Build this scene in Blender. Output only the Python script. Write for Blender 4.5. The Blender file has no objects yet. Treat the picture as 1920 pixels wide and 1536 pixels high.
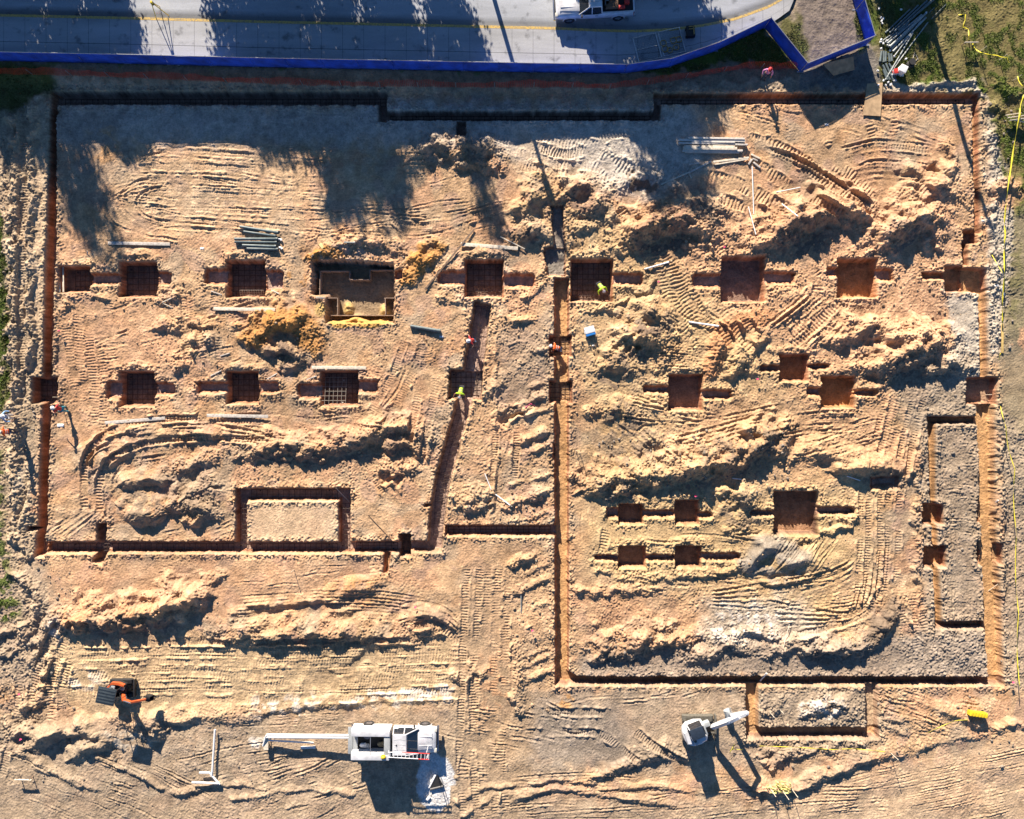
import bpy, bmesh, math, random
import numpy as np
from mathutils import Vector, Matrix
R = math.radians
random.seed(7)
S = bpy.context.scene
COL = S.collection
H0 = 60.0          # camera height above the pad, metres
PX = 25.0          # photo pixels per metre on the pad
def W(px, py, z=0.0):
    "point at height z that stands over photo pixel (px, py)"
    k = (H0 - z) / (H0 * PX)
    return Vector(((px - 960) * k, (768 - py) * k, z))
def gpx(px, py, z):
    "pad pixel below a point seen at (px, py) at height z"
    k = (H0 - z) / H0
    return (960 + (px - 960) * k, 768 + (py - 768) * k)
SUN_EL = 23.5
SUN_AZ = 16.2      # degrees west of north
STREET_X = [0, 700, 1000, 1250, 1440, 1920]
STREET_Z = [0.95, 0.95, 0.55, 0.36, 0.18, 0.08]
def zs(px): return float(np.interp(px, STREET_X, STREET_Z))

# ------------------------------------------------------------------ terrain grid
STEP = 1.3
gx = np.arange(-70, 1990 + .1, STEP)
gy = np.arange(-70, 1606 + .1, STEP)
NX, NY = len(gx), len(gy)
X, Y = np.meshgrid(gx, gy)          # pad pixels, Y down
H = np.zeros_like(X)                # metres
C = np.zeros((NY, NX, 3))
rng = np.random.default_rng(11)
FX = np.fft.fftfreq(NX)[None, :]; FY = np.fft.fftfreq(NY)[:, None]
def noise(lo, hi, ax=1.0, ay=1.0):
    "band-limited noise, wavelengths lo..hi in photo pixels, unit deviation"
    lo /= STEP; hi /= STEP
    f = np.sqrt((FX * ax) ** 2 + (FY * ay) ** 2) + 1e-9
    amp = np.exp(-np.clip((f * lo), 0, 9) ** 4) * (1 - np.exp(-(f * hi) ** 4)) / f
    n = np.fft.ifft2(np.fft.fft2(rng.standard_normal((NY, NX))) * amp).real
    return n / n.std()
N4 = noise(3.5, 12); N10 = noise(8, 26); N25 = noise(20, 60); N70 = noise(55, 180); N250 = noise(160, 600)
NB = noise(9, 34); NC = noise(5, 14)
BIL = 1 - np.abs(NB) * .9                      # creased, clod-like
CL = np.clip(np.abs(NC) - .55, 0, 2)           # separate lumps
CLB = np.clip(noise(7, 22) - .75, 0, 2)
WX = N25 * 4 + N10 * 2.0; WY = noise(20, 60) * 4 + noise(8, 26) * 2.0
FN = noise(4.5, 14); FN2 = noise(3.0, 7); FB = .8 - np.abs(noise(5, 16))

def sst(t):
    t = np.clip(t, 0, 1); return t * t * (3 - 2 * t)
def box(x0, y0, x1, y1, m):
    i0 = max(0, int((x0 - m - gx[0]) / STEP)); i1 = min(NX, int((x1 + m - gx[0]) / STEP) + 2)
    j0 = max(0, int((y0 - m - gy[0]) / STEP)); j1 = min(NY, int((y1 + m - gy[0]) / STEP) + 2)
    return (slice(j0, max(j1, j0 + 1)), slice(i0, max(i1, i0 + 1)))
def sdf(pts, x, y):
    p = np.array(pts, float); n = len(p)
    d = np.full(x.shape, 1e18); s = np.ones(x.shape)
    for i in range(n):
        a = p[i]; b = p[i - 1]
        ex, ey = b - a; wx = x - a[0]; wy = y - a[1]
        t = np.clip((wx * ex + wy * ey) / (ex * ex + ey * ey + 1e-9), 0, 1)
        bx = wx - ex * t; by = wy - ey * t
        d = np.minimum(d, bx * bx + by * by)
        c1 = y >= a[1]; c2 = y < b[1]; c3 = ex * wy > ey * wx
        flip = (c1 & c2 & c3) | (~c1 & ~c2 & ~c3)
        s = np.where(flip, -s, s)
    return s * np.sqrt(d)
def spline(pts, step=9.0):
    p = [np.array(q, float) for q in pts]
    if len(p) == 2:
        n = max(2, int(np.hypot(*(p[1] - p[0])[:2]) / 40) + 1)
        return np.array([p[0] + (p[1] - p[0]) * k / n for k in range(n + 1)])
    q = [2 * p[0] - p[1]] + p + [2 * p[-1] - p[-2]]; out = []
    for i in range(1, len(q) - 2):
        a, b, c, d = q[i - 1:i + 3]
        n = max(1, int(np.hypot(*(c - b)[:2]) / step))
        for k in range(n):
            t = k / n
            out.append(.5 * ((2 * b) + (c - a) * t + (2 * a - 5 * b + 4 * c - d) * t * t + (3 * b - a - 3 * c + d) * t ** 3))
    out.append(p[-1]); return np.array(out)
def along(poly, x, y):
    "distance, arc length, side and extra (third column) to a polyline"
    best = np.full(x.shape, 1e18); sl = np.zeros(x.shape); sg = np.ones(x.shape); ex_ = np.zeros(x.shape)
    acc = 0.0
    for i in range(len(poly) - 1):
        a = poly[i]; b = poly[i + 1]
        ex, ey = (b - a)[:2]; L = math.hypot(ex, ey) + 1e-9
        wx = x - a[0]; wy = y - a[1]
        tr = (wx * ex + wy * ey) / (L * L); t = np.clip(tr, 0, 1)
        d = (wx - ex * t) ** 2 + (wy - ey * t) ** 2
        m = d < best
        best = np.where(m, d, best); sl = np.where(m, acc + t * L, sl)
        sg = np.where(m, np.sign(ex * wy - ey * wx), sg)
        if len(a) > 2: ex_ = np.where(m, a[2] + (b[2] - a[2]) * t, ex_)
        acc += L
    return np.sqrt(best), sl, sg, ex_, acc

# ------------------------------------------------------------------ soil colours (linear albedo)
def c(*v): return np.array(v)
SAND = c(.45, .295, .168); PALE = c(.52, .38, .242); PINK = c(.475, .278, .158); CLAY = c(.44, .22, .105)
YEL = c(.455, .32, .16); OCH = c(.40, .20, .062); GREY = c(.315, .25, .178); ASH = c(.41, .36, .285)
TOPS = c(.18, .135, .095); WHITE = c(.60, .545, .465); GRASS = c(.062, .095, .013); OLIVE = c(.092, .092, .024); STRAW = c(.19, .148, .066)
RED = c(.27, .115, .06); FLOOR = c(.46, .29, .15); DAMP = c(.16, .11, .08); MAROON = c(.22, .125, .085)
def paint(pts, col, soft=18, amt=1.0, warp=1.0, patch=0):
    p = np.array(pts, float)
    b = box(p[:, 0].min(), p[:, 1].min(), p[:, 0].max(), p[:, 1].max(), soft + 30)
    d = sdf(pts, X[b] + WX[b] * warp, Y[b] + WY[b] * warp)
    m = sst(.5 - d / (2 * soft)) * amt
    if patch: m = m * sst(.5 + patch * (N25[b] * .6 + N10[b] * .4))
    C[b] += (col - C[b]) * m[..., None]
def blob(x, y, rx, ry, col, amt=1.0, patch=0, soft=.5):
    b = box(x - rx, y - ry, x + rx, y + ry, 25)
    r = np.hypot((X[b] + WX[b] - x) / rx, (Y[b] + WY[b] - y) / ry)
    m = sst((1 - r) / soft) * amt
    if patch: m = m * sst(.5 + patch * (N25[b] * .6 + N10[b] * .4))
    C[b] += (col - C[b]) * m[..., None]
def rect(x0, y0, x1, y1): return [(x0, y0), (x1, y0), (x1, y1), (x0, y1)]

# ------------------------------------------------------------------ soil shapes
def ridge(pts, width, rough=.5, h=None, lump=.25, col=None, flat=0.0, skew=0.0):
    "spoil ridge along pts ((x, y, height)) with clods"
    if len(pts[0]) == 2: pts = [(q[0], q[1], h) for q in pts]
    pts = [(q[0], q[1], q[2] * (.86 + .2 * min(1, max(0, (q[2] - .3) / .4)))) for q in pts]
    s = spline(pts)
    b = box(s[:, 0].min(), s[:, 1].min(), s[:, 0].max(), s[:, 1].max(), width * 1.6 + 16)
    d, sl, sg, hh, L = along(s, X[b] + WX[b] * .6 * rough, Y[b] + WY[b] * .6 * rough)
    w = width * (1 + .10 * N25[b] + .10 * N70[b])
    dx, dy = s[-1, 0] - s[0, 0], s[-1, 1] - s[0, 1]
    if abs(dx) > .6 * abs(dy): w = w * np.where(sg * np.sign(dx) > 0, .76, 1.3 if width > 12 else 1.2)
    t = np.clip(1 - np.clip(d / w - flat, 0, 9) / (1 - flat), 0, 1)
    f = t ** 1.15 * (1.25 - .25 * t)
    e = f * hh * (1 + lump * N25[b] * .6 + lump * N10[b] * .10)
    e += sst(t * 2) * rough * (.018 * (BIL[b] - .3) * np.minimum(1, hh / .5) + .05 * CL[b] + .026 * CLB[b] + .025 * FB[b])
    H[b] = np.maximum(H[b], H[b] * .35 * sst(t * 2) + H[b] * (1 - sst(t * 2)) + e)
    if col is not None: C[b] += (col - C[b]) * (sst(t * 1.8) * .85)[..., None]
def hollow(x, y, rx, ry, d, rim=.1, rot=0):
    b = box(x - rx, y - ry, x + rx, y + ry, 1.2 * max(rx, ry))
    u = X[b] + WX[b] - x; v = Y[b] + WY[b] - y
    cr, sr = math.cos(R(rot)), math.sin(R(rot))
    r = np.hypot((u * cr + v * sr) / rx, (-u * sr + v * cr) / ry)
    H[b] += -d * sst((1.1 - r) / .6) + rim * np.exp(-((r - 1.3) / .28) ** 2) * (1 + .4 * N10[b])
def rut(pts, w=5, dep=.06, berm=.05, rag=.5, col=None, side=0):
    w *= .62; q_ = .45 + .85 * rng.random(); berm *= .66 * q_; dep *= .72 * q_
    s = spline(pts)
    b = box(s[:, 0].min(), s[:, 1].min(), s[:, 0].max(), s[:, 1].max(), w * 4)
    d, sl, sg, _, L = along(s, X[b] + WX[b] * .16 * rag, Y[b] + WY[b] * .16 * rag)
    fade = sst(np.minimum(sl, L - sl) / 14) * (.3 + .7 * sst(.8 + .5 * N70[b] + .4 * N25[b]))
    bm = np.exp(-((d / w - 1.45) / .42) ** 2) * berm * np.clip(1 + rag * (N10[b] * .35 + N4[b] * .5 + N70[b] * .6), 0, 2)
    if side: bm = np.where(sg == side, bm, bm * .15)
    H[b] += fade * (-dep * np.exp(-(d / w) ** 4) + bm)
def tread(pts, w=13, p=6.6, amp=.030, dep=.035, berm=.035, chev=0.0, double=0, smooth=.85):
    "track of a machine: pressed strip with cross bars"
    s = spline(pts)
    offs = [0] if not double else [-double / 2, double / 2]
    for o in offs:
        q = s.copy()
        if o:
            t = np.gradient(s[:, :2], axis=0); t /= np.linalg.norm(t, axis=1)[:, None] + 1e-9
            q[:, 0] += -t[:, 1] * o; q[:, 1] += t[:, 0] * o
        b = box(q[:, 0].min(), q[:, 1].min(), q[:, 0].max(), q[:, 1].max(), w * 1.6)
        d, sl, sg, _, L = along(q, X[b] + WX[b] * .12, Y[b] + WY[b] * .12)
        fade = sst(np.minimum(sl, L - sl + .01) / 10) * sst(.85 + .5 * N70[b] + .4 * N25[b])
        ins = sst((w / 2 - d) / 1.8 + .5) * fade
        bar = np.sin(2 * math.pi * (sl + chev * d * sg) / p + .5 * N25[b])
        bar = np.clip(bar * 1.6, -1, 1)
        H[b] = H[b] * (1 - ins * smooth * .7) + (H[b].mean() if False else 0)
        H[b] += ins * (bar * amp * .9 - dep * .8) + fade * berm * np.exp(-((d - w / 2 - 2.2) / 2.0) ** 2) * (1 + .6 * N10[b])
def bumps(pts, amt, soft=25, kind=0):
    p = np.array(pts, float)
    b = box(p[:, 0].min(), p[:, 1].min(), p[:, 0].max(), p[:, 1].max(), soft + 25)
    d = sdf(pts, X[b] + WX[b] * 1.5, Y[b] + WY[b] * 1.5)
    m = sst(.5 - d / (2 * soft)) * amt
    if kind == 0: H[b] += m * (.008 * (BIL[b] - .3) + .030 * CL[b] + .014 * CLB[b] + .012 * N25[b] + .020 * FB[b])
    else: H[b] += m * (.05 * N25[b] + .03 * N10[b] + .012 * N4[b])
CARVES = []
def carve(pts, dep, floor=FLOOR, wall=RED, ramp=4.0, rough=1.0, lip=.05, fr=.010, top=None):
    CARVES.append((pts, dep, floor, wall, ramp, rough, lip, fr))
def carve_all():
    for pts, dep, floor, wall, ramp, rough, lip, fr in CARVES:
        p = np.array(pts, float)
        b = box(p[:, 0].min(), p[:, 1].min(), p[:, 0].max(), p[:, 1].max(), 24)
        d = sdf(pts, X[b], Y[b]) + rough * (N10[b] * .4 + N25[b] * .4)
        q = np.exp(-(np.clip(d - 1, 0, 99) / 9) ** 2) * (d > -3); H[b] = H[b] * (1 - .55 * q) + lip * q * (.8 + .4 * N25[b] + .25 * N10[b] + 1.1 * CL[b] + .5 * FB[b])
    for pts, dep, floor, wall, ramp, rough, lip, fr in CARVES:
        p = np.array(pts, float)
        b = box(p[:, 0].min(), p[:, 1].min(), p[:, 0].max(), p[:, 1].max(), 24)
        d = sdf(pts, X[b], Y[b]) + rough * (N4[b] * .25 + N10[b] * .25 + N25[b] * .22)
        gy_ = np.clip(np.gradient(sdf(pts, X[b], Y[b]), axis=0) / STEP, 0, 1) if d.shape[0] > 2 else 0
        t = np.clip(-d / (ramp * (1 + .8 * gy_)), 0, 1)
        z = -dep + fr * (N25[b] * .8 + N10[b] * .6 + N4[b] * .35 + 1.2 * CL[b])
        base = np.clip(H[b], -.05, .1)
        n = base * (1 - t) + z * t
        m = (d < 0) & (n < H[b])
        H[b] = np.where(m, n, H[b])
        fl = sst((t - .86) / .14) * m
        wl = np.where(m, sst((t - .08) / (.35 + .35 * gy_)), 0)  # sun on south walls is put into the colour: pale tone reaches lower
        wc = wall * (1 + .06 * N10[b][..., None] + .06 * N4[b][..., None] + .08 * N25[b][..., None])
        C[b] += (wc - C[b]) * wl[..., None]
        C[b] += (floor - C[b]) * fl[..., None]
def gz(px, py):
    i = (px - gx[0]) / STEP; j = (py - gy[0]) / STEP
    i = min(max(i, 0), NX - 1.001); j = min(max(j, 0), NY - 1.001)
    a, b2 = int(i), int(j); u, v = i - a, j - b2
    h = H[b2:b2 + 2, a:a + 2]
    return float((h[0, 0] * (1 - u) + h[0, 1] * u) * (1 - v) + (h[1, 0] * (1 - u) + h[1, 1] * u) * v)
# ------------------------------------------------------------------ the site: base
RM = np.clip(.62 + .55 * noise(60, 240), .12, 1.4)
H += .05 * N250 + .032 * N70 + .010 * N25 + .004 * N10 + RM * (.0035 * FN + .007 * CL + .007 * FB) + .0022 * FN2
C[:] = SAND
def wash(col, n, thr, amt, soft=.5):
    C[:] = C + (col - C) * (sst((n - thr) / soft) * amt)[..., None]
wash(PALE, noise(40, 220), .3, .5, .9); wash(GREY, noise(50, 260), .4, .55, .8); wash(PINK, noise(45, 200), .3, .8, .7); wash(c(.36, .235, .165), noise(30, 120), .7, .6, .6); wash(c(.42, .24, .12), noise(40, 160), .9, .55, .7)
# broad regions
paint([(-90, -90), (2000, -90), (2000, 120), (1840, 170), (0, 170)], GREY, 12)
paint(rect(100, 196, 960, 270), c(.43, .385, .325), 22, .75)
paint([(700, 200), (1300, 200), (1330, 300), (1210, 380), (1060, 320), (960, 300), (900, 240)], c(.46, .415, .35), 25, .9)
paint([(1040, 380), (1440, 470), (1720, 600), (1680, 780), (1600, 1200), (1120, 1110), (1080, 640)], YEL, 50, .55)
paint([(1260, 520), (1350, 560), (1420, 780), (1620, 830), (1500, 900), (1320, 800)], YEL, 40, .5, patch=1)
paint([(1110, 940), (1560, 940), (1590, 1060), (1100, 1080)], YEL, 30, .6)
paint([(1400, 380), (1800, 350), (1790, 680), (1550, 760), (1430, 640), (1180, 430)], PINK, 45, .75)
paint([(1560, 330), (1790, 380), (1780, 670), (1500, 680)], c(.53, .325, .19), 40, .6, patch=1.2)
paint([(100, 560), (330, 560), (330, 790), (100, 800)], PINK, 40, .65)
paint([(1330, 750), (1640, 730), (1720, 880), (1500, 900), (1200, 860)], PINK, 35, .5)
paint([(1320, 1120), (1500, 1120), (1560, 1200), (1300, 1220)], ASH, 25, .7)
paint([(1340, 1140), (1465, 1140), (1450, 1200), (1345, 1195)], WHITE, 16, .5, patch=1.3)
paint([(1090, 1090), (1330, 1120), (1300, 1260), (1090, 1240)], PINK, 30, .5)
# graded areas
paint([(180, 275), (560, 275), (570, 430), (220, 440)], PALE, 40, .45)
paint([(320, 360), (520, 350), (540, 420), (380, 430)], PALE, 30, .7, patch=1)
paint([(960, 240), (1050, 260), (1130, 340), (960, 340)], PALE, 25, .5)
paint([(100, 205), (230, 205), (240, 300), (110, 430)], c(.27, .20, .15), 20, .5)
paint([(170, 250), (215, 240), (235, 300), (180, 330)], OCH, 18, .5, patch=1)
# grey topsoil skirts
paint([(1725, 780), (1850, 540), (1850, 1270), (1660, 1275), (1700, 1190), (1730, 1170)], GREY, 14, .85)
paint([(1770, 545), (1838, 545), (1842, 720), (1760, 740), (1790, 620)], ASH, 8, .9)
paint([(1640, 690), (1830, 660), (1830, 790), (1720, 800)], GREY, 20, .8)
paint([(1090, 1230), (1860, 1180), (1860, 1275), (1080, 1275)], c(.29, .235, .18), 14, .85)
paint([(1100, 1200), (1400, 1215), (1700, 1215), (1660, 1260), (1120, 1255)], TOPS, 14, .45, patch=1)
paint([(-90, 1130), (70, 1040), (140, 1180), (60, 1290), (-90, 1300)], GREY, 25, .8)
paint([(975, 1290), (1400, 1290), (1640, 1290), (1660, 1400), (1420, 1440), (960, 1440)], GREY, 20, .75)
paint([(1000, 1320), (1160, 1330), (1190, 1440), (990, 1430)], c(.255, .215, .17), 25, .7)
paint([(-90, 1330), (240, 1350), (860, 1320), (980, 1480), (2000, 1540), (2000, 1700), (-90, 1700)], c(.335, .265, .185), 30, .75)
paint([(240, 1370), (480, 1360), (500, 1440), (250, 1450)], GREY, 25, .5, patch=1)
paint([(1440, 1480), (2000, 1370), (2000, 1700), (1400, 1700)], PALE, 18, .6)
paint([(1420, 1290), (1630, 1290), (1630, 1370), (1420, 1370)], GREY, 8, .6)
blob(1545, 1325, 60, 25, WHITE, .7, patch=1)
paint([(100, 1200), (850, 1200), (855, 1310), (200, 1340), (90, 1300)], c(.50, .365, .21), 25, .8)
paint([(700, 1290), (850, 1283), (858, 1312), (620, 1325)], WHITE, 10, .75, patch=1.5)
paint([(480, 1310), (620, 1305), (560, 1340), (480, 1345)], WHITE, 10, .55, patch=1.5)
paint([(860, 1100), (960, 1080), (1000, 1290), (990, 1530), (880, 1530), (850, 1300)], c(.40, .285, .175), 25, .7)
paint([(880, 1110), (960, 1100), (960, 1190), (890, 1200)], TOPS, 22, .45, patch=1)
paint([(905, 1230), (960, 1230), (960, 1330), (910, 1330)], CLAY, 18, .5, patch=1)
paint([(930, 620), (1030, 600), (1030, 760), (935, 770)], c(.29, .215, .15), 18, .7)
paint([(850, 700), (930, 620), (935, 980), (840, 980)], SAND, 14, .5)
paint([(840, 1005), (1040, 1005), (1040, 1290), (960, 1290)], SAND, 14, .5)
paint([(64, 690), (85, 700), (80, 985), (62, 960)], CLAY, 7, .6)
paint([(440, 780), (800, 780), (800, 900), (650, 910), (440, 900)], PINK, 22, .6, patch=1)
paint([(160, 820), (420, 850), (420, 1010), (140, 1010)], c(.30, .225, .155), 25, .55, patch=1)
paint([(100, 1050), (720, 1050), (720, 1110), (400, 1130), (110, 1180)], PINK, 20, .5)
paint([(110, 1120), (300, 1120), (290, 1180), (120, 1185)], CLAY, 16, .6, patch=1)
# dark and coloured patches
for x, y, rx, ry, k, a in [
    (1205, 345, 45, 32, TOPS, .8), (1290, 385, 60, 45, MAROON, .6), (1330, 400, 40, 35, TOPS, .6), (1010, 370, 60, 60, c(.30, .21, .11), .7), (1085, 380, 50, 40, MAROON, .55),
    (1240, 440, 70, 60, MAROON, .5), (990, 460, 50, 40, TOPS, .5), (1530, 440, 90, 50, MAROON, .4), (1700, 440, 60, 50, c(.36, .27, .2), .6),
    (1500, 470, 70, 45, TOPS, .4), (1230, 610, 60, 40, TOPS, .5), (1160, 690, 50, 40, TOPS, .5), (1180, 600, 40, 30, GREY, .7), (1180, 820, 80, 70, TOPS, .55),
    (1170, 780, 40, 40, TOPS, .5), (1350, 850, 60, 40, TOPS, .5), (1440, 830, 40, 40, TOPS, .7), (1390, 960, 50, 60, TOPS, .5), (1440, 1050, 70, 40, c(.26, .23, .18), .8),
    (1470, 1070, 60, 30, GREY, .8), (1710, 700, 60, 50, GREY, .6), (1650, 890, 50, 30, TOPS, .5), (1660, 800, 50, 90, PINK, .6),
    (530, 600, 50, 40, OCH, .9), (790, 495, 40, 38, OCH, .95), (560, 520, 25, 20, OCH, .8), (600, 475, 35, 14, OCH, .9), (540, 660, 60, 45, TOPS, .5),
    (660, 470, 60, 25, c(.33, .24, .2), .7), (820, 285, 40, 35, c(.28, .215, .15), .8), (895, 295, 45, 40, c(.28, .215, .15), .8),
    (690, 835, 70, 40, TOPS, .45), (560, 860, 110, 30, TOPS, .35), (270, 945, 50, 40, TOPS, .55), (370, 930, 50, 50, TOPS, .4), (700, 1110, 60, 40, OCH, .35),
    (430, 330, 60, 30, PALE, .6), (640, 320, 60, 30, PALE, .3), (450, 400, 60, 25, OCH, .25), (340, 430, 80, 20, OCH, .2),
    (415, 1170, 40, 35, TOPS, .5), (815, 1150, 60, 40, TOPS, .45), (650, 1100, 60, 30, OCH, .3), (1060, 1310, 25, 20, OCH, .7),
    (240, 1385, 50, 22, ASH, .8), (280, 1390, 30, 20, ASH, .6), (165, 1275, 50, 25, WHITE, .45), (110, 1180, 20, 30, WHITE, .5), (50, 905, 25, 30, WHITE, .5), (485, 1388, 22, 18, WHITE, .75),
    (1590, 620, 50, 40, PINK, .7), (1380, 1110, 40, 20, OCH, .2), (1640, 1180, 20, 60, TOPS, .5),
    (700, 300, 60, 40, GREY, .5), (1130, 270, 70, 30, ASH, .6), (1000, 1050, 20, 60, SAND, .4)]:
    dk = k[0] < .3
    blob(x, y, rx, ry, k, min(1, a * (1.35 if dk else 1)), patch=(1.6 if dk else 1.1) if (x, y) != (820, 1465) else 0)
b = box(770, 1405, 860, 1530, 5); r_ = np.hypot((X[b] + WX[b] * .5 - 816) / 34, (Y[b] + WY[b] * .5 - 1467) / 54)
C[b] += (c(.60, .59, .565) - C[b]) * (sst((1.08 - r_) / .14) * (.9 + .1 * np.sign(.9 - N10[b])))[..., None]  # pale grey oval coloured onto the soil, noisy rim
b = box(465, 941, 634, 1014, 0); H[b] *= .35; C[b] += (PALE * .97 - C[b]) * .65
# street side: verge, bank, grass
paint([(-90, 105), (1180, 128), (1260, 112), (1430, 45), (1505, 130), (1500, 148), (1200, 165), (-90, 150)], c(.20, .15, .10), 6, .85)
paint([(-90, 118), (110, 128), (105, 165), (60, 190), (20, 230), (-90, 240)], c(.07, .085, .02), 14, .9)
paint([(1180, 130), (1260, 112), (1345, 82), (1432, 50), (1502, 130), (1395, 116), (1330, 125), (1240, 146)], GRASS, 7, .95)
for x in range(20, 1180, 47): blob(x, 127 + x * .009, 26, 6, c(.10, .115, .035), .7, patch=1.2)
paint([(1450, 40), (1500, 30), (1535, 110), (1500, 120)], OLIVE, 8, .9)
paint([(1478, -90), (1600, -90), (1605, 20), (1625, 80), (1520, 118), (1500, 60)], c(.165, .135, .112), 10, .95)
paint([(1590, -90), (1645, -90), (1650, 80), (1612, 95)], GRASS, 7, .95)
paint([(1650, -90), (2000, -90), (2000, 620), (1885, 640), (1872, 380), (1850, 190), (1700, 165), (1640, 165)], OLIVE, 12, .95)
paint([(1650, -90), (2000, -90), (2000, 420), (1885, 420), (1850, 190), (1700, 165)], GRASS, 16, .75, patch=.8)
paint([(1660, -90), (2000, -90), (2000, 500), (1900, 500), (1850, 190), (1720, 165)], STRAW, 16, .6, patch=-1.0)
for q in [(1765, 60, 22, 60), (1800, 45, 30, 30), (1880, 25, 50, 30), (1790, 110, 30, 40), (1870, 200, 25, 30), (1905, 340, 20, 30)]: blob(*q, STRAW, .8, patch=1.3)
paint([(1500, 132), (1640, 92), (1660, 165), (1500, 165)], c(.165, .15, .13), 6, .9)
paint([(1880, 400), (2000, 380), (2000, 1000), (1890, 960), (1870, 760)], c(.23, .19, .12), 14, .85)
blob(1905, 520, 22, 120, OLIVE, .5, patch=1.2); blob(1915, 640, 16, 26, PINK, .9)
paint([(1840, 170), (1885, 330), (1900, 420), (1872, 660), (1850, 660), (1850, 200)], ASH, 8, .9)
paint([(1850, 345), (1915, 335), (1905, 390), (1845, 380)], PINK, 10, .8)
paint([(1868, 760), (2000, 900), (2000, 1300), (1880, 1290)], GREY, 12, .8)
paint([(1700, 158), (1840, 152), (1842, 176), (1650, 172)], ASH, 6, .9)
# west skirt
paint([(-90, 230), (105, 190), (92, 700), (60, 1040), (-90, 1100)], c(.37, .295, .20), 12, .75)
paint([(70, 190), (92, 190), (76, 700), (62, 700)], PALE, 5, .6)
paint([(-90, 380), (6, 400), (14, 640), (6, 780), (-90, 800)], GRASS, 6, 1)
paint([(-90, 830), (8, 840), (12, 1000), (30, 1100), (40, 1160), (-90, 1180)], GRASS, 10, .9, patch=2)
blob(15, 1140, 35, 30, GRASS, .8, patch=1.5)

# ------------------------------------------------------------------ rough ground
bumps([(1040, 380), (1460, 390), (1800, 330), (1790, 690), (1660, 760), (1480, 640), (1350, 700), (1080, 700)], .55, 30)
bumps([(1100, 700), (1700, 700), (1700, 930), (1100, 950)], .5, 30)
bumps([(1080, 1090), (1680, 1100), (1850, 1190), (1850, 1265), (1085, 1262)], .6, 20)
bumps([(1700, 700), (1828, 640), (1838, 790), (1850, 1265), (1680, 1265), (1725, 800)], .55, 14)
bumps([(300, 780), (800, 760), (850, 640), (830, 930), (690, 930), (430, 900), (170, 1010), (160, 850)], .5, 25)
bumps([(100, 440), (600, 430), (900, 420), (1030, 560), (860, 700), (120, 800)], .35, 25)
bumps([(-90, 200), (66, 180), (58, 700), (45, 1040), (130, 1180), (60, 1420), (-90, 1400)], 1.05, 12)
bumps([(1838, 180), (1888, 330), (1905, 420), (1880, 660), (1852, 660)], 1.0, 8)
bumps([(1868, 760), (2000, 850), (2000, 1320), (1885, 1290)], .7, 10)
bumps([(900, 560), (1035, 560), (1035, 980), (840, 980)], .45, 14)
bumps([(930, 1060), (1036, 1040), (1036, 1290), (960, 1290)], .5, 12)
bumps([(0, 1320), (480, 1370), (700, 1440), (640, 1560), (0, 1560)], .25, 25)
bumps([(640, 1420), (2000, 1380), (2000, 1600), (600, 1600)], .12, 25)
bumps([(1400, 1290), (1640, 1290), (1800, 1300), (1880, 1330), (1640, 1420), (1420, 1440)], .6, 14)
bumps([(-90, 128), (1500, 150), (1640, 130), (1650, 172), (1230, 178), (1220, 205), (730, 205), (720, 175), (100, 172)], .5, 8)
bumps([(1490, -60), (1600, -60), (1620, 80), (1520, 115)], .6, 8, 1)
bumps([(1650, -90), (2000, -90), (2000, 700), (1890, 640), (1850, 190), (1650, 160)], .30, 12)

# ------------------------------------------------------------------ spoil heaps and ridges (x, y, height)
def R_(w, rough, *pts, **k): ridge(pts, w, rough, **k)
R_(46, 1, (1425, 462, .5), (1462, 432, .95), (1510, 408, 1.15), (1560, 398, 1.05), (1605, 400, .8), (1630, 420, .3))
R_(40, 1, (1650, 470, .4), (1668, 440, .95), (1700, 418, 1.1), (1732, 412, 1.0), (1745, 440, .4))
R_(30, .9, (1680, 380, .3), (1730, 365, .5), (1760, 350, .7), (1790, 370, .3))
R_(42, 1, (1165, 455, .4), (1200, 432, .9), (1245, 420, 1.0), (1285, 410, .9), (1315, 430, .6), (1320, 470, .2))
R_(30, .9, (1165, 350, .25), (1190, 330, .45), (1220, 328, .5), (1245, 345, .3))
R_(30, .9, (1040, 385, .4), (1060, 360, .6), (1095, 350, .55), (1120, 365, .3))
R_(34, .9, (975, 420, .3), (990, 385, .75), (1010, 355, .55), (1035, 340, .2))
R_(22, 1, (985, 440, .5), (1000, 425, .7), (1020, 440, .4))
R_(22, .8, (1050, 395, .3), (1075, 398, .35), (1105, 393, .3)); R_(18, .8, (1060, 425, .25), (1085, 428, .35), (1112, 424, .25))
R_(24, .9, (1110, 395, .4), (1130, 385, .5), (1150, 400, .3))
R_(20, .9, (1210, 390, .35), (1235, 383, .5), (1252, 392, .3)); R_(22, .9, (1300, 380, .4), (1330, 390, .5), (1350, 400, .3))
R_(18, .8, (1450, 395, .2), (1470, 392, .35), (1490, 398, .2))
R_(32, .9, (1185, 600, .4), (1210, 592, .75), (1235, 596, .75), (1252, 615, .4), (1250, 640, .15))
R_(34, .9, (1155, 665, .45), (1180, 640, .75), (1215, 635, .8), (1240, 650, .5), (1238, 675, .2)); hollow(1178, 648, 17, 14, .4, .1)
R_(26, .9, (1125, 690, .3), (1150, 685, .55), (1178, 690, .4))
R_(26, .8, (1330, 700, .3), (1345, 665, .5), (1362, 630, .55), (1392, 605, .45), (1430, 600, .3), col=CLAY)
R_(24, .9, (1390, 668, .5), (1412, 645, .6), (1432, 630, .35)); R_(22, .9, (1370, 700, .4), (1392, 682, .5), (1405, 690, .25))
R_(30, 1, (1560, 640, .3), (1590, 628, .65), (1630, 615, .6), (1690, 630, .5), (1720, 620, .6), (1750, 650, .4))
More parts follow.
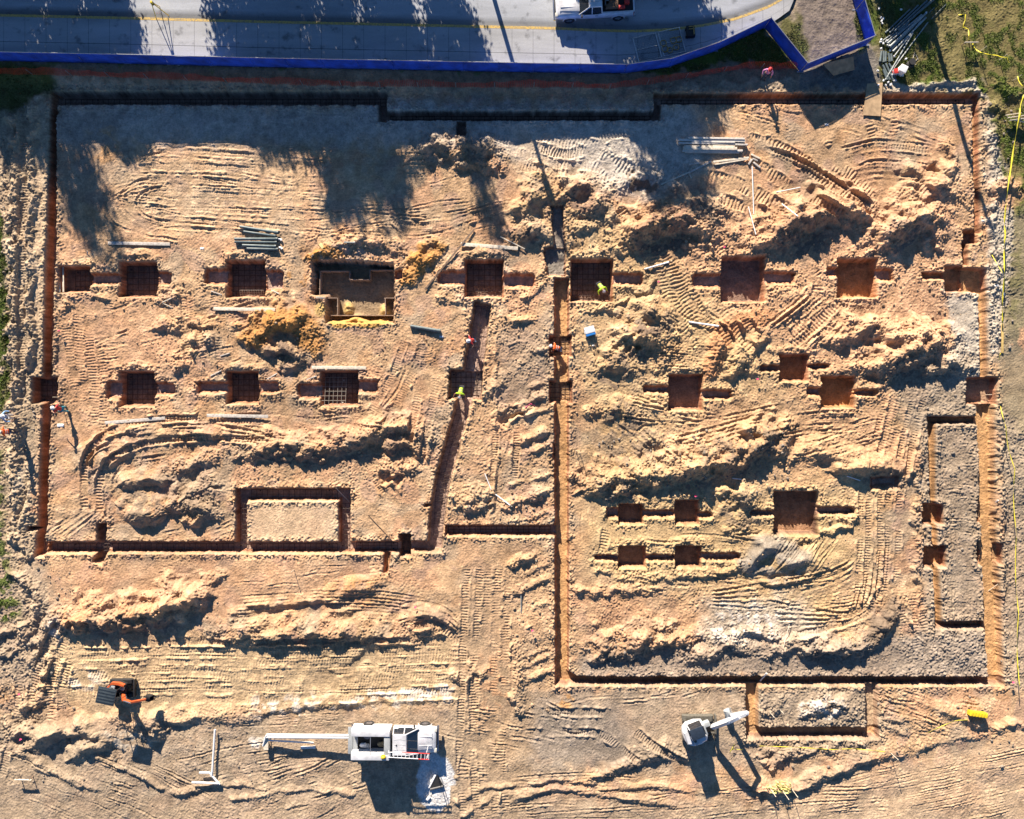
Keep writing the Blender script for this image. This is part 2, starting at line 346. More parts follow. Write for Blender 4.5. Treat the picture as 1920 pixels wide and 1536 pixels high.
R_(44, 1, (1645, 690, .5), (1680, 668, 1.0), (1720, 655, 1.05), (1755, 640, .7), (1770, 660, .3))
R_(24, .9, (1740, 690, .4), (1775, 685, .6), (1805, 690, .4))
R_(20, .8, (1590, 690, .2), (1640, 675, .3), (1665, 700, .3)); R_(18, .9, (1610, 720, .25), (1640, 735, .3), (1665, 705, .3))
R_(40, 1.1, (1110, 915, .4), (1140, 905, .7), (1180, 898, .75), (1225, 890, .8), (1270, 880, .95), (1320, 868, 1.0), (1370, 860, 1.0), (1410, 838, 1.05), (1440, 818, .9), (1460, 810, .5))
R_(20, .7, (1235, 872, .25), (1270, 850, .4), (1300, 836, .35), (1325, 825, .15)); R_(18, .7, (1200, 840, .2), (1222, 822, .4), (1240, 833, .3), (1270, 832, .15))
R_(26, .9, (1130, 775, .2), (1160, 766, .45), (1185, 774, .25))
R_(30, .9, (1365, 935, .5), (1385, 925, .7), (1400, 945, .5), (1385, 985, .2))
R_(24, .9, (1440, 848, .4), (1462, 840, .6), (1470, 860, .2))
R_(30, .6, (1500, 860, .3), (1530, 850, .5), (1570, 858, .55), (1600, 868, .5))
R_(34, .5, (1585, 880, .55), (1620, 876, .7), (1660, 878, .75), (1690, 884, .5))
R_(26, .2, (1405, 1060, .4), (1430, 1025, .65), (1455, 1030, .4), (1490, 1045, .2), col=c(.28, .24, .19)); R_(30, .3, (1450, 1065, .3), (1490, 1052, .45), (1530, 1060, .3))
R_(26, 1, (1120, 1228, .35), (1140, 1210, .6), (1160, 1205, .4)); R_(28, 1, (1160, 1225, .4), (1190, 1210, .65), (1215, 1190, .6), (1235, 1180, .3)); R_(24, 1, (1220, 1215, .4), (1250, 1195, .6), (1285, 1200, .5))
R_(22, .9, (1165, 1195, .3), (1180, 1190, .4)); R_(22, 1, (1290, 1235, .3), (1330, 1225, .5), (1365, 1205, .5), (1385, 1215, .3))
R_(22, 1, (1440, 1222, .3), (1490, 1212, .55), (1540, 1214, .65), (1600, 1214, .6), (1640, 1200, .4)); R_(24, .8, (1640, 1190, .5), (1665, 1165, .55), (1675, 1135, .3), col=TOPS)
R_(16, 1, (1370, 1190, .25), (1420, 1185, .35), (1450, 1195, .3))
# left half
R_(30, 1, (470, 850, .4), (500, 838, .55), (545, 836, .6), (590, 842, .65), (640, 832, .6), (690, 820, .7), (720, 810, .5))
R_(26, 1, (700, 810, .4), (735, 800, .6), (770, 806, .6), (795, 820, .4)); R_(22, 1, (730, 838, .45), (760, 830, .55), (785, 845, .4)); R_(18, 1, (700, 795, .3), (722, 788, .35), (745, 792, .3))
R_(20, 1, (720, 880, .2), (745, 872, .3), (770, 880, .25)); hollow(725, 895, 14, 12, .25, .1); hollow(745, 900, 10, 16, .2, .1)
R_(16, .4, (150, 870, .25), (170, 840, .35), (200, 820, .3), (240, 808, .3), (300, 815, .25), (350, 810, .3), (420, 815, .3))
R_(24, .3, (195, 870, .4), (215, 855, .5), (235, 848, .3)); R_(18, .3, (225, 845, .2), (255, 832, .35), (290, 822, .25)); R_(16, .3, (325, 818, .2), (365, 818, .45), (405, 815, .3))
R_(22, .3, (242, 905, .4), (270, 898, .5), (302, 900, .4)); R_(10, .3, (242, 938, .14), (275, 946, .2), (305, 936, .15)); R_(10, .3, (245, 955, .15), (275, 962, .2), (298, 956, .12))
R_(30, .5, (240, 958, .3), (262, 968, .6), (290, 966, .55)); R_(26, 1, (330, 945, .4), (355, 930, .5), (385, 915, .4), (370, 955, .3))
R_(18, 1, (340, 880, .25), (370, 868, .35), (400, 862, .2)); R_(24, 1, (370, 955, .5), (385, 950, .5), (395, 960, .3)); R_(18, 1, (350, 975, .3), (370, 972, .4))
R_(40, 1.1, (125, 1168, .5), (160, 1160, .8), (205, 1160, .85), (245, 1152, .9), (290, 1148, .85), (330, 1128, 1.05), (365, 1122, .9))
R_(36, .8, (425, 1195, .4), (470, 1190, .6), (520, 1188, .65), (580, 1186, .65), (640, 1186, .55), (700, 1188, .45), (770, 1196, .3))
R_(16, .4, (440, 1148, .25), (500, 1136, .3), (560, 1128, .28), (620, 1122, .25)); R_(24, .4, (640, 1114, .3), (665, 1104, .45), (695, 1100, .35))
R_(20, .4, (765, 1158, .35), (795, 1150, .5), (825, 1156, .45), (850, 1172, .25)); R_(18, .8, (775, 1180, .3), (800, 1176, .4), (822, 1186, .25))
R_(16, .7, (370, 1100, .2), (395, 1090, .3), (415, 1082, .2)); R_(18, .9, (860, 1275, .3), (885, 1268, .4), (905, 1262, .2))
R_(24, .7, (225, 1352, .25), (270, 1358, .45), (310, 1352, .4), (370, 1344, .3), (430, 1342, .28), (480, 1340, .2))
R_(14, .5, (480, 1338, .14), (560, 1325, .16), (640, 1318, .16), (720, 1312, .16), (860, 1310, .15))
R_(26, .5, (65, 1395, .4), (90, 1378, .65), (115, 1368, .6), (128, 1372, .3)); R_(26, .4, (140, 1378, .45), (160, 1368, .6), (178, 1366, .5)); R_(24, .4, (145, 1415, .4), (170, 1398, .55), (205, 1386, .5), (225, 1385, .2))
R_(22, .8, (285, 1380, .3), (300, 1375, .4)); R_(20, .8, (30, 1375, .3), (45, 1370, .4), (60, 1378, .3)); R_(18, .7, (48, 1322, .3), (70, 1318, .35))
R_(34, 1, (480, 640, .4), (505, 615, .75), (535, 600, .85), (560, 610, .6), (575, 640, .3), col=OCH)
R_(20, .9, (505, 660, .45), (535, 655, .55), (560, 668, .4)); R_(16, .9, (530, 690, .3), (555, 686, .3))
R_(24, 1, (768, 522, .25), (785, 502, .42), (805, 482, .4), (824, 470, .25), col=OCH, lump=.7); R_(16, .9, (580, 484, .25), (605, 476, .35), (630, 480, .2), col=OCH)
R_(22, .9, (620, 462, .3), (660, 455, .4), (710, 458, .4), (745, 470, .2))
R_(30, .8, (795, 285, .4), (818, 272, .65), (842, 280, .45)); R_(30, .9, (855, 290, .4), (880, 275, .6), (905, 280, .6), (925, 300, .3)); R_(18, .9, (870, 312, .3), (895, 305, .4), (915, 315, .3))
R_(18, .9, (345, 650, .3), (365, 640, .45), (390, 645, .3)); R_(16, .9, (340, 670, .3), (365, 662, .3), (400, 640, .25)); R_(14, .9, (295, 615, .25), (310, 608, .35), (325, 612, .2)); R_(16, .9, (335, 615, .25), (350, 605, .3), (385, 612, .3))
R_(13, .9, (305, 562, .2), (330, 556, .3), (355, 560, .2)); R_(12, .9, (180, 562, .2), (195, 560, .25)); R_(16, .9, (115, 580, .2), (128, 570, .25)); R_(14, .9, (330, 690, .3), (350, 684, .3))
for x, y in [(185, 497), (255, 478), (460, 476), (905, 474), (1110, 474), (1395, 470), (1610, 476), (255, 686), (455, 687), (1285, 690), (1488, 655), (1570, 696), (1185, 936), (1288, 930), (1490, 912), (1190, 1016), (1290, 1016)]:
    R_(11, .6, (x - 40, y + 5, .12), (x, y, .2), (x + 38, y + 4, .12))
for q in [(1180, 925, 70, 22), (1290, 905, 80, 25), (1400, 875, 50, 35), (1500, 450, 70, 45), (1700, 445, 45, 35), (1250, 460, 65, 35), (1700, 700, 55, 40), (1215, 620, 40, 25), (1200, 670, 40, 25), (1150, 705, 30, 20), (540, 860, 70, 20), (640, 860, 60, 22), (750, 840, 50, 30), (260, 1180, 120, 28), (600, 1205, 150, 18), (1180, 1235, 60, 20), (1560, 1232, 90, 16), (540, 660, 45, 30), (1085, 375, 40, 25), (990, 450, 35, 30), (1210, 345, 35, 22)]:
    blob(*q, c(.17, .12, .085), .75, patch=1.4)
# curved spoil strips along the pits
R_(9, .9, (1075, 580, .16), (1110, 584, .2), (1150, 575, .22), (1175, 560, .18)); R_(11, .9, (1196, 552, .2), (1218, 540, .25), (1225, 525, .18)); R_(12, .9, (830, 560, .2), (870, 570, .2)); R_(12, .9, (985, 560, .22), (1010, 545, .22), (1022, 520, .2))
R_(12, .9, (1440, 545, .18), (1470, 545, .25), (1490, 540, .2)); R_(12, .9, (1500, 1012, .2), (1550, 998, .25), (1590, 985, .25), (1608, 968, .2)); R_(12, .9, (1170, 1085, .15), (1300, 1080, .2), (1380, 1068, .2), (1398, 1048, .2))
R_(10, .9, (1060, 1104, .15), (1120, 1110, .22), (1180, 1104, .24), (1230, 1106, .2)); R_(10, .8, (1430, 1095, .15), (1480, 1090, .2), (1530, 1075, .15))
R_(11, .9, (1360, 992, .15), (1390, 988, .18), (1415, 995, .15)); R_(10, .9, (1120, 1068, .2), (1140, 1075, .2))
# west berms
R_(10, .9, *[(62 - i * .5 + 6 * math.sin(i * 1.9), 205 + i * 40, .36) for i in range(13)]); R_(15, 1.1, *[(30 + 6 * math.sin(i * 2.3), 215 + i * 42, .42) for i in range(20)])
R_(8, .8, *[(100 + 3 * math.sin(i), 560 + i * 30, .12) for i in range(5)])
R_(14, 1, (22, 1075, .35), (55, 1090, .5), (75, 1130, .4), (60, 1170, .4), (45, 1200, .3)); R_(14, 1, (55, 900, .3), (58, 950, .35), (40, 990, .35), (52, 1045, .45))
R_(14, .9, (90, 1160, .3), (80, 1200, .4), (60, 1235, .3)); R_(12, .9, (60, 1170, .3), (0, 1190, .3)); R_(10, .9, (0, 1230, .2), (30, 1222, .3)); R_(14, .8, (70, 1250, .3), (95, 1238, .35), (85, 1290, .3))
# east berm
R_(9, 1, *[(1862 + 4 * math.sin(i * 1.7), 200 + i * 36, .3) for i in range(13)]); R_(9, 1, *[(1876 + 3 * math.sin(i * 1.7), 780 + i * 38, .28) for i in range(14)])
R_(14, .9, (1860, 360, .3), (1885, 350, .45), (1905, 355, .3)); R_(12, .9, (1850, 270, .25), (1862, 250, .3)); R_(14, .8, (1868, 160, .2), (1900, 180, .25)); R_(12, 1, (1850, 200, .3), (1872, 208, .3))
R_(9, 1, (1710, 163, .2), (1770, 158, .25), (1830, 156, .25))
R_(12, 1, *[(1722 + 5 * math.sin(i * 2.1), 815 + i * 32, .22) for i in range(13)])
# scallops left by the bucket between the two long trenches
for i in range(14):
    if i in (2, 6, 9, 12): continue
    y = 640 + i * 25.5
    if 690 < y < 720: y += 4
    k = .10 + .20 * ((i * 37) % 10) / 10; y += ((i * 41) % 13) - 6
    R_(7 + (i * 17) % 5, .5, (948 + (i * 29) % 47, y + 10 + (i * 31) % 16, k * .5), (992, y + 6 + (i * 7) % 5, k), (1018, y - 2, k), (1036, y - 3 - (i * 13) % 7, k * .6), lump=.5)
for i in range(10):
    if i in (3, 6): continue
    y = 1035 + i * 25
    k = .08 + .18 * ((i * 53) % 10) / 10; y += ((i * 47) % 11) - 5
    R_(8, .4, (978 + (i * 31) % 18, y + 18, k * .6), (1005, y + 8, k), (1032, y - 3, k * .7), lump=.5)
R_(14, .8, (930, 770, .2), (950, 776, .35), (985, 770, .3)); hollow(960, 778, 28, 12, .3, .05); R_(20, .7, (920, 735, .3), (935, 720, .4), (944, 712, .2))
R_(6, .6, (931, 625, .2), (930, 700, .22), (931, 800, .2), (928, 900, .2), (922, 960, .2)); R_(13, .8, (948, 605, .2), (975, 600, .35), (1000, 602, .2))
R_(20, 1, (865, 940, .3), (890, 930, .4), (915, 925, .35)); R_(16, 1, (880, 955, .25), (915, 950, .3)); R_(14, .9, (990, 935, .25), (1010, 930, .3)); R_(14, .9, (950, 950, .3), (970, 944, .35))
R_(11, .9, (960, 1060, .2), (985, 1046, .3), (1000, 1040, .2)); R_(12, 1, (955, 1115, .2), (975, 1105, .25)); R_(14, 1, (965, 1210, .25), (975, 1250, .3), (968, 1300, .3), (975, 1330, .25))
# lower right berms
R_(18, .7, (1195, 1430, .25), (1230, 1412, .4), (1260, 1412, .4), (1290, 1424, .25)); R_(14, .6, (1100, 1460, .2), (1140, 1445, .3), (1190, 1430, .25))
R_(17, .6, (1425, 1478, .35), (1460, 1482, .42), (1500, 1474, .42), (1545, 1452, .4), (1600, 1432, .36), (1660, 1415, .25), (1720, 1402, .15), (1800, 1382, .14), (1880, 1370, .14))
R_(15, .4, (1735, 1322, .12), (1765, 1330, .28), (1800, 1345, .32), (1840, 1360, .3), (1870, 1366, .3)); R_(12, .6, (1870, 1360, .3), (1900, 1356, .35), (1925, 1360, .3))
R_(16, 1, (1440, 1335, .2), (1460, 1322, .2)); R_(22, 1, (1520, 1335, .3), (1550, 1318, .4), (1585, 1325, .4), (1600, 1340, .2)); R_(14, .8, (1660, 1345, .2), (1690, 1350, .2))
R_(14, 1, (1445, 1435, .3), (1465, 1420, .3), (1500, 1415, .2)); R_(10, 1, (1430, 1415, .15), (1520, 1405, .2), (1560, 1408, .15))
R_(10, .4, (1640, 1350, .14), (1680, 1370, .2), (1700, 1375, .12))
for pts in [((860, 1505), (900, 1480), (960, 1475)), ((870, 1530), (930, 1495), (1000, 1490)), ((1000, 1470), (1060, 1460), (1110, 1468)), ((960, 1500), (1040, 1480), (1130, 1490), (1260, 1510)), ((1130, 1480), (1230, 1475), (1330, 1490)),
            ((70, 1440), (130, 1460), (180, 1480)), ((20, 1400), (90, 1440), (150, 1475)), ((180, 1420), (250, 1450), (300, 1480)), ((330, 1490), (420, 1470), (500, 1480)), ((440, 1500), (560, 1480), (660, 1490))]:
    R_(9, .4, *[(a, b2, .15) for a, b2 in pts])
R_(12, .8, (1500, 1380, .1), (1560, 1390, .16), (1640, 1392, .12))
# ------------------------------------------------------------------ machine tracks
def jit(n, a): return [(rng.random() - .5) * 2 * a for _ in range(n)]
def many(x0, y0, x1, y1, ang, n, L, fn, curve=0, **k):
    for _ in range(n):
        cx = x0 + rng.random() * (x1 - x0); cy = y0 + rng.random() * (y1 - y0); a = R(ang + jit(1, 7)[0]); l = L * (.6 + .8 * rng.random()) / 2
        dx, dy = math.cos(a) * l, math.sin(a) * l; b = (rng.random() - .5) * 2 * curve
        fn([(cx - dx, cy - dy), (cx - dy * b * .2, cy + dx * b * .2), (cx + dx, cy + dy)], **k)
# graded pad, upper left: long grader sweeps that turn at the west end
for i in range(16):
    y = 268 + i * 10.5 + jit(1, 3)[0]; x = 215 + abs(8 - i) * 5 + jit(1, 12)[0]
    e = 600 + jit(1, 90)[0]
    rut([(x, y + 22 * math.sin(i)), (x + 70, y - 4), (x + 200, y), (e, y + 14 + jit(1, 9)[0]), (e + 150, y + 20)], 3.4, .035, .045, .6, side=1 if i % 2 else 0)
for i in range(6):
    y = 285 + i * 26
    tread([(225 + i * 4, y + 8), (330, y), (450, y + 6), (580, y + 16)], 12, 4.4, .012, .015, .02)
rut([(290, 330), (250, 345), (225, 370), (240, 405), (300, 425), (420, 432), (560, 440)], 5, .07, .07); rut([(330, 345), (280, 355), (255, 380), (280, 408), (360, 420), (480, 428)], 4, .05, .06)
rut([(205, 350), (198, 390), (215, 420), (270, 440), (340, 452)], 4, .05, .06); rut([(245, 300), (300, 288), (400, 300)], 4, .05, .06)
tread([(240, 300), (262, 275), (275, 262)], 14, 6, .02, .03, .05, double=22); rut([(205, 350), (250, 340), (320, 338)], 4, .05, .05)
many(220, 300, 560, 430, 6, 26, 150, rut, .5, w=2.6, dep=.022, berm=.03)
many(560, 330, 960, 430, -12, 22, 120, rut, .5, w=3, dep=.03, berm=.04)
for k in range(4): rut([(720 + k * 4, 392 + k * 9), (760, 412 + k * 10), (830, 408 + k * 9), (900, 390 + k * 6), (960, 375 + k * 5)], 3.6, .06, .07)
tread([(725, 405), (770, 425), (850, 415), (960, 392)], 12, 5, .02, .03, .05); tread([(800, 420), (900, 400), (965, 380)], 12, 5, .02, .02, .04)
many(950, 255, 1120, 330, 10, 14, 70, tread, .4, w=15, p=6.5, amp=.028, dep=.02, berm=.02); tread([(1010, 275), (1060, 290), (1100, 282)], 18, 5, .05, .03, .04)
many(1110, 290, 1260, 345, 30, 12, 80, tread, .3, w=18, p=7, amp=.03, dep=.02, berm=.02); tread([(1120, 265), (1165, 250), (1195, 262)], 16, 6, .04, .02, .03)
# upper right corner
tread([(1400, 262), (1450, 275), (1500, 300), (1560, 345), (1600, 375), (1640, 400)], 26, 6.8, .045, .05, .05); tread([(1390, 290), (1450, 330), (1520, 375), (1580, 410)], 22, 6.8, .045, .04, .05)
tread([(1320, 330), (1380, 345), (1440, 375), (1480, 400)], 24, 7, .045, .03, .03); tread([(1350, 372), (1400, 390), (1440, 400)], 20, 7, .04, .03, .03)
rut([(1430, 278), (1470, 288), (1530, 316), (1590, 358), (1630, 388)], 7, .16, .13, .7); rut([(1540, 318), (1580, 348), (1638, 388)], 5, .1, .1)
for i, y in enumerate([266, 280, 303, 318, 328, 338]):
    rut([(1575 + (i % 3) * 14, y + 12), (1640, y - 2), (1700, y + 2), (1752, y + 8)], 4.5, .09, .10, .6)
tread([(1580, 290), (1660, 272), (1745, 284)], 14, 5.4, .02, .02, .03); tread([(1590, 322), (1670, 310), (1745, 322)], 14, 5.4, .02, .02, .03); hollow(1745, 318, 14, 12, .3, .05)
R_(16, .5, (1690, 320, .2), (1712, 322, .45), (1725, 335, .3)); R_(18, .7, (1770, 270, .2), (1785, 300, .45), (1780, 325, .4))
tread([(1560, 305), (1600, 330), (1640, 365), (1650, 400)], 22, 6.6, .045, .04, .04); tread([(1650, 350), (1655, 400), (1640, 420)], 24, 6.5, .05, .03, .03); tread([(1715, 345), (1740, 372)], 24, 6.5, .04, .03, .03)
many(1490, 225, 1780, 275, 20, 18, 60, rut, .5, w=4, dep=.05, berm=.06); many(1530, 235, 1680, 270, 80, 6, 34, tread, .2, w=15, p=6.5, amp=.04, dep=.03, berm=.03)
many(1350, 200, 1560, 250, 12, 12, 80, rut, .4, w=3.5, dep=.03, berm=.04)
# middle right
many(1240, 470, 1360, 560, 70, 10, 80, tread, .6, w=20, p=6.8, amp=.035, dep=.03, berm=.03); many(1260, 560, 1400, 640, 55, 10, 70, tread, .6, w=20, p=6.8, amp=.03, dep=.03, berm=.03)
tread([(1130, 415), (1160, 450), (1190, 495)], 16, 6, .03, .03, .03); tread([(1160, 390), (1170, 405), (1180, 420)], 20, 5.5, .05, .03, .03); tread([(1520, 505), (1535, 530), (1530, 560)], 22, 6.5, .05, .03, .03)
tread([(1490, 545), (1510, 525)], 20, 6, .04, .03, .03)
for k in range(5): rut([(1420 + k * 22, 622 - k * 6), (1470 + k * 18, 585 - k * 4), (1515 + k * 14, 548)], 5, .11, .13, .7)
for k in range(5): rut([(1440 + k * 24, 690 - k * 6), (1475 + k * 22, 650 - k * 5), (1545 + k * 10, 600)], 4.5, .08, .09, .7)
many(1480, 570, 1580, 640, -38, 8, 70, tread, .3, w=18, p=6.6, amp=.035, dep=.03, berm=.03); many(1570, 560, 1640, 590, 20, 4, 50, tread, .3, w=16, p=6.6, amp=.035, dep=.03, berm=.03)
many(1080, 620, 1150, 760, 60, 8, 60, rut, .6, w=4, dep=.06, berm=.06); many(1190, 745, 1330, 800, 10, 10, 80, rut, .8, w=4, dep=.06, berm=.07)
rut([(1190, 818), (1205, 800), (1260, 795), (1340, 785), (1420, 768), (1470, 758)], 4, .07, .08); rut([(1160, 780), (1220, 790), (1280, 792)], 4, .06, .08)
for k in range(4): rut([(1260 + k * 12, 822 + k * 4), (1330, 805 + k * 8), (1400, 785 + k * 7), (1465, 770 + k * 6)], 5, .09, .10, .8)
for k in range(4): rut([(1380 + k * 12, 800 + k * 12), (1440, 790 + k * 10), (1520, 775 + k * 11), (1610, 770 + k * 12)], 4, .07, .09, .8)
many(1490, 790, 1680, 850, -18, 16, 90, rut, .6, w=4, dep=.06, berm=.07); many(1080, 760, 1180, 900, 75, 14, 70, rut, .7, w=4, dep=.05, berm=.06); many(1110, 780, 1260, 860, 40, 10, 70, rut, .7, w=5, dep=.07, berm=.07)
many(1200, 590, 1350, 600, 30, 6, 60, rut, .6, w=4, dep=.06, berm=.06); many(1240, 650, 1340, 690, 5, 12, 60, rut, .5, w=3, dep=.05, berm=.06)
# haul road on the right: parallel cleated tracks
for x in [1618, 1632, 1655, 1668, 1690]:
    tread([(x + 42, 745), (x + 22, 830), (x - 2, 925), (x - 4, 1000), (x - 8, 1080), (x - 12, 1140)], 11, 5.0, .028, .035, .045)
tread([(1688, 745), (1672, 810), (1652, 860)], 30, 5.2, .02, .03, .03); rut([(1612, 920), (1612, 1000), (1606, 1050), (1570, 1080)], 4, .05, .07)
for k in range(6):
    rut([(1662 - k * 11, 1010 + k * 20), (1655 - k * 11, 1090 + k * 8), (1640 - k * 10, 1128 + k * 4), (1600 - k * 10, 1160 - k * 3), (1540 - k * 10, 1170 - k * 8), (1460 - k * 6, 1174 - k * 12)], 4.2, .08, .10, .4)
tread([(1655, 1100), (1625, 1150), (1560, 1175), (1490, 1190)], 12, 5, .025, .02, .04)
for k in range(5): rut([(1600, 1050 + k * 10), (1550, 1072 + k * 12), (1480, 1086 + k * 13), (1400, 1100 + k * 10), (1330, 1110 + k * 6)], 4, .06, .08, .5)
many(1440, 1000, 1560, 1060, -50, 10, 90, rut, .3, w=3.5, dep=.05, berm=.06); many(1440, 1090, 1600, 1150, -8, 12, 120, rut, .4, w=3, dep=.04, berm=.05)
many(1690, 1100, 1740, 1220, 80, 8, 80, tread, .3, w=14, p=5.5, amp=.025, dep=.03, berm=.04); rut([(1690, 1150), (1720, 1190), (1750, 1215)], 4, .07, .07); rut([(1700, 1130), (1722, 1165), (1740, 1200)], 4, .06, .06)
many(1740, 810, 1830, 1160, 4, 40, 34, rut, .6, w=3, dep=.05, berm=.06); many(1740, 810, 1830, 1160, 85, 20, 50, rut, .4, w=3, dep=.04, berm=.05)
tread([(1150, 950), (1138, 990), (1130, 1030), (1112, 1070)], 16, 5.5, .03, .03, .03); many(1080, 960, 1120, 1080, 85, 6, 60, rut, .5, w=3, dep=.04, berm=.04)
many(1200, 1080, 1430, 1110, 5, 10, 70, rut, .5, w=4, dep=.06, berm=.06); many(1230, 998, 1420, 1020, 3, 8, 60, rut, .5, w=4, dep=.06, berm=.07)
# middle left
for x in [150, 172, 205]: tread([(x, 560), (x - 4, 640), (x + 2, 700), (x + 4, 770)], 17, 5.4, .026, .02, .025)
many(110, 560, 220, 800, 88, 8, 90, tread, .2, w=16, p=5.5, amp=.022, dep=.02, berm=.02)
tread([(395, 520), (400, 600)], 14, 5, .015, .02, .02); many(200, 560, 480, 680, -15, 26, 60, rut, .8, w=4, dep=.05, berm=.05); many(340, 460, 420, 690, 85, 8, 70, tread, .3, w=14, p=5, amp=.018, dep=.02, berm=.02)
tread([(705, 790), (735, 740), (760, 690), (775, 640)], 12, 4.6, .02, .03, .04, double=34); rut([(715, 770), (745, 730), (762, 690)], 4, .08, .08); many(640, 620, 860, 690, 70, 12, 60, rut, .8, w=3.5, dep=.05, berm=.05)
tread([(815, 650), (808, 700), (790, 790), (775, 880)], 13, 4.8, .018, .02, .03, double=28)
for q in [[(160, 960), (158, 900), (168, 850), (200, 815), (260, 792), (340, 785), (480, 790)], [(188, 965), (186, 915), (200, 872), (235, 845), (290, 828), (380, 820), (490, 826)]]:
    tread(q, 13, 6.0, .04, .055, .06)
for q in [[(218, 950), (212, 910), (225, 880), (260, 862), (320, 852)], [(205, 1000), (200, 960), (208, 930), (240, 905), (300, 888)], [(160, 880), (175, 850), (215, 828)], [(300, 800), (380, 796), (470, 808), (540, 828)], [(250, 812), (330, 802), (420, 806)]]: rut(q, 5, .09, .10, .6)
many(250, 780, 500, 830, -3, 16, 130, rut, .5, w=3.2, dep=.04, berm=.05); many(480, 770, 720, 830, 2, 14, 110, rut, .6, w=4, dep=.05, berm=.06); many(100, 790, 150, 960, 0, 8, 40, rut, .6, w=2, dep=.02, berm=.02)
many(100, 960, 300, 1010, -35, 9, 60, rut, .4, w=4, dep=.05, berm=.06); many(280, 980, 430, 1010, -20, 8, 50, rut, .4, w=4, dep=.05, berm=.05)
tread([(690, 880), (705, 905), (725, 930)], 10, 4.5, .02, .03, .03); rut([(700, 900), (760, 960), (800, 1000)], 1.2, .03, .02, .1); rut([(640, 930), (690, 970), (735, 1012)], 1.4, .04, .02, .1)
tread([(950, 800), (948, 850), (945, 900)], 12, 4.6, .035, .04, .05, double=40); rut([(960, 810), (955, 840), (948, 860)], 6, .1, .06)
# bottom left band
for i in range(9):
    y = 1205 + i * 13
    tread([(130 + i * 8, y + 3), (330, y + jit(1, 4)[0]), (560, y + jit(1, 4)[0]), (845, y - 4 + jit(1, 4)[0])], 11, 5.2, .022, .012, .025)
for i in range(6):
    y = 1222 + i * 15
    rut([(160, y), (370, y - 6 + jit(1, 5)[0]), (560, y + jit(1, 5)[0]), (840, y - 12)], 2.8, .04, .05, .3)
many(130, 1200, 850, 1310, 0, 30, 120, tread, .2, w=13, p=5.4, amp=.024, dep=.015, berm=.02)
for i in range(5): rut([(440, 1120 + i * 13), (520, 1114 + i * 12), (620, 1108 + i * 12), (720, 1110 + i * 13), (820, 1128 + i * 10)], 3.4, .05, .07, .4)
tread([(460, 1142), (560, 1138), (680, 1136)], 11, 4.6, .02, .02, .03)
for k in range(4): rut([(740, 1135 + k * 10), (790, 1128 + k * 9), (835, 1140 + k * 10), (860, 1165 + k * 8)], 4, .07, .09, .4)
tread([(770, 1175), (815, 1170), (855, 1195)], 14, 5.5, .04, .03, .05)
for x in [75, 105, 130]: tread([(x + 40, 1160), (x + 10, 1220), (x - 12, 1290), (x - 10, 1360)], 15, 5.4, .035, .03, .04)
for k in range(12): rut([(70 + k % 3 * 9, 1236 + k * 10), (110, 1240 + k * 10), (150, 1232 + k * 10)], 2.6, .05, .05)
for x in [870, 895, 930, 950]: tread([(x + 6, 1060), (x, 1180), (x - 4, 1300), (x - 8, 1420), (x, 1530)], 13, 5.2, .028, .025, .035)
many(870, 1080, 960, 1500, 88, 14, 110, tread, .2, w=13, p=5.4, amp=.025, dep=.02, berm=.03); tread([(880, 1400), (870, 1440), (872, 1470)], 18, 7, .03, .04, .05)
# ground in the lower band
tread([(1010, 1335), (1080, 1335), (1150, 1340), (1190, 1370), (1230, 1400), (1290, 1432)], 14, 4.8, .028, .035, .05); tread([(1000, 1375), (1090, 1372), (1130, 1378), (1160, 1400), (1200, 1430)], 13, 4.8, .028, .03, .05)
rut([(1020, 1315), (1055, 1330)], 4, .1, .1); rut([(1035, 1352), (1075, 1376), (1120, 1366)], 3.5, .06, .06); many(985, 1330, 1060, 1400, 10, 10, 50, rut, .7, w=4, dep=.07, berm=.07)
for i in range(34):
    y = 1440 + rng.random() * 96; x = 860 + rng.random() * 700; l = 90 + rng.random() * 170
    rut([(x, y + 10), (x + l * .5, y), (x + l, y + jit(1, 8)[0])], 3, .035, .05, .5)
for i in range(46):
    y = 1400 + rng.random() * 140; x = 1440 + rng.random() * 480; l = 60 + rng.random() * 150
    rut([(x, y + l * .16), (x + l * .5, y + l * .05), (x + l, y - l * .06)], 2.6, .028, .035, .4)
for i in range(40):
    x = rng.random() * 500; y = 1400 + rng.random() * 140; l = 60 + rng.random() * 120; a = R(25 if x < 300 else -12)
    rut([(x, y), (x + l * .5 * math.cos(a), y + l * .5 * math.sin(a) - 4), (x + l * math.cos(a), y + l * math.sin(a))], 3, .035, .045, .6)
many(480, 1330, 660, 1370, -4, 12, 120, rut, .3, w=2.6, dep=.025, berm=.03); many(480, 1420, 680, 1530, -22, 22, 70, rut, .5, w=3.4, dep=.05, berm=.055); many(860, 1330, 960, 1420, 10, 10, 60, rut, .5, w=3.4, dep=.04, berm=.05)
many(0, 1230, 80, 1400, 60, 12, 70, rut, .5, w=4, dep=.04, berm=.05); many(1660, 1290, 1880, 1380, 15, 14, 70, rut, .6, w=3.6, dep=.05, berm=.05)
tread([(2, 1460), (30, 1350), (40, 1240)], 14, 5, .02, .03, .03); many(1060, 1300, 1390, 1330, -8, 12, 60, rut, .6, w=3.4, dep=.04, berm=.05)
many(540, 1060, 720, 1090, -5, 10, 60, rut, .5, w=3, dep=.025, berm=.03); many(220, 1060, 700, 1130, -8, 18, 50, rut, .6, w=3, dep=.035, berm=.04)
tread([(48, 230), (44, 420), (42, 600), (44, 700)], 15, 5.2, .022, .05, .03)
many(100, 205, 700, 260, 0, 12, 90, rut, .5, w=3, dep=.02, berm=.025)
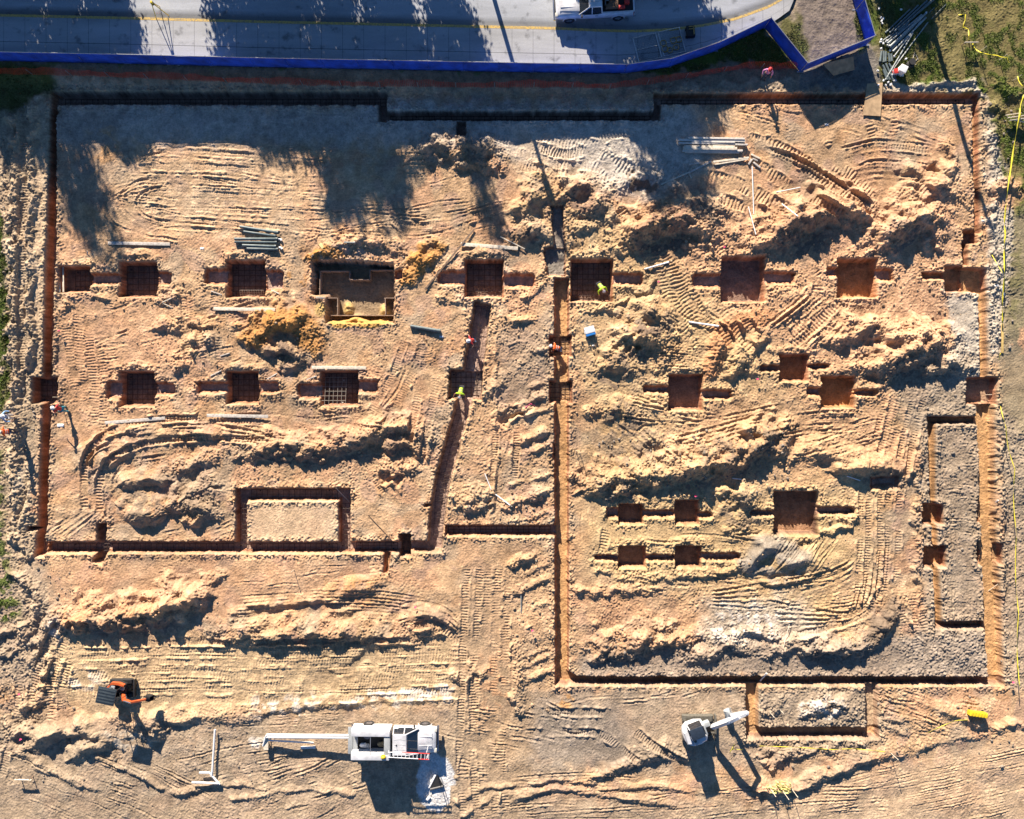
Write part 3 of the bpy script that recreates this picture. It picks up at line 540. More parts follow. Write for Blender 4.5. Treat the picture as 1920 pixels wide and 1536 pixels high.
# ------------------------------------------------------------------ the street stands above the pad
ZS = np.interp(X, STREET_X, STREET_Z)
FENCE = [(-90, 112), (0, 115), (240, 120), (480, 126), (740, 131), (1000, 136), (1170, 138), (1252, 127), (1340, 97), (1433, 53), (1500, 136), (1623, 86), (1604, 20), (1592, -20)]
fg = [gpx(px, py, zs(px)) for px, py in FENCE]
street_poly = [(-1000, -1000)] + [(-1000, fg[0][1])] + fg[:10] + fg[10:] + [(1592, -1000)]
ds = sdf([(-1000, -1000)] + [(-1000, fg[0][1])] + fg + [(1590, -1000)], X, Y)
bank = np.interp(X, [0, 1000, 1250, 1500, 1900], [46, 40, 30, 30, 30])
tb = sst(1 - np.clip(ds, 0, 999) / bank)
H = H + tb * (ZS + (0) - H * .6)
KERB = [(-90, 26.5), (0, 28.5), (240, 34), (480, 40.5), (800, 47.5), (1040, 53), (1120, 57), (1190, 58.5), (1260, 55), (1320, 47.5), (1380, 35), (1438, 14), (1475, -6), (1500, -30)]   # yellow line
hard = sdf([gpx(px, py, zs(px)) for px, py in [(-300, -300), (-300, 112), (0, 112), (240, 117), (480, 123), (740, 128), (1000, 133), (1170, 135), (1252, 124), (1340, 94), (1433, 50), (1452, 40), (1488, 16), (1500, -30), (1500, -300)]], X, Y)
tm = sst(.5 - hard / 8)
H = H * (1 - tm) + (ZS - .12) * tm
for x, y in [(1470, 60), (1540, 40)]: pass
# ------------------------------------------------------------------ excavations
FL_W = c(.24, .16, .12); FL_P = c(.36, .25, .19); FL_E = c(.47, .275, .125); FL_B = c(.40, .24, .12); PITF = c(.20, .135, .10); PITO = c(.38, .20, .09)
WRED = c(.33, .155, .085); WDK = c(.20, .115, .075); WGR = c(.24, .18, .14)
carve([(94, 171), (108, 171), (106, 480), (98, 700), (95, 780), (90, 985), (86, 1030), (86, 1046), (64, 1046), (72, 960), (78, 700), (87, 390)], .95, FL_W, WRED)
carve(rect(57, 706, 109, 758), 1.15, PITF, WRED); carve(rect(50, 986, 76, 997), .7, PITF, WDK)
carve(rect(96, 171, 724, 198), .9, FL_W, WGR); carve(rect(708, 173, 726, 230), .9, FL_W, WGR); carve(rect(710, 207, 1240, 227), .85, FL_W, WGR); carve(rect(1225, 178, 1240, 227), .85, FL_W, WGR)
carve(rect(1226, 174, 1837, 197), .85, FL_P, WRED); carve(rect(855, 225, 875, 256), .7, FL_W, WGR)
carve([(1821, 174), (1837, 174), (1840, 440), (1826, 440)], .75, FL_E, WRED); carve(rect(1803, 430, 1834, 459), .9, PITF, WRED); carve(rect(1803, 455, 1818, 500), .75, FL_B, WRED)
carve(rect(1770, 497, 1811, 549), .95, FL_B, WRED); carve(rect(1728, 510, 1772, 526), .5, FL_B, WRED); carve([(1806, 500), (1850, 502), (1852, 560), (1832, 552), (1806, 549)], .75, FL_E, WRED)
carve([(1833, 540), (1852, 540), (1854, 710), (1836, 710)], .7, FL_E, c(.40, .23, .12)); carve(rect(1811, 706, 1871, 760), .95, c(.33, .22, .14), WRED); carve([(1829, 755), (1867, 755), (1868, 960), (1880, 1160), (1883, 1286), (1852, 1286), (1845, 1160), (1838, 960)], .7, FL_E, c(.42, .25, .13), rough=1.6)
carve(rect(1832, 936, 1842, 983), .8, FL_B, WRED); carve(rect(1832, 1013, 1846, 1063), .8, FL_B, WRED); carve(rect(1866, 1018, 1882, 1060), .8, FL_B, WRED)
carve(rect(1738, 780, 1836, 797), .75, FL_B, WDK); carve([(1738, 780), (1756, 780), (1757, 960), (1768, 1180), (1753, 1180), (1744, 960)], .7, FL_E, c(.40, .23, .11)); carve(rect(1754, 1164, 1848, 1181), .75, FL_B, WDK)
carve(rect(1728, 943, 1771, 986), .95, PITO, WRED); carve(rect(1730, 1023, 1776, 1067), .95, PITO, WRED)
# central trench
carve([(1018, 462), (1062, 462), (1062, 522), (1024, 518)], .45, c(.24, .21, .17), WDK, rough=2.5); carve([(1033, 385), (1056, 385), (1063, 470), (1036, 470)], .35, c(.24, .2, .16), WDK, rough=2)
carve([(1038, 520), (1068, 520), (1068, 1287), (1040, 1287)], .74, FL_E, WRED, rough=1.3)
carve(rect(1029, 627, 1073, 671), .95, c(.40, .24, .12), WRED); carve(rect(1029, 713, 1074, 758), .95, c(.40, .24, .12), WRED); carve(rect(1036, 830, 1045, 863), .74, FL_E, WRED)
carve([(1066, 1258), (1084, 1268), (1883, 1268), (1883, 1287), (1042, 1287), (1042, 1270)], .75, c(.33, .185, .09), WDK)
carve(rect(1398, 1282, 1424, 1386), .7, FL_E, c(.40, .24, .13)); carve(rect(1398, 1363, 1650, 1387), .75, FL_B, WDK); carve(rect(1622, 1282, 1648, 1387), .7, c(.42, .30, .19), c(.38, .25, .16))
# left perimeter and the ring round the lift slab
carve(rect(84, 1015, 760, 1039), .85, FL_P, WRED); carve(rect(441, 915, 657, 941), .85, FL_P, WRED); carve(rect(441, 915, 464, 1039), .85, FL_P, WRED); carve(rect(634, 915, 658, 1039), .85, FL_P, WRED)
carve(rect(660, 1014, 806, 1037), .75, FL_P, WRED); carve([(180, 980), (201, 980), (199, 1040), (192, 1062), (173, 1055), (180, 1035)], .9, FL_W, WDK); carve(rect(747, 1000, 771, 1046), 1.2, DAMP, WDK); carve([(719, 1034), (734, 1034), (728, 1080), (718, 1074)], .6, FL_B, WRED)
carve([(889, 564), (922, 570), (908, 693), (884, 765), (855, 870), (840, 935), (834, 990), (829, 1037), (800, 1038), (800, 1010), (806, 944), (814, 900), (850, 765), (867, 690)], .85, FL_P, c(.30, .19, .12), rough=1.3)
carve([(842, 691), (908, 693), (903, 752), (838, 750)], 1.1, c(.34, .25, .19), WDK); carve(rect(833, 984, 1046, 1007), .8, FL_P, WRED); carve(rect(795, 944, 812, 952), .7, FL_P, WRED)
# pad footings with their side channels
def pit(x0, y0, x1, y1, dep=1.1, floor=PITF, wall=WRED, wings=(), wf=None):
    for a, b2, c2, d2 in wings:
        n = 5 * (1 if a < x0 else -1)
        q = [(a, b2 + 3), (a + abs(n) * 1.2, b2), (c2 + 4, b2), (c2 + 4, d2), (a + 5, d2), (a, d2 - 4)] if a < x0 else [(a - 4, b2), (c2 - 6, b2), (c2, b2 + 4), (c2, d2 - 5), (c2 - 6, d2), (a - 4, d2)]
        carve(q, .5, wf if wf is not None else FL_P, wall, rough=1.8, ramp=5)
    carve(rect(x0, y0, x1, y1), dep, floor, wall)
PITS = []
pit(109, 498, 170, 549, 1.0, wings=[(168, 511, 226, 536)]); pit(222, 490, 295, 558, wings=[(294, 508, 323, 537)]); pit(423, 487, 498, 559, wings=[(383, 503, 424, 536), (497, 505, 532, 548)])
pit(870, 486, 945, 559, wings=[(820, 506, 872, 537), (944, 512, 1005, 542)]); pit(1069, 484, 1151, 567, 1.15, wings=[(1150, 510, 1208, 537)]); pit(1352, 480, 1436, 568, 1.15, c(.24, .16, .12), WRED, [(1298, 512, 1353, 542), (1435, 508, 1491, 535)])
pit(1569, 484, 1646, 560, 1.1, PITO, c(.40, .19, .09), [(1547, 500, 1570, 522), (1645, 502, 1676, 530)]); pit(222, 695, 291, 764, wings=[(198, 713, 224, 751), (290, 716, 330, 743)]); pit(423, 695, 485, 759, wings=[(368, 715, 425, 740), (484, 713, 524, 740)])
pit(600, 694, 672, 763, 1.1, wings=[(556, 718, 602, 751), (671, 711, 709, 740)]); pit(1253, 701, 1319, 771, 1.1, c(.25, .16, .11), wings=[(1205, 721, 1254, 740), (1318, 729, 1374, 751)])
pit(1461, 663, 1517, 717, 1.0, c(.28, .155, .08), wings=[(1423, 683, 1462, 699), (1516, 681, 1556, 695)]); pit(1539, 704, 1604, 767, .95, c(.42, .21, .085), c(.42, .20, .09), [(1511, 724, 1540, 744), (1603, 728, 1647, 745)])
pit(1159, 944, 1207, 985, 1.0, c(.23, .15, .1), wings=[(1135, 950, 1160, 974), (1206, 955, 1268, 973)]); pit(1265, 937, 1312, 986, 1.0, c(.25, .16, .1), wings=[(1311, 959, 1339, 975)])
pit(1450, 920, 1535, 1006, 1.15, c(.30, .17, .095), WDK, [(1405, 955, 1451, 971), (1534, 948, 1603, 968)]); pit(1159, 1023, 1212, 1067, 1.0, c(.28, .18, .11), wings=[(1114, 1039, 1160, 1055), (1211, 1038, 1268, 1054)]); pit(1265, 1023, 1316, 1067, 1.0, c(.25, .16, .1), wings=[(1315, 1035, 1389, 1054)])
# big formwork pit
carve([(583, 488), (640, 486), (740, 494), (741, 560), (738, 607), (610, 607), (608, 558), (584, 556)], 1.25, c(.28, .20, .12), c(.27, .18, .12), rough=1.6, ramp=7)
carve([(738, 507), (756, 505), (756, 525), (738, 527)], .5, FL_P, WRED)
# scoops in the soil
carve([(1630, 893), (1689, 889), (1688, 919), (1632, 921)], .35, c(.27, .21, .16), WDK, rough=1.5, ramp=8)
carve_all()
def scoop(): pass
# loose sand thrown against the formwork
b = box(585, 560, 740, 610, 5)
sx = np.exp(-((X[b] - 672) / 50) ** 4) * np.exp(-((Y[b] - 603 - 3 * np.sin(X[b] / 9)) / 9) ** 2) * 1.0
H[b] = np.maximum(H[b], -1.25 + sx * 1.05 * (1 + .12 * N10[b] + .1 * N25[b])); C[b] += (c(.50, .29, .09) - C[b]) * sst(sx * 3)[..., None]
for ox, oy in [(600, 580), (648, 576), (718, 580)]:
    g = np.exp(-(((X[b] - ox) / 9) ** 2 + ((Y[b] - oy) / 12) ** 2)); H[b] = np.maximum(H[b], -1.3 + g * .5 * (1 + .2 * N10[b])); C[b] += (c(.44, .30, .12) - C[b]) * sst(g * 2)[..., None]
# crisp crumbs everywhere, then fine tint
H += .0045 * FN2 * (.6 + .4 * np.clip(N70, -1, 1))
C *= (1 + .07 * N25 + .05 * N10 + .05 * N4 + .05 * N250)[..., None]
C[:] = np.clip(C, .012, .8)
# ------------------------------------------------------------------ object helpers
def tag(o, label=None, cat=None, group=None, kind=None):
    if label: o['label'] = label
    if cat: o['category'] = cat
    if group: o['group'] = group
    if kind: o['kind'] = kind
    return o
def thing(name, label, cat, loc=(0, 0, 0), rz=0, group=None):
    o = bpy.data.objects.new(name, None); COL.objects.link(o)
    o.location = loc; o.rotation_euler = (0, 0, rz); o.empty_display_size = .2
    return tag(o, label, cat, group)
def link(name, me, mat, parent=None):
    o = bpy.data.objects.new(name, me); COL.objects.link(o)
    if mat: me.materials.append(mat)
    if parent: o.parent = parent
    return o
class MB:
    def __init__(s): s.bm = bmesh.new()
    def box(s, c, d, rz=0, bev=0, M=None, rot=None):
        m = Matrix.Translation(c) @ (rot.to_4x4() if rot else Matrix.Rotation(rz, 4, 'Z')) @ Matrix.Diagonal((d[0], d[1], d[2], 1))
        r = bmesh.ops.create_cube(s.bm, size=1, matrix=(M @ m) if M else m)
        if bev:
            vs = set(r['verts']); es = [e for e in s.bm.edges if e.verts[0] in vs and e.verts[1] in vs]
            bmesh.ops.bevel(s.bm, geom=es, offset=bev, segments=2, affect='EDGES', profile=.6)
        return s
    def tube(s, a, b, r, r2=None, n=10, caps=True):
        a = Vector(a); b = Vector(b); d = b - a
        m = Matrix.Translation((a + b) / 2) @ d.to_track_quat('Z', 'Y').to_matrix().to_4x4()
        bmesh.ops.create_cone(s.bm, cap_ends=caps, segments=n, radius1=r, radius2=r if r2 is None else r2, depth=max(d.length, 1e-4), matrix=m); return s
    def path(s, pts, r, n=8):
        pts = [Vector(p) for p in pts]; rings = []
        for i, p in enumerate(pts):
            t = (pts[min(i + 1, len(pts) - 1)] - pts[max(i - 1, 0)]).normalized()
            q = t.to_track_quat('Z', 'Y'); rr = r[i] if isinstance(r, (list, tuple)) else r
            rings.append([s.bm.verts.new(p + q @ Vector((math.cos(2 * math.pi * k / n) * rr, math.sin(2 * math.pi * k / n) * rr, 0))) for k in range(n)])
        for a, b in zip(rings, rings[1:]):
            for k in range(n): s.bm.faces.new((a[k], a[(k + 1) % n], b[(k + 1) % n], b[k]))
        s.bm.faces.new(rings[0][::-1]); s.bm.faces.new(rings[-1]); return s
    def loft(s, rings, cap=True, closed=True):
        vs = [[s.bm.verts.new(p) for p in r] for r in rings]; n = len(vs[0])
        for a, b in zip(vs, vs[1:]):
            for k in range(n if closed else n - 1): s.bm.faces.new((a[k], a[(k + 1) % n], b[(k + 1) % n], b[k]))
        if cap and closed: s.bm.faces.new(vs[0][::-1]); s.bm.faces.new(vs[-1])
        return s
    def prism(s, pts, z0, z1):
        return s.loft([[(p[0], p[1], z0) for p in pts], [(p[0], p[1], z1) for p in pts]])
    def prof(s, pts, y0, y1):
        "profile in x-z pushed along y"
        return s.loft([[(p[0], y0, p[1]) for p in pts], [(p[0], y1, p[1]) for p in pts]])
    def ball(s, c, r, sc=(1, 1, 1), sub=2, rz=0):
        bmesh.ops.create_icosphere(s.bm, subdivisions=sub, radius=r, matrix=Matrix.Translation(c) @ Matrix.Rotation(rz, 4, 'Z') @ Matrix.Diagonal((*sc, 1))); return s
    def quad(s, *p):
        s.bm.faces.new([s.bm.verts.new(q) for q in p]); return s
    def mesh(s, name, smooth=False):
        bmesh.ops.recalc_face_normals(s.bm, faces=s.bm.faces)
        me = bpy.data.meshes.new(name); s.bm.to_mesh(me); s.bm.free()
        if smooth:
            me.shade_smooth()
            if smooth != 2: me.set_sharp_from_angle(angle=R(38))
        return me
    def build(s, name, mat, parent=None, smooth=True):
        return link(name, s.mesh(name, smooth), mat, parent)

# ------------------------------------------------------------------ materials
MATS = {}
def mat(name, col, rough=.6, metal=0, noise=.12, scale=6, bump=0, col2=None, spec=.5, trans=0, coat=0):
    if name in MATS: return MATS[name]
    m = bpy.data.materials.new(name); m.use_nodes = True; nt = m.node_tree; N = nt.nodes; L = nt.links
    b = N['Principled BSDF']; b.inputs['Roughness'].default_value = rough; b.inputs['Metallic'].default_value = metal
    b.inputs['Specular IOR Level'].default_value = spec; b.inputs['Coat Weight'].default_value = coat
    tc = N.new('ShaderNodeTexCoord'); n = N.new('ShaderNodeTexNoise'); n.inputs['Scale'].default_value = scale; n.inputs['Detail'].default_value = 6
    L.new(tc.outputs['Object'], n.inputs['Vector'])
    r = N.new('ShaderNodeValToRGB'); L.new(n.outputs['Fac'], r.inputs['Fac'])
    a = [max(0, v * (1 - noise * 1.6)) for v in col] if col2 is None else col2
    r.color_ramp.elements[0].position = .3; r.color_ramp.elements[1].position = .65
    r.color_ramp.elements[0].color = (*a, 1); r.color_ramp.elements[1].color = (*[min(1, v * (1 + noise * .6)) for v in col], 1)
    L.new(r.outputs['Color'], b.inputs['Base Color'])
    if bump:
        bp = N.new('ShaderNodeBump'); bp.inputs['Strength'].default_value = bump; bp.inputs['Distance'].default_value = .02
        L.new(n.outputs['Fac'], bp.inputs['Height']); L.new(bp.outputs['Normal'], b.inputs['Normal'])
    MATS[name] = m; return m
def soil_mat():
    m = bpy.data.materials.new('site_soil'); m.use_nodes = True; nt = m.node_tree; N = nt.nodes; L = nt.links
    b = N['Principled BSDF']; b.inputs['Roughness'].default_value = .95; b.inputs['Specular IOR Level'].default_value = .15
    at = N.new('ShaderNodeAttribute'); at.attribute_name = 'soil'
    geo = N.new('ShaderNodeNewGeometry')
    n1 = N.new('ShaderNodeTexNoise'); n1.inputs['Scale'].default_value = 9; n1.inputs['Detail'].default_value = 8; n1.inputs['Roughness'].default_value = .65
    n2 = N.new('ShaderNodeTexNoise'); n2.inputs['Scale'].default_value = 2.2; n2.inputs['Detail'].default_value = 5
    n3 = N.new('ShaderNodeTexVoronoi'); n3.inputs['Scale'].default_value = 7
    for n in (n1, n2, n3): L.new(geo.outputs['Position'], n.inputs['Vector'])
    mr = N.new('ShaderNodeMapRange'); mr.inputs['To Min'].default_value = .72; mr.inputs['To Max'].default_value = 1.26; L.new(n1.outputs['Fac'], mr.inputs['Value']); mr.inputs['From Min'].default_value = .3; mr.inputs['From Max'].default_value = .7
    mr2 = N.new('ShaderNodeMapRange'); mr2.inputs['To Min'].default_value = .86; mr2.inputs['To Max'].default_value = 1.13; L.new(n2.outputs['Fac'], mr2.inputs['Value']); mr2.inputs['From Min'].default_value = .3; mr2.inputs['From Max'].default_value = .7
    mu = N.new('ShaderNodeMath'); mu.operation = 'MULTIPLY'; L.new(mr.outputs[0], mu.inputs[0]); L.new(mr2.outputs[0], mu.inputs[1])
    mx = N.new('ShaderNodeVectorMath'); mx.operation = 'SCALE'; L.new(at.outputs['Color'], mx.inputs[0]); L.new(mu.outputs[0], mx.inputs['Scale'])
    L.new(mx.outputs[0], b.inputs['Base Color'])
    ad = N.new('ShaderNodeMath'); ad.operation = 'MULTIPLY_ADD'; L.new(n3.outputs['Distance'], ad.inputs[0]); ad.inputs[1].default_value = -.45; L.new(n1.outputs['Fac'], ad.inputs[2])
    bp = N.new('ShaderNodeBump'); bp.inputs['Strength'].default_value = .7; bp.inputs['Distance'].default_value = .048
    L.new(ad.outputs[0], bp.inputs['Height']); L.new(bp.outputs['Normal'], b.inputs['Normal'])
    return m

# ------------------------------------------------------------------ the ground sheet
ext = np.array([3, 8, 18, 40, 80, 160, 320, 640, 1300, 2600, 5200, 10400, 21000, 42000, 80000], float) * 1.6
GX = np.concatenate([gx[0] - ext[::-1], gx, gx[-1] + ext]); GY = np.concatenate([gy[0] - ext[::-1], gy, gy[-1] + ext])
K = len(ext)
HZ = np.pad(H, K, mode='edge'); CC = np.pad(C, ((K, K), (K, K), (0, 0)), mode='edge')
oi = np.maximum(np.maximum(K - np.arange(len(GX)), np.arange(len(GX)) - (K + NX - 1)), 0)[None, :]
oj = np.maximum(np.maximum(K - np.arange(len(GY)), np.arange(len(GY)) - (K + NY - 1)), 0)[:, None]
far = np.clip(np.maximum(oi, oj) / 4.0, 0, 1)[..., None]
CC = CC * (1 - far) + c(.20, .19, .10) * far
nx, ny = len(GX), len(GY)
co = np.empty((ny, nx, 3), np.float32)
co[..., 0] = ((GX - 960) / PX)[None, :]; co[..., 1] = ((768 - GY) / PX)[:, None]; co[..., 2] = HZ
idx = np.arange(nx * ny, dtype=np.int32).reshape(ny, nx)
quads = np.stack([idx[1:, :-1], idx[1:, 1:], idx[:-1, 1:], idx[:-1, :-1]], -1).reshape(-1)
me = bpy.data.meshes.new('ground')
me.vertices.add(nx * ny); me.vertices.foreach_set('co', co.ravel())
nf = len(quads) // 4
me.loops.add(nf * 4); me.loops.foreach_set('vertex_index', quads)
me.polygons.add(nf); me.polygons.foreach_set('loop_start', np.arange(0, nf * 4, 4, dtype=np.int32)); me.polygons.foreach_set('loop_total', np.full(nf, 4, np.int32))
me.polygons.foreach_set('use_smooth', np.ones(nf, bool))
me.update(calc_edges=True)
ca = me.attributes.new('soil', 'FLOAT_COLOR', 'POINT')
rgba = np.ones((ny * nx, 4), np.float32); rgba[:, :3] = CC.reshape(-1, 3); ca.data.foreach_set('color', rgba.ravel())
ground = link('ground', me, soil_mat()); tag(ground, kind='structure')

# ------------------------------------------------------------------ street
def street_mat(name, col, joints):
    m = bpy.data.materials.new(name); m.use_nodes = True; nt = m.node_tree; N = nt.nodes; L = nt.links
    b = N['Principled BSDF']; b.inputs['Roughness'].default_value = .85; b.inputs['Specular IOR Level'].default_value = .3
    uv = N.new('ShaderNodeUVMap'); geo = N.new('ShaderNodeNewGeometry')
    n1 = N.new('ShaderNodeTexNoise'); n1.inputs['Scale'].default_value = .5; n1.inputs['Detail'].default_value = 7; n1.inputs['Roughness'].default_value = .62
    n2 = N.new('ShaderNodeTexNoise'); n2.inputs['Scale'].default_value = 14; n2.inputs['Detail'].default_value = 4
    n3 = N.new('ShaderNodeTexNoise'); n3.inputs['Scale'].default_value = 1.4; n3.inputs['Detail'].default_value = 8
    mp = N.new('ShaderNodeMapping'); mp.inputs['Scale'].default_value = (.25, 1.6, 1); L.new(geo.outputs['Position'], mp.inputs['Vector'])
    L.new(mp.outputs[0], n1.inputs['Vector']); L.new(geo.outputs['Position'], n2.inputs['Vector']); L.new(geo.outputs['Position'], n3.inputs['Vector'])
    def rng_(src, a, b2, lo=.3, hi=.7):
        r = N.new('ShaderNodeMapRange'); r.inputs['From Min'].default_value = lo; r.inputs['From Max'].default_value = hi; r.inputs['To Min'].default_value = a; r.inputs['To Max'].default_value = b2; L.new(src, r.inputs['Value']); return r.outputs[0]
    def mul(a, b2):
        q = N.new('ShaderNodeMath'); q.operation = 'MULTIPLY'; L.new(a, q.inputs[0]); L.new(b2, q.inputs[1]); return q.outputs[0]
    f = mul(mul(rng_(n1.outputs['Fac'], .72, 1.15), rng_(n2.outputs['Fac'], .9, 1.08)), rng_(n3.outputs['Fac'], .55, 1.05, .28, .42))
    sx = N.new('ShaderNodeSeparateXYZ'); L.new(uv.outputs[0], sx.inputs[0])
    def line(src, period, w, off=0):
        a = N.new('ShaderNodeMath'); a.operation = 'ADD'; a.inputs[1].default_value = off; L.new(src, a.inputs[0])
        q = N.new('ShaderNodeMath'); q.operation = 'PINGPONG'; q.inputs[1].default_value = period / 2; L.new(a.outputs[0], q.inputs[0])
        g = N.new('ShaderNodeMath'); g.operation = 'GREATER_THAN'; g.inputs[1].default_value = w; L.new(q.outputs[0], g.inputs[0])
        r = N.new('ShaderNodeMapRange'); r.inputs['To Min'].default_value = .42; r.inputs['To Max'].default_value = 1; L.new(g.outputs[0], r.inputs['Value']); return r.outputs[0]
    if joints:
        f = mul(f, line(sx.outputs[0], 1.56, .014)); f = mul(f, line(sx.outputs[1], 1.10, .008, .53))
    else:
        f = mul(f, rng_(sx.outputs[1], .45, 1, .985, .96))
    mx = N.new('ShaderNodeVectorMath'); mx.operation = 'SCALE'; mx.inputs[0].default_value = col; L.new(f, mx.inputs['Scale'])
    L.new(mx.outputs[0], b.inputs['Base Color'])
    bp = N.new('ShaderNodeBump'); bp.inputs['Strength'].default_value = .25; bp.inputs['Distance'].default_value = .01; L.new(n2.outputs['Fac'], bp.inputs['Height']); L.new(bp.outputs['Normal'], b.inputs['Normal'])
    return m
kx, ky = zip(*([(-900, 10)] + KERB)); 
SOUTH = [(-900, 104), (-90, 110), (0, 113), (240, 118), (480, 124), (740, 129), (1000, 134), (1170, 136), (1252, 125), (1340, 95), (1433, 51), (1455, 38), (1488, 14), (1500, -29)]
sxp, syp = zip(*SOUTH)
xs_ = [-900 + i * 20 for i in range(120)] + [1500]
def strip(name, fa, fb, za, zb, m, kind='structure', vA=0, vB=1):
    bm = bmesh.new(); uvl = bm.loops.layers.uv.new('UVMap'); prev = None
    for x in xs_:
        a = bm.verts.new(W(x, fa(x), zs(x) + za)); b2 = bm.verts.new(W(x, fb(x), zs(x) + zb))
        if prev:
            f = bm.faces.new((prev[0], prev[1], b2, a))
            for l in f.loops: l[uvl].uv = (l.vert.co.x, vA if l.vert in (a, prev[0]) else vB)
        prev = (a, b2)
    me = bpy.data.meshes.new(name); bmesh.ops.recalc_face_normals(bm, faces=bm.faces)
    if bm.faces[0:1] and bm.faces[0].normal.z < 0: bmesh.ops.reverse_faces(bm, faces=bm.faces)
    bm.to_mesh(me); bm.free()
    o = link(name, me, m); tag(o, kind=kind); return o
fk = lambda x: float(np.interp(x, kx, ky)); fs = lambda x: float(np.interp(x, sxp, syp))
strip('road', lambda x: -420, lambda x: fk(x) - 2, 0, 0, street_mat('road_asphalt', (.375, .395, .415), False))
strip('pavement', lambda x: fk(x) + 2.6, fs, .122, .122, street_mat('pavement_concrete', (.37, .375, .37), True))
km = mat('kerb_paint', (.55, .36, .075), .8, noise=.35, scale=9, col2=(.24, .20, .13))
strip('kerb', lambda x: fk(x) - 2.3, lambda x: fk(x) + 2.7, .127, .127, km)
strip('kerb_face', lambda x: fk(x) - 2.31, lambda x: fk(x) - 2.3, -.15, .127, km)
# concrete ramp beside the verge is part of the pavement sheet

# ------------------------------------------------------------------ light, sky, camera
sv = Vector((-math.sin(R(SUN_AZ)) * math.cos(R(SUN_EL)), math.cos(R(SUN_AZ)) * math.cos(R(SUN_EL)), math.sin(R(SUN_EL))))
sl_ = bpy.data.lights.new('sun', 'SUN'); sl_.energy = 5.0; sl_.angle = R(.5); sl_.color = (1, .88, .75)
so = bpy.data.objects.new('sun', sl_); COL.objects.link(so); so.rotation_euler = sv.to_track_quat('Z', 'Y').to_euler(); so.location = sv * 100
w = bpy.data.worlds.new('World'); S.world = w; w.use_nodes = True
nt = w.node_tree; bg = nt.nodes['Background']; sky = nt.nodes.new('ShaderNodeTexSky'); sky.sky_type = 'NISHITA'; sky.sun_disc = False
sky.sun_elevation = R(SUN_EL); sky.sun_rotation = R(-SUN_AZ); sky.altitude = 20; sky.ozone_density = 8.0; sky.dust_density = .1; sky.air_density = 1.0
nt.links.new(sky.outputs[0], bg.inputs[0]); bg.inputs[1].default_value = .048
cam = bpy.data.cameras.new('camera'); cam.sensor_width = 36; cam.lens = 36 * 1500 / 1920; cam.clip_end = 6000; cam.clip_start = .5
co_ = bpy.data.objects.new('camera', cam); COL.objects.link(co_); co_.location = (0, 0, H0); co_.rotation_euler = (0, 0, 0); S.camera = co_
S.view_settings.view_transform = 'Standard'; S.view_settings.look = 'None'; S.view_settings.exposure = 1.36; S.view_settings.gamma = 1
S.cycles.max_bounces = 6; S.cycles.diffuse_bounces = 3
# ------------------------------------------------------------------ blue screen fence along the street
BLUE = mat('blue_screen', (.010, .075, .55), .75, noise=.3, scale=1.2)
STEEL = mat('galvanised', (.50, .51, .52), .4, .7, noise=.2, scale=20)
def zg(px, py): return gz(*gpx(px, py, 0))
def resample(pts, step):
    out = [Vector(pts[0])]; 
    for a, b2 in zip(pts, pts[1:]):
        a = Vector(a); b2 = Vector(b2); n = max(1, round((b2 - a).length / step))
        out += [a + (b2 - a) * (k + 1) / n for k in range(n)]
    return out
def fence_line(pts, hz=0): return [W(px, py, zs(px) - .02) for px, py in pts]
FH = 1.62
def build_fence():
    F0 = fence_line([(-420, 110)] + FENCE + [(1575, -120)])
    t = thing('screen_fence', 'long blue fabric construction fence on steel posts between the pavement and the dig', 'fence', F0[0])
    o = F0[0]
    runs = [F0[:11], F0[10:12], F0[11:13], F0[12:]]
    rr = random.Random(3)
    for run in runs:
        Q = resample(run, 2.9)
        for qa, qb in zip(Q, Q[1:]):
            d = qb - qa
            if d.length < .3: continue
            if qa.x < -46 and qb.x < -46: P = [qa, qb]
            else: P = [qa + d * (.0015 + .997 * k / 12) for k in range(13)]
            nrm = Vector((-d.y, d.x, 0)).normalized(); m = MB(); prev = None; ph = rr.random() * 6; am = .02 + .07 * rr.random(); tp = rr.uniform(-.03, .015); of = rr.uniform(-.008, .008)
            for i, p in enumerate(P):
                u = i / (len(P) - 1); col = []
                for k in range(6):
                    f = k / 5; bow = of + am * math.sin(u * 3.14) * math.sin(f * 3.1) + .018 * math.sin(u * 19 + k + ph) * math.sin(f * 3) + .02 * math.sin(u * 7 + f * 9 + ph) * f
                    col.append(p - o + nrm * bow + Vector((0, 0, .05 + f * (FH - .05 + tp - .03 * math.sin(u * 3.14)))))
                vs = [m.bm.verts.new(q) for q in col]
                if prev:
                    for k in range(5): m.bm.faces.new((prev[k], vs[k], vs[k + 1], prev[k + 1]))
                prev = vs
            so_ = m.build('screen_panel', BLUE, t); md = so_.modifiers.new('thickness', 'SOLIDIFY'); md.thickness = .006; md.offset = 0
    for run in runs:
        r = MB(); r.path([p - o + Vector((0, 0, FH + .01)) for p in resample(run, 1.0)], .028, 6); r.build('top_rail', STEEL, t)
    n = 0
    for i, p in enumerate(resample(F0, 2.9)):
        if p.x < -41 or n > 60: continue
        n += 1
        m = MB(); m.tube(p - o + Vector((0, .04, -.1)), p - o + Vector((0, .04, FH + .06)), .03, n=8); m.box(p - o + Vector((0, .04, .03)), (.5, .12, .05)); m.build('post', STEEL, t)
build_fence()
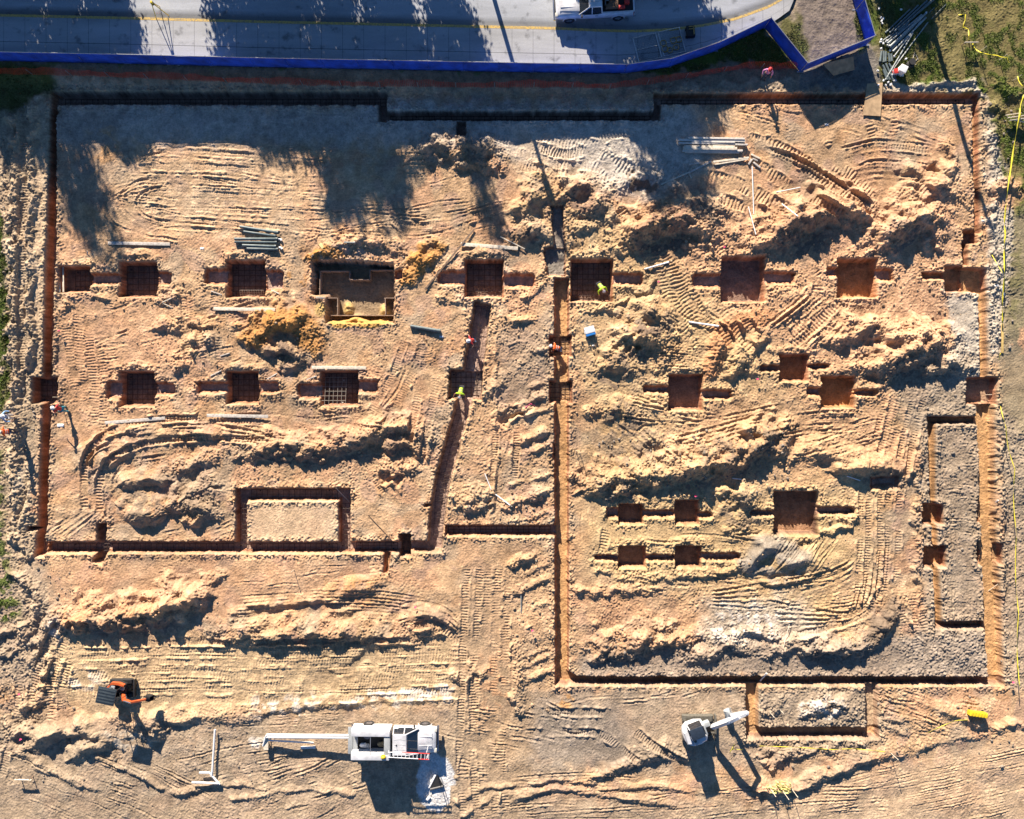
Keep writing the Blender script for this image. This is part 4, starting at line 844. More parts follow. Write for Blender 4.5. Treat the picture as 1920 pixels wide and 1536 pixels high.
# orange plastic mesh barrier, sagging between its stakes
OR = mat('orange_mesh', (.52, .05, .02), .6, noise=.3, scale=14)
OB = [(-160, 133), (0, 134), (240, 141), (480, 151), (740, 158), (1000, 161), (1150, 163), (1250, 151), (1340, 135), (1400, 126), (1506, 127)]
def build_mesh_barrier():
    P0 = [W(px, py, zg(px, py)) for px, py in OB]; o = P0[0]
    t = thing('barrier_mesh', 'low orange plastic safety mesh sagging along the bank behind the blue fence', 'safety barrier', o)
    P = resample(P0, .13); rr = random.Random(5); m = MB(); Hb = .62
    def pt(i, f):
        p = P[i]; s = i * .13
        g = gz(960 + p.x * PX, 768 - p.y * PX)
        sag = .16 * abs(math.sin(s * .9)) + .05 * math.sin(s * 2.3) + .04 * math.sin(s * 5.1)
        return Vector((p.x - o.x + .05 * math.sin(s * 1.7), p.y - o.y + (f - .5) * .2 + .1 * f * math.sin(s * .7 + 1) + .03 * math.sin(s * 4), g - o.z + .03 + f * (Hb - sag)))
    w_ = .014
    rows = 8
    for k in range(rows):
        f = k / (rows - 1)
        for i in range(0, len(P) - 1):
            a, b2 = pt(i, f), pt(i + 1, f); u = Vector((0, 0, w_))
            m.bm.faces.new([m.bm.verts.new(q) for q in (a - u, b2 - u, b2 + u, a + u)])
    for i in range(0, len(P) - 1):
        for k in range(rows - 1):
            a, b2 = pt(i, k / (rows - 1)), pt(i, (k + 1) / (rows - 1)); u = (pt(i + 1, .5) - pt(i, .5)).normalized() * w_
            m.bm.faces.new([m.bm.verts.new(q) for q in (a - u, a + u, b2 + u, b2 - u)])
    m.build('mesh', OR, t)
    WOODP = mat('grey_stake', (.33, .26, .19), .85)
    for i in range(0, len(P), 22):
        p = pt(i, 0); q = MB(); q.tube(p + Vector((0, .02, -.1)), p + Vector((.02, .02, .78)), .022, n=6); q.build('stake', STEEL, t)
build_mesh_barrier()
# ------------------------------------------------------------------ trees across the street (they throw the dappled shade)
LEAF = mat('leaf', (.055, .095, .022), .6, noise=.5, scale=1.5); BARK = mat('bark', (.12, .085, .06), .9, noise=.4, scale=8, bump=.5)
def tree(px, py, label, crowns, trunk_r=.2, seed=1, leaf=.17, dens=1.0):
    rr = random.Random(seed); g = gz(*gpx(px, max(py, -60), 0)) if py > -70 else zs(px)
    base = W(px, py, g); t = thing('street_tree', label, 'tree', base, group='trees across the street')
    top = max(cz + rz for _, _, cz, _, rz in crowns)
    m = MB(); pts = []; n = 7
    for i in range(n):
        f = i / (n - 1); pts.append((crowns[0][0] * f * .6 + .12 * math.sin(f * 5 + seed), crowns[0][1] * f * .6 + .1 * math.cos(f * 4 + seed) - .1, -.2 + f * top * .8))
    m.path(pts, [trunk_r * (1.25 - .95 * i / (n - 1)) for i in range(n)], 9)
    for cx, cy, cz, r, rz in crowns:
        for k in range(7):
            a = rr.random() * 6.28; zz = cz - rz * .7 + rr.random() * rz * .9; f = max(0, min(1, (zz - 1) / (top * .8)))
            s = Vector((crowns[0][0] * f * .6, crowns[0][1] * f * .6, max(.8, zz - r * .5))); e = Vector((cx + math.cos(a) * r * .75, cy + math.sin(a) * r * .75, zz + r * .25))
            m.path([s, (s + e) / 2 + Vector((0, 0, .15)), e], [trunk_r * .35, trunk_r * .22, .02], 6)
    m.build('trunk', BARK, t)
    co, fa = [], []
    for cx, cy, cz, r, rz in crowns:
        nc = int((66 if cz < 5 else 27) * r * rz / 4 * dens) + 8
        for _ in range(nc):
            while True:
                v = Vector((rr.uniform(-1, 1), rr.uniform(-1, 1), rr.uniform(-1, 1)))
                if .25 < v.length < 1: break
            cc = Vector((cx + v.x * r, cy + v.y * r, cz + v.z * rz)); cr = .35 + .35 * rr.random()
            for _ in range(int(95 * cr * cr / .3)):
                p = cc + Vector((rr.gauss(0, 1), rr.gauss(0, 1), rr.gauss(0, .8))) * cr * .62
                a = Vector((rr.gauss(0, 1), rr.gauss(0, 1), rr.gauss(0, .7))).normalized(); b2 = a.orthogonal().normalized() * leaf * .45; a = a * leaf * (.7 + .6 * rr.random())
                i = len(co); co += [p - a, p + b2, p + a, p - b2]; fa.append((i, i + 1, i + 2, i + 3))
    me = bpy.data.meshes.new('crown'); me.from_pydata(co, [], fa); link('crown', me, LEAF, t)
tree(-6, -165, 'tall tapering evergreen beyond the street, west end of the row', [(0, 0, 4.2, 3.4, 2.2), (0, 0, 6.8, 2.5, 1.7), (.2, 0, 9.2, 1.7, 1.6)], seed=1)
tree(120, -160, 'low spreading tree in front of the west evergreen', [(0, 0, 4.3, 2.9, 2.4), (-.6, 0, 5.6, 1.8, 1.3)], seed=2)
tree(-110, -170, 'bushy street tree at the far west end of the row', [(0, 0, 4.6, 3.4, 2.7)], seed=3)
tree(405, -160, 'low round tree west of the tallest crown', [(0, 0, 4.4, 2.9, 2.3)], seed=4)
tree(522, -168, 'tallest tree of the row with a wide high crown', [(0, 0, 4.5, 4.2, 2.6), (.4, 0, 6.6, 3.2, 1.4), (.4, 0, 8.3, 3.2, 1.2), (-1.2, 0, 8.2, 1.7, .9), (2.6, 0, 7.8, 1.6, .9)], .32, seed=5)
tree(672, -160, 'small dense tree beside the tallest crown', [(0, 0, 4.4, 2.4, 2.4)], seed=6)
tree(778, -165, 'slender tree with a thin leader', [(0, 0, 4.5, 1.9, 2.3), (-.9, 0, 8.6, .8, 1.7)], seed=7)
tree(1128, -165, 'broad tree behind the parked white pickup', [(0, 0, 4.4, 3.6, 2.6), (.2, 0, 7.2, 3.2, 1.8), (.3, 0, 9.0, 2.6, 1.2), (2.6, 0, 6.0, 2.0, 1.8)], .3, seed=8)
tree(1222, -160, 'shorter tree east of the broad tree', [(0, 0, 4.0, 2.4, 2.2)], seed=9)
tree(1650, -190, 'round tree beyond the east end of the fence', [(0, 0, 3.1, 2.3, 1.5)], seed=10)
WOODPOLE = mat('pole_wood', (.16, .115, .08), .9, noise=.4, scale=5)
def pole(px, py, h, r, label, arm=True):
    b = W(px, py, zs(px)); t = thing('utility_pole', label, 'utility pole', b)
    m = MB(); m.tube((0, 0, -.3), (0, 0, h), r, r * .72, 12); m.build('shaft', WOODPOLE, t)
    if arm:
        m = MB(); m.box((0, .12, h - .5), (2.2, .1, .12)); 
        m.build('crossarm', WOODPOLE, t)
        m = MB(); m.tube((.05, -.38, h - 2.6), (.05, -.38, h - 1.5), .26, n=14); m.ball((.05, -.38, h - 1.5), .26, (1, 1, .3)); m.build('transformer', mat('grey_paint', (.38, .39, .40), .45), t)
pole(912, -52, 9.0, .17, 'wooden utility pole with a grey transformer beyond the street', True)
pole(1727, -22, 8.5, .2, 'thick bare utility pole on the grass past the fence', False)
# ------------------------------------------------------------------ loose timber, pipes and sticks
TIM = mat('timber_grey', (.55, .50, .43), .85, noise=.22, scale=7); TIMP = mat('timber_pale', (.66, .58, .45), .85, noise=.18, scale=7); TIMB = mat('timber_brown', (.20, .135, .09), .9, noise=.3, scale=7)
PLY = mat('plywood', (.44, .30, .165), .8, noise=.22, scale=2.5, bump=.1); WPVC = mat('white_plastic_pipe', (.74, .74, .72), .35, noise=.05); GPVC = mat('slate_pipe', (.12, .155, .155), .5, noise=.2, scale=5); GPVC2 = mat('grey_pipe', (.30, .33, .315), .5, noise=.2, scale=5)
BLK = mat('black_rubber', (.018, .018, .018), .7); WHT = mat('white_plastic', (.76, .76, .75), .45, noise=.05); REDP = mat('red_plastic', (.55, .04, .03), .45); YEL_ = mat('yellow_plastic', (.72, .50, .02), .5, noise=.1); PINKP = mat('pink_tape', (.75, .10, .22), .6)
TAPE = mat('yellow_tape', (.72, .62, .04), .5, noise=.06); BLUEP = mat('blue_plastic', (.03, .20, .55), .4); DARKM = mat('dark_metal', (.03, .032, .035), .5, .3)
def span(a, b2, lift=0.0, th=0.0):
    pa = W(*a, 0); pb = W(*b2, 0)
    n = 7; za = max(gz(*a), 0) if False else None
    zs_ = [gz(a[0] + (b2[0] - a[0]) * k / (n - 1), a[1] + (b2[1] - a[1]) * k / (n - 1)) for k in range(n)]
    z0, z1 = zs_[0], zs_[-1]
    lo = max(z - (z0 + (z1 - z0) * k / (n - 1)) for k, z in enumerate(zs_))
    lo = max(0, min(lo, .25)); z0 += lo * .75; z1 += lo * .75
    return W(*a, z0 + lift), W(*b2, z1 + lift)
def board(a, b2, label, w_=.24, th=.045, m=TIM, name='plank', cat='plank', group=None, lift=0.0):
    p, q = span(a, b2); c_ = (p + q) / 2; d = q - p; L_ = d.length
    rz = math.atan2(d.y, d.x); tilt = math.atan2(d.z, math.hypot(d.x, d.y))
    bmx = MB(); bmx.box((0, 0, 0), (L_, w_, th), bev=.004)
    o = bmx.build(name, m); o.location = c_ + Vector((0, 0, th / 2 + .01 + lift)); o.rotation_euler = (0, -tilt, rz)
    return tag(o, label, cat, group)
def rod(a, b2, label, r=.03, m=WPVC, name='pipe', cat='pipe', group=None, lift=0.0, hollow_=True):
    p, q = span(a, b2); d = q - p; L_ = d.length; bmx = MB()
    n = 12
    ring = lambda x, rr: [(x, math.cos(2 * math.pi * k / n) * rr, math.sin(2 * math.pi * k / n) * rr) for k in range(n)]
    if r > .04 and hollow_:
        bmx.loft([ring(-L_ / 2 + .15, r * .8), ring(-L_ / 2, r * .82), ring(-L_ / 2, r), ring(-L_ / 2 + .14, r), ring(L_ / 2 - .18, r), ring(L_ / 2 - .16, r * 1.16), ring(L_ / 2, r * 1.16), ring(L_ / 2, r * .85), ring(L_ / 2 - .15, r * .8)])
    else: bmx.loft([ring(-L_ / 2, r), ring(L_ / 2, r)])
    o = bmx.build(name, m); o.location = (p + q) / 2 + Vector((0, 0, r + lift)); o.rotation_euler = (0, -math.atan2(d.z, math.hypot(d.x, d.y)), math.atan2(d.y, d.x))
    return tag(o, label, cat, group)
board((203, 456), (319, 458), 'weathered grey plank lying level between the tree shade and the pit at far left', m=TIM)
board((401, 579), (516, 581), 'pale cream plank lying south of the second rebar pit, west of the ochre sand heap', m=TIMP)
board((585, 689), (687, 690), 'cream plank laid across the north edge of a rebar pit', m=TIMP, lift=.06)
board((864, 458), (971, 466), 'pale plank north of the pit at the top of the diagonal trench', .26, m=TIMP)
board((197, 793), (310, 784), 'tilted grey plank lying on tyre ruts in the west of the dig', m=TIM)
board((388, 779), (503, 781), 'grey plank lying level south of two rebar pits', m=TIM)
board((889, 430), (797, 543), 'long thin dark brown timber slanting beside the orange sand heap', .13, .06, TIMB)
board((938, 444), (984, 467), 'thin pale stick crossing the end of a plank', .07, .04, TIMP, 'stick', 'stick')
board((164, 471), (166, 503), 'thin pale stake lying beside the western footing pit', .08, .04, TIMP, 'stake', 'stake')
board((600, 457), (606, 466), 'short yellowish board offcut near the formwork pit', .22, .05, mat('timber_yellow', (.62, .50, .22), .8), 'board_offcut', 'offcut')
board((666, 454), (686, 441), 'short brown board beside the soil heap above the formwork pit', .1, .05, TIMB, 'board_offcut', 'offcut')
rod((646, 455), (667, 455), 'short grey pipe piece north of the formwork pit', .05, GPVC2)
board((396, 546), (416, 553), 'splintered stake west of the second rebar pit', .07, .04, TIM, 'stake', 'stake'); board((305, 567), (322, 559), 'pale stake on the lip of the pit next to the far left one', .07, .04, TIMP, 'stake', 'stake'); board((306, 569), (324, 577), 'second pale stake crossing under the first by the same pit', .06, .04, TIMP, 'stake', 'stake')
board((509, 544), (524, 551), 'bare stake east of the second rebar pit', .07, .04, TIM, 'stake', 'stake'); board((876, 705), (396, 706), '', .05) if False else None
board((575, 712), (594, 705), 'stake resting on the west lip of the pit with the pale mesh', .07, .04, TIM, 'stake', 'stake'); board((395, 705), (415, 695), 'stake lying northwest of the small central rebar pit', .07, .04, TIM, 'stake', 'stake'); board((501, 711), (520, 700), 'stake lying northeast of the small central rebar pit', .07, .04, TIM, 'stake', 'stake')
board((413, 668), (431, 662), 'short pale stick lying on bare soil between two pit rows', .07, .04, TIM, 'stick', 'stick')
rod((1208, 505), (1254, 492), 'white pipe at the foot of the dark spoil heap', .06); rod((1291, 604), (1347, 612), 'white pipe lying in yellow cleated soil', .07)
rod((1410, 312), (1413, 402), 'long thin white pipe running south from the timber stack', .042, hollow_=False); rod((1403, 388), (1417, 440), 'thin white pipe leaning from the end of the longer one', .035)
rod((1455, 361), (1500, 352), 'white stick lying on cleat marks by the upper right heap', .04); rod((1466, 383), (1496, 406), 'white stick on the crest of the orange heap', .04)
rod((909, 888), (921, 918), 'white stick stuck upright in the soil west of the narrow wheel track', .035); rod((929, 927), (960, 950), 'white stick south of the narrow wheel track', .045)
rod((977, 1114), (977, 1149), 'thin grey stick beside the scalloped bank', .035, GPVC2); rod((1480, 1170), (1466, 1226), 'dry pale reed standing in the grey rubble', .025, TIMP, 'reed', 'reed')
rod((1425, 1276), (1437, 1262), 'white pipe end poking over the southern trench', .06); rod((1588, 893), (1612, 901), 'short white stick in the shade of the low scoop', .04); rod((1373, 897), (1390, 899), 'short white stick on the shaded side of the long ridge', .04)
rod((1876, 540), (1882, 554), 'short white pipe lying on the grass by the yellow tape', .06); rod((1859, 948), (1871, 938), 'white stick on the rim of the eastern trench', .04); rod((1853, 1108), (1874, 1093), 'long pale reed lying across the eastern trench', .02, TIMP, 'reed', 'reed')
board((1879, 607), (1879, 662), 'yellow timber plank under the tape line on the right', .16, .05, mat('timber_yellow2', (.60, .42, .14), .8))
board((111, 500), (112, 548), 'tan board standing along the west side of the first pit', .2, .05, TIMP, lift=.05); board((119, 500), (120, 548), 'narrow board next to the tan board inside the first pit', .12, .05, TIMP, lift=.03)
rod((630, 915), (655, 941), 'thin pale rod bridging the corner of the slab trench', .025, TIMP, 'stick', 'stick'); rod((690, 965), (736, 1014), 'long thin rod lying diagonal on the bare corner east of the slab', .022, TIMB, 'stick', 'stick')
rod((770, 612), (826, 621), 'single dark slate pipe lying west of the diagonal trench', .125, GPVC)
# dark pipes in two bundles
for i, (a, b2, l) in enumerate([((451, 426), (523, 437), 'topmost dark slate pipe of the pipe bundle, tilted'), ((458, 435), (518, 443), 'second dark slate pipe from the top of the bundle, tilted'), ((441, 449), (522, 449), 'longest dark slate pipe of the bundle, lying level'),
     ((441, 454), (520, 455), 'dark slate pipe just below the longest one'), ((456, 461), (519, 463), 'slate pipe second from the bottom of the bundle'), ((464, 467), (522, 468), 'lowest slate pipe of the bundle')]):
    rod(a, b2, l, .10, GPVC, group='slate pipes north of the second rebar pit', lift=.06 if i in (0, 2, 4) else 0)
for a, l in [((526, 449), 'white pipe bend at the upper end of the slate pipe bundle'), ((527, 465), 'white pipe bend at the lower end of the slate pipe bundle')]:
    p = W(*a, gz(*a)); m = MB(); m.path([(-.12, 0, .09), (-.03, 0, .09), (.06, -.03, .10), (.10, -.12, .10)], .085, 10); o = m.build('pipe_bend', WPVC); o.location = p; tag(o, l, 'pipe fitting')
# stacked boards by the tree shade
SB = [((1290, 261), (1394, 263), .13, .34), ((1271, 265), (1395, 267), .16, .30), ((1295, 268), (1376, 269), .12, .30), ((1271, 270), (1400, 273), .11, .24), ((1282, 276), (1376, 277), .16, .22), ((1280, 280), (1380, 281), .22, .30), ((1279, 284), (1391, 284), .14, .20), ((1284, 286), (1385, 287), .1, .12)]
SBL = ['northmost board of the white timber stack', 'long white board second in the timber stack', 'short board in the middle of the white timber stack', 'longest white board reaching past the stack end', 'board at the north edge of the tan pile below the white stack', 'wide tan dusty board on top of the lower pile', 'white ended board along the south of the lower pile', 'lowest board of the lower pile, in shade']
for (a, b2, w_, z), l in zip(SB, SBL): board(a, b2, l, w_, .05 + z * .85, mat('timber_white', (.63, .58, .50), .8, noise=.12) if 'tan' not in l else TIMP, group='boards in the timber stack')
for a, b2, l, w_, m in [((1337, 304), (1404, 296), 'white board fanning out below the timber stack', .14, TIMP), ((1340, 309), (1402, 299), 'thin white board alongside the fanned one', .09, TIMP), ((1333, 303), (1290, 325), 'grey board joining the fan to the long pole', .12, TIM), ((1293, 323), (1240, 346), 'long pale thin board pointing down left from the fan', .09, TIMP),
                         ((1292, 309), (1312, 306), 'short grey board in the tree shade', .09, TIM), ((1291, 324), (1296, 335), 'short pale offcut standing off the long thin board', .05, TIMP),
                         ((1408, 290), (1424, 298), 'white block at the upper right of the fan tip', .12, TIMP), ((1411, 298), (1420, 302), 'small tan block below the white block', .11, TIM), ((1403, 309), (1409, 299), 'grey block standing crosswise at the fan tip', .13, TIM), ((1412, 305), (1425, 315), 'grey block lowest of the offcuts at the fan tip', .12, TIM)]:
    big = math.hypot(b2[0] - a[0], b2[1] - a[1]) > 30; board(a, b2, l, w_, .06 if big else .1, m, 'plank' if big else 'timber_block', 'plank' if big else 'timber block')
# plywood
def sheet_(pts, zz, label, th=.02):
    P = [W(px, py, z) for (px, py), z in zip(pts, zz)]; o0 = sum(P, Vector()) / 4; n = ((P[1] - P[0]).cross(P[3] - P[0])).normalized()
    if n.z < 0: n = -n
    m = MB(); m.loft([[p - o0 - n * th / 2 for p in P], [p - o0 + n * th / 2 for p in P]]); o = m.build('plywood_sheet', PLY); o.location = o0; return tag(o, label, 'plywood sheet')
sheet_([(1626, 157), (1655, 155), (1651, 218), (1618, 216)], [.13, .13, .12, .12], 'tan plywood sheet bridging the north trench')
sheet_([(1542, 120), (1600, 106), (1602, 131), (1563, 142)], [.62, .62, .30, .30], 'plywood sheet propped against the foot of the blue fence')
# ------------------------------------------------------------------ rebar mats
BAR = mat('rebar', (.075, .05, .04), .7, .4, noise=.35, scale=12); BAR_LIT = mat('rebar_sunlit', (.34, .30, .25), .6, .3)  # second, paler rebar: sunlight on the bars is put into its colour
def mat_bars(x0, y0, x1, y1, z, label, pitch=10.4, r=.019, m=BAR, skew=0, nx_=None, tilt=0):
    k = (H0 - z) / H0
    a = W(x0, y0, 0); b2 = W(x1, y1, 0)
    c_ = (a + b2) / 2; o0 = Vector((c_.x, c_.y, z)); hx = (b2.x - a.x) / 2 - .06; hy = (a.y - b2.y) / 2 - .06
    t = MB(); n = max(2, round(hx * 2 / (pitch / PX))); ny_ = max(2, round(hy * 2 / (pitch / PX)))
    for i in range(n + 1):
        x = -hx + 2 * hx * i / n; t.tube((x, -hy, .02), (x + skew, hy, .02), r, n=5)
    for i in range(ny_ + 1):
        y = -hy + 2 * hy * i / ny_; t.tube((-hx, y, -.005), (hx, y, -.005), r, n=5)
    for sx_ in (-1, 1):
        for sy_ in (-1, 1): t.box((sx_ * hx * .8, sy_ * hy * .8, -.05), (.1, .1, .07))
    o = t.build('rebar_mat', m); o.location = o0; o.rotation_euler = (tilt, 0, 0)
    return tag(o, label, 'rebar mat')
for q in [(128, 502, 168, 546, -.9, 'rebar mat in the westernmost pit beside the tan boards'), (226, 494, 291, 554, -1.0, 'rebar mat in the pit below the grey weathered plank'), (427, 491, 494, 555, -1.0, 'rebar mat in the pit under the slate pipe bundle'),
          (874, 490, 941, 555, -1.0, 'rebar mat in the pit at the head of the diagonal trench'), (1073, 488, 1147, 563, -1.05, 'rebar mat under the crouching worker east of the central trench'), (226, 699, 287, 760, -1.0, 'rebar mat in the lower left pit above the tilted plank'),
          (427, 699, 481, 755, -1.0, 'rebar mat in the pit above the level grey plank'), (604, 698, 668, 759, -1.0, 'rebar mat in the pit under the cream plank'), (842, 695, 903, 748, -1.0, 'rebar mat under the worker in the pit on the diagonal trench'),
          (62, 710, 106, 755, -1.05, 'rebar mat in the pit on the western trench'), (1031, 715, 1071, 756, -.86, 'rebar mat in the lower niche of the central trench'), (1031, 629, 1071, 669, -.86, 'rebar mat in the upper niche of the central trench')]:
    mat_bars(*q)
mat_bars(444, 540, 492, 560, -.62, 'sunlit-toned upright rebar comb along the south side of a pit', 4.5, .012, BAR_LIT, tilt=R(28))
mat_bars(590, 705, 648, 762, -.45, 'pale wire mesh leaning into the pit below the cream plank', 8.4, .014, BAR_LIT, tilt=R(-12))
for q in [(110, 177, 722, 194, -.8, 'long rebar cage in the northwest trench'), (728, 210, 1224, 225, -.76, 'rebar cage in the stepped north trench'), (1242, 179, 1620, 195, -.76, 'rebar cage in the north trench west of the plywood bridge'), (1658, 179, 1820, 195, -.76, 'rebar cage in the north trench east of the plywood bridge'),
          (100, 1020, 436, 1036, -.5, 'rebar cage in the south trench west of the slab'), (466, 918, 632, 938, -.5, 'rebar cage north of the square soil slab'), (445, 944, 461, 1036, -.5, 'rebar cage on the west side of the square soil slab'), (637, 944, 655, 1036, -.5, 'rebar cage on the east side of the square soil slab'),
          (466, 1020, 632, 1036, -.5, 'rebar cage south of the square soil slab'), (664, 1018, 745, 1034, -.6, 'rebar cage between the slab and the deep narrow hole'), (838, 988, 1034, 1004, -.7, 'rebar cage in the cross trench west of the central trench')]:
    mat_bars(*q)
def diag_cage(pl, pr, z, label):
    t = MB(); o0 = W(*pl[0], z); sl_ = spline(pl, 10.5); sr_ = spline(pr, 10.5); n = 38
    pick = lambda s, f: s[min(len(s) - 1, int(f * (len(s) - 1)))]
    A = [W(*pick(sl_, i / n), 0) for i in range(n + 1)]; B = [W(*pick(sr_, i / n), 0) for i in range(n + 1)]
    f3 = lambda p: Vector((p.x - o0.x, p.y - o0.y, 0))
    for f in (.18, .5, .82): t.path([f3(a + (b2 - a) * f) for a, b2 in zip(A, B)], .014, 5)
    for a, b2 in zip(A, B): t.tube(f3(a + (b2 - a) * .12), f3(a + (b2 - a) * .88), .013, n=5)
    o = t.build('rebar_cage', BAR); o.location = o0; tag(o, label, 'rebar cage')
diag_cage([(887, 572), (866, 690)], [(919, 575), (905, 690)], -.53, 'rebar cage in the upper arm of the diagonal trench'); diag_cage([(850, 768), (814, 900), (806, 1005)], [(880, 768), (852, 870), (836, 1005)], -.53, 'rebar cage in the lower arm of the diagonal trench')
# ------------------------------------------------------------------ timber formwork
FT = mat('form_board', (.36, .26, .19), .8, noise=.25, scale=4)
def formwork():
    ft = thing('formwork', 'stepped timber formwork lining the large sandy pit', 'formwork', W(668, 548, -1.25))
    o0 = W(668, 548, -1.25); zt = .72
    segs = [((599, 506), (652, 506)), ((653, 506), (653, 521)), ((653, 522), (690, 522)), ((691, 521), (691, 504)), ((691, 504), (736, 504)), ((597, 506), (596, 556)), ((610, 557), (629, 557)), ((630, 557), (630, 588)), ((617, 590), (735, 590)), ((720, 557), (721, 588)), ((721, 557), (737, 557))]
    for a, b2 in segs:
        a, b2 = [gpx(*q, -.53) if False else q for q in (a, b2)]
        p = W(*a, 0); q = W(*b2, 0); d = q - p; m = MB(); c_ = (p + q) / 2
        m.box((c_.x - o0.x, c_.y - o0.y, zt / 2 - .1), (d.length, .045, zt + .2), math.atan2(d.y, d.x)); 
        n = max(1, int(d.length / .6))
        for k in range(n + 1):
            s = p + d * (k / n); m.box((s.x - o0.x + d.y / d.length * .05, s.y - o0.y - d.x / d.length * .05, zt / 2 - .1), (.045, .06, zt + .1), math.atan2(d.y, d.x))
        m.build('form_panel', FT, ft)
formwork()
board((593, 558), (610, 559), 'short cream board at the southwest shoulder of the formwork', .14, .05, TIMP, 'board_offcut', 'offcut', lift=.05)
# ------------------------------------------------------------------ white plastic pipes behind the service truck
def pvc(name, label, paths, r, cat='pipe', loc=None):
    o0 = Vector(loc); m = MB()
    for p in paths: m.path([Vector(q) - o0 for q in p], r, 12)
    o = m.build(name, WPVC); o.location = o0; return tag(o, label, cat)
for i, (dy, z) in enumerate([(0, .66), (4.4, .66)]):
    a = W(500, 1378 + dy, z); b2 = W(664, 1379 + dy, .95)
    pvc('long_pipe', ['northern long white pipe reaching from the truck tailgate', 'southern long white pipe reaching from the truck tailgate'][i], [[a, a + (b2 - a) * .5, b2]], .088, loc=a)
pvc('short_pipe', 'middle white pipe resting on the stand under the long ones', [[W(503, 1388, .55), W(588, 1393, .32)]], .065, loc=W(503, 1388, .5)); pvc('short_pipe', 'white pipe crosswise at the end of the long pipes', [[W(499, 1379, .72), W(493, 1399, .55)]], .06, loc=W(499, 1379, .7))
rod((565, 1401), (592, 1400), 'stubby white pipe lying on the ground south of the long pipes', .1)
def stand():
    p = W(503, 1389, 0); p.z = gz(503, 1389); t = thing('pipe_stand', 'small timber trestle propping the ends of the white pipes', 'trestle', p)
    m = MB(); m.box((0, 0, .5), (.34, .9, .06)); m.build('top', TIMP, t)
    for y in (-.34, .34):
        m = MB(); m.tube((-.18, y, 0), (0, y, .5), .035, n=6); m.build('leg', TIMB, t); m = MB(); m.tube((.18, y, 0), (0, y, .5), .035, n=6); m.build('leg', TIMB, t)
    m = MB(); m.box((0, -.3, .25), (.3, .04, .3)); m.build('panel', TIMB, t)
stand()
g = gz(400, 1420)
pvc('pipe_assembly', 'white plastic pipe glued into a branching T shape on bare soil', [[W(403, 1368, g + .3), W(398, 1448, g + .3)], [W(374, 1449, g + .25), W(393, 1449, g + .25), W(398, 1455, g + .25), W(412, 1471, g + .2)], [W(360, 1467, g + .28), W(410, 1469, g + .28)], [W(398, 1446, g + .3), W(397, 1456, g + .26)]], .078, 'pipe assembly', W(398, 1448, g))
# ------------------------------------------------------------------ pipe heap on the grass, upper right
rr = random.Random(21)
def gpipe(a, b2, r, m, lift):
    z = gz(*a); p = W(*a, z + lift); q = W(*b2, gz(*b2) + lift); mb = MB(); mb.tube(p - p, q - p, r, n=10); mb.tube(Vector((0, 0, 0)), (q - p).normalized() * .1, r * 1.2, n=10)
    return mb.build('grey_pipe', m), p
PL = [((1653, 78), (1684, 56), .05), ((1660, 80), (1704, 42), .06), ((1663, 86), (1702, 44), .06), ((1668, 88), (1730, 30), .09), ((1670, 92), (1735, 26), .09), ((1674, 97), (1736, 33), .08), ((1664, 82), (1728, 28), .07), ((1678, 104), (1726, 40), .05), ((1680, 118), (1712, 58), .05), ((1684, 116), (1740, 42), .04), ((1660, 150), (1712, 62), .05), ((1676, 128), (1738, 44), .035), ((1660, 62), (1706, 18), .07), ((1668, 62), (1722, 10), .07), ((1676, 60), (1738, 2), .08), ((1684, 58), (1752, -4), .08), ((1690, 52), (1762, -10), .07), ((1746, 36), (1774, 8), .03), ((1742, 24), (1752, 14), .03)]
for i, (a, b2, r) in enumerate(PL):
    o, p = gpipe(a, b2, r, GPVC2 if i < 12 else GPVC, r + .04 * (i % 4)); o.location = p; tag(o, 'grey plastic pipe in the loose heap on the grass beside the blue fence', 'pipe', 'grey pipes heaped on the grass')
PS = [((1653, 96), (1650, 116)), ((1657, 96), (1657, 117)), ((1661, 97), (1660, 116)), ((1666, 100), (1668, 116)), ((1671, 101), (1672, 115)), ((1655, 122), (1668, 150)), ((1660, 119), (1675, 151)), ((1666, 119), (1681, 143)), ((1656, 130), (1663, 150)), ((1672, 124), (1683, 138)), ((1670, 128), (1678, 148))]
for a, b2 in PS:
    o, p = gpipe(b2, a, .085, GPVC, .09); o.location = p; tag(o, 'short dark pipe length in the fanned stack south of the long grey pipes', 'pipe', 'short pipe lengths by the trench')
for x, y in [(1651, 75), (1650, 80), (1655, 82), (1662, 78), (1666, 87), (1669, 95), (1651, 92), (1735, 25), (1676, 107), (1657, 152), (1665, 156), (1671, 158), (1676, 152), (1659, 161), (1668, 160), (1671, 142), (1646, 160), (1645, 133), (1698, 112), (1691, 142), (1652, 40), (1654, 44), (1656, 36), (1651, 34), (1689, 18), (1647, 17), (1679, 151)]:
    m = MB(); m.tube((-.07, 0, .07), (.07, 0, .07), .07, n=10); o = m.build('pipe_coupling', WPVC); o.location = W(x, y, gz(x, y) + .05); o.rotation_euler = (rr.uniform(-.6, .6), 0, rr.random() * 6); tag(o, 'small white pipe coupling scattered around the grey pipe heap', 'pipe fitting', 'white couplings by the pipe heap')
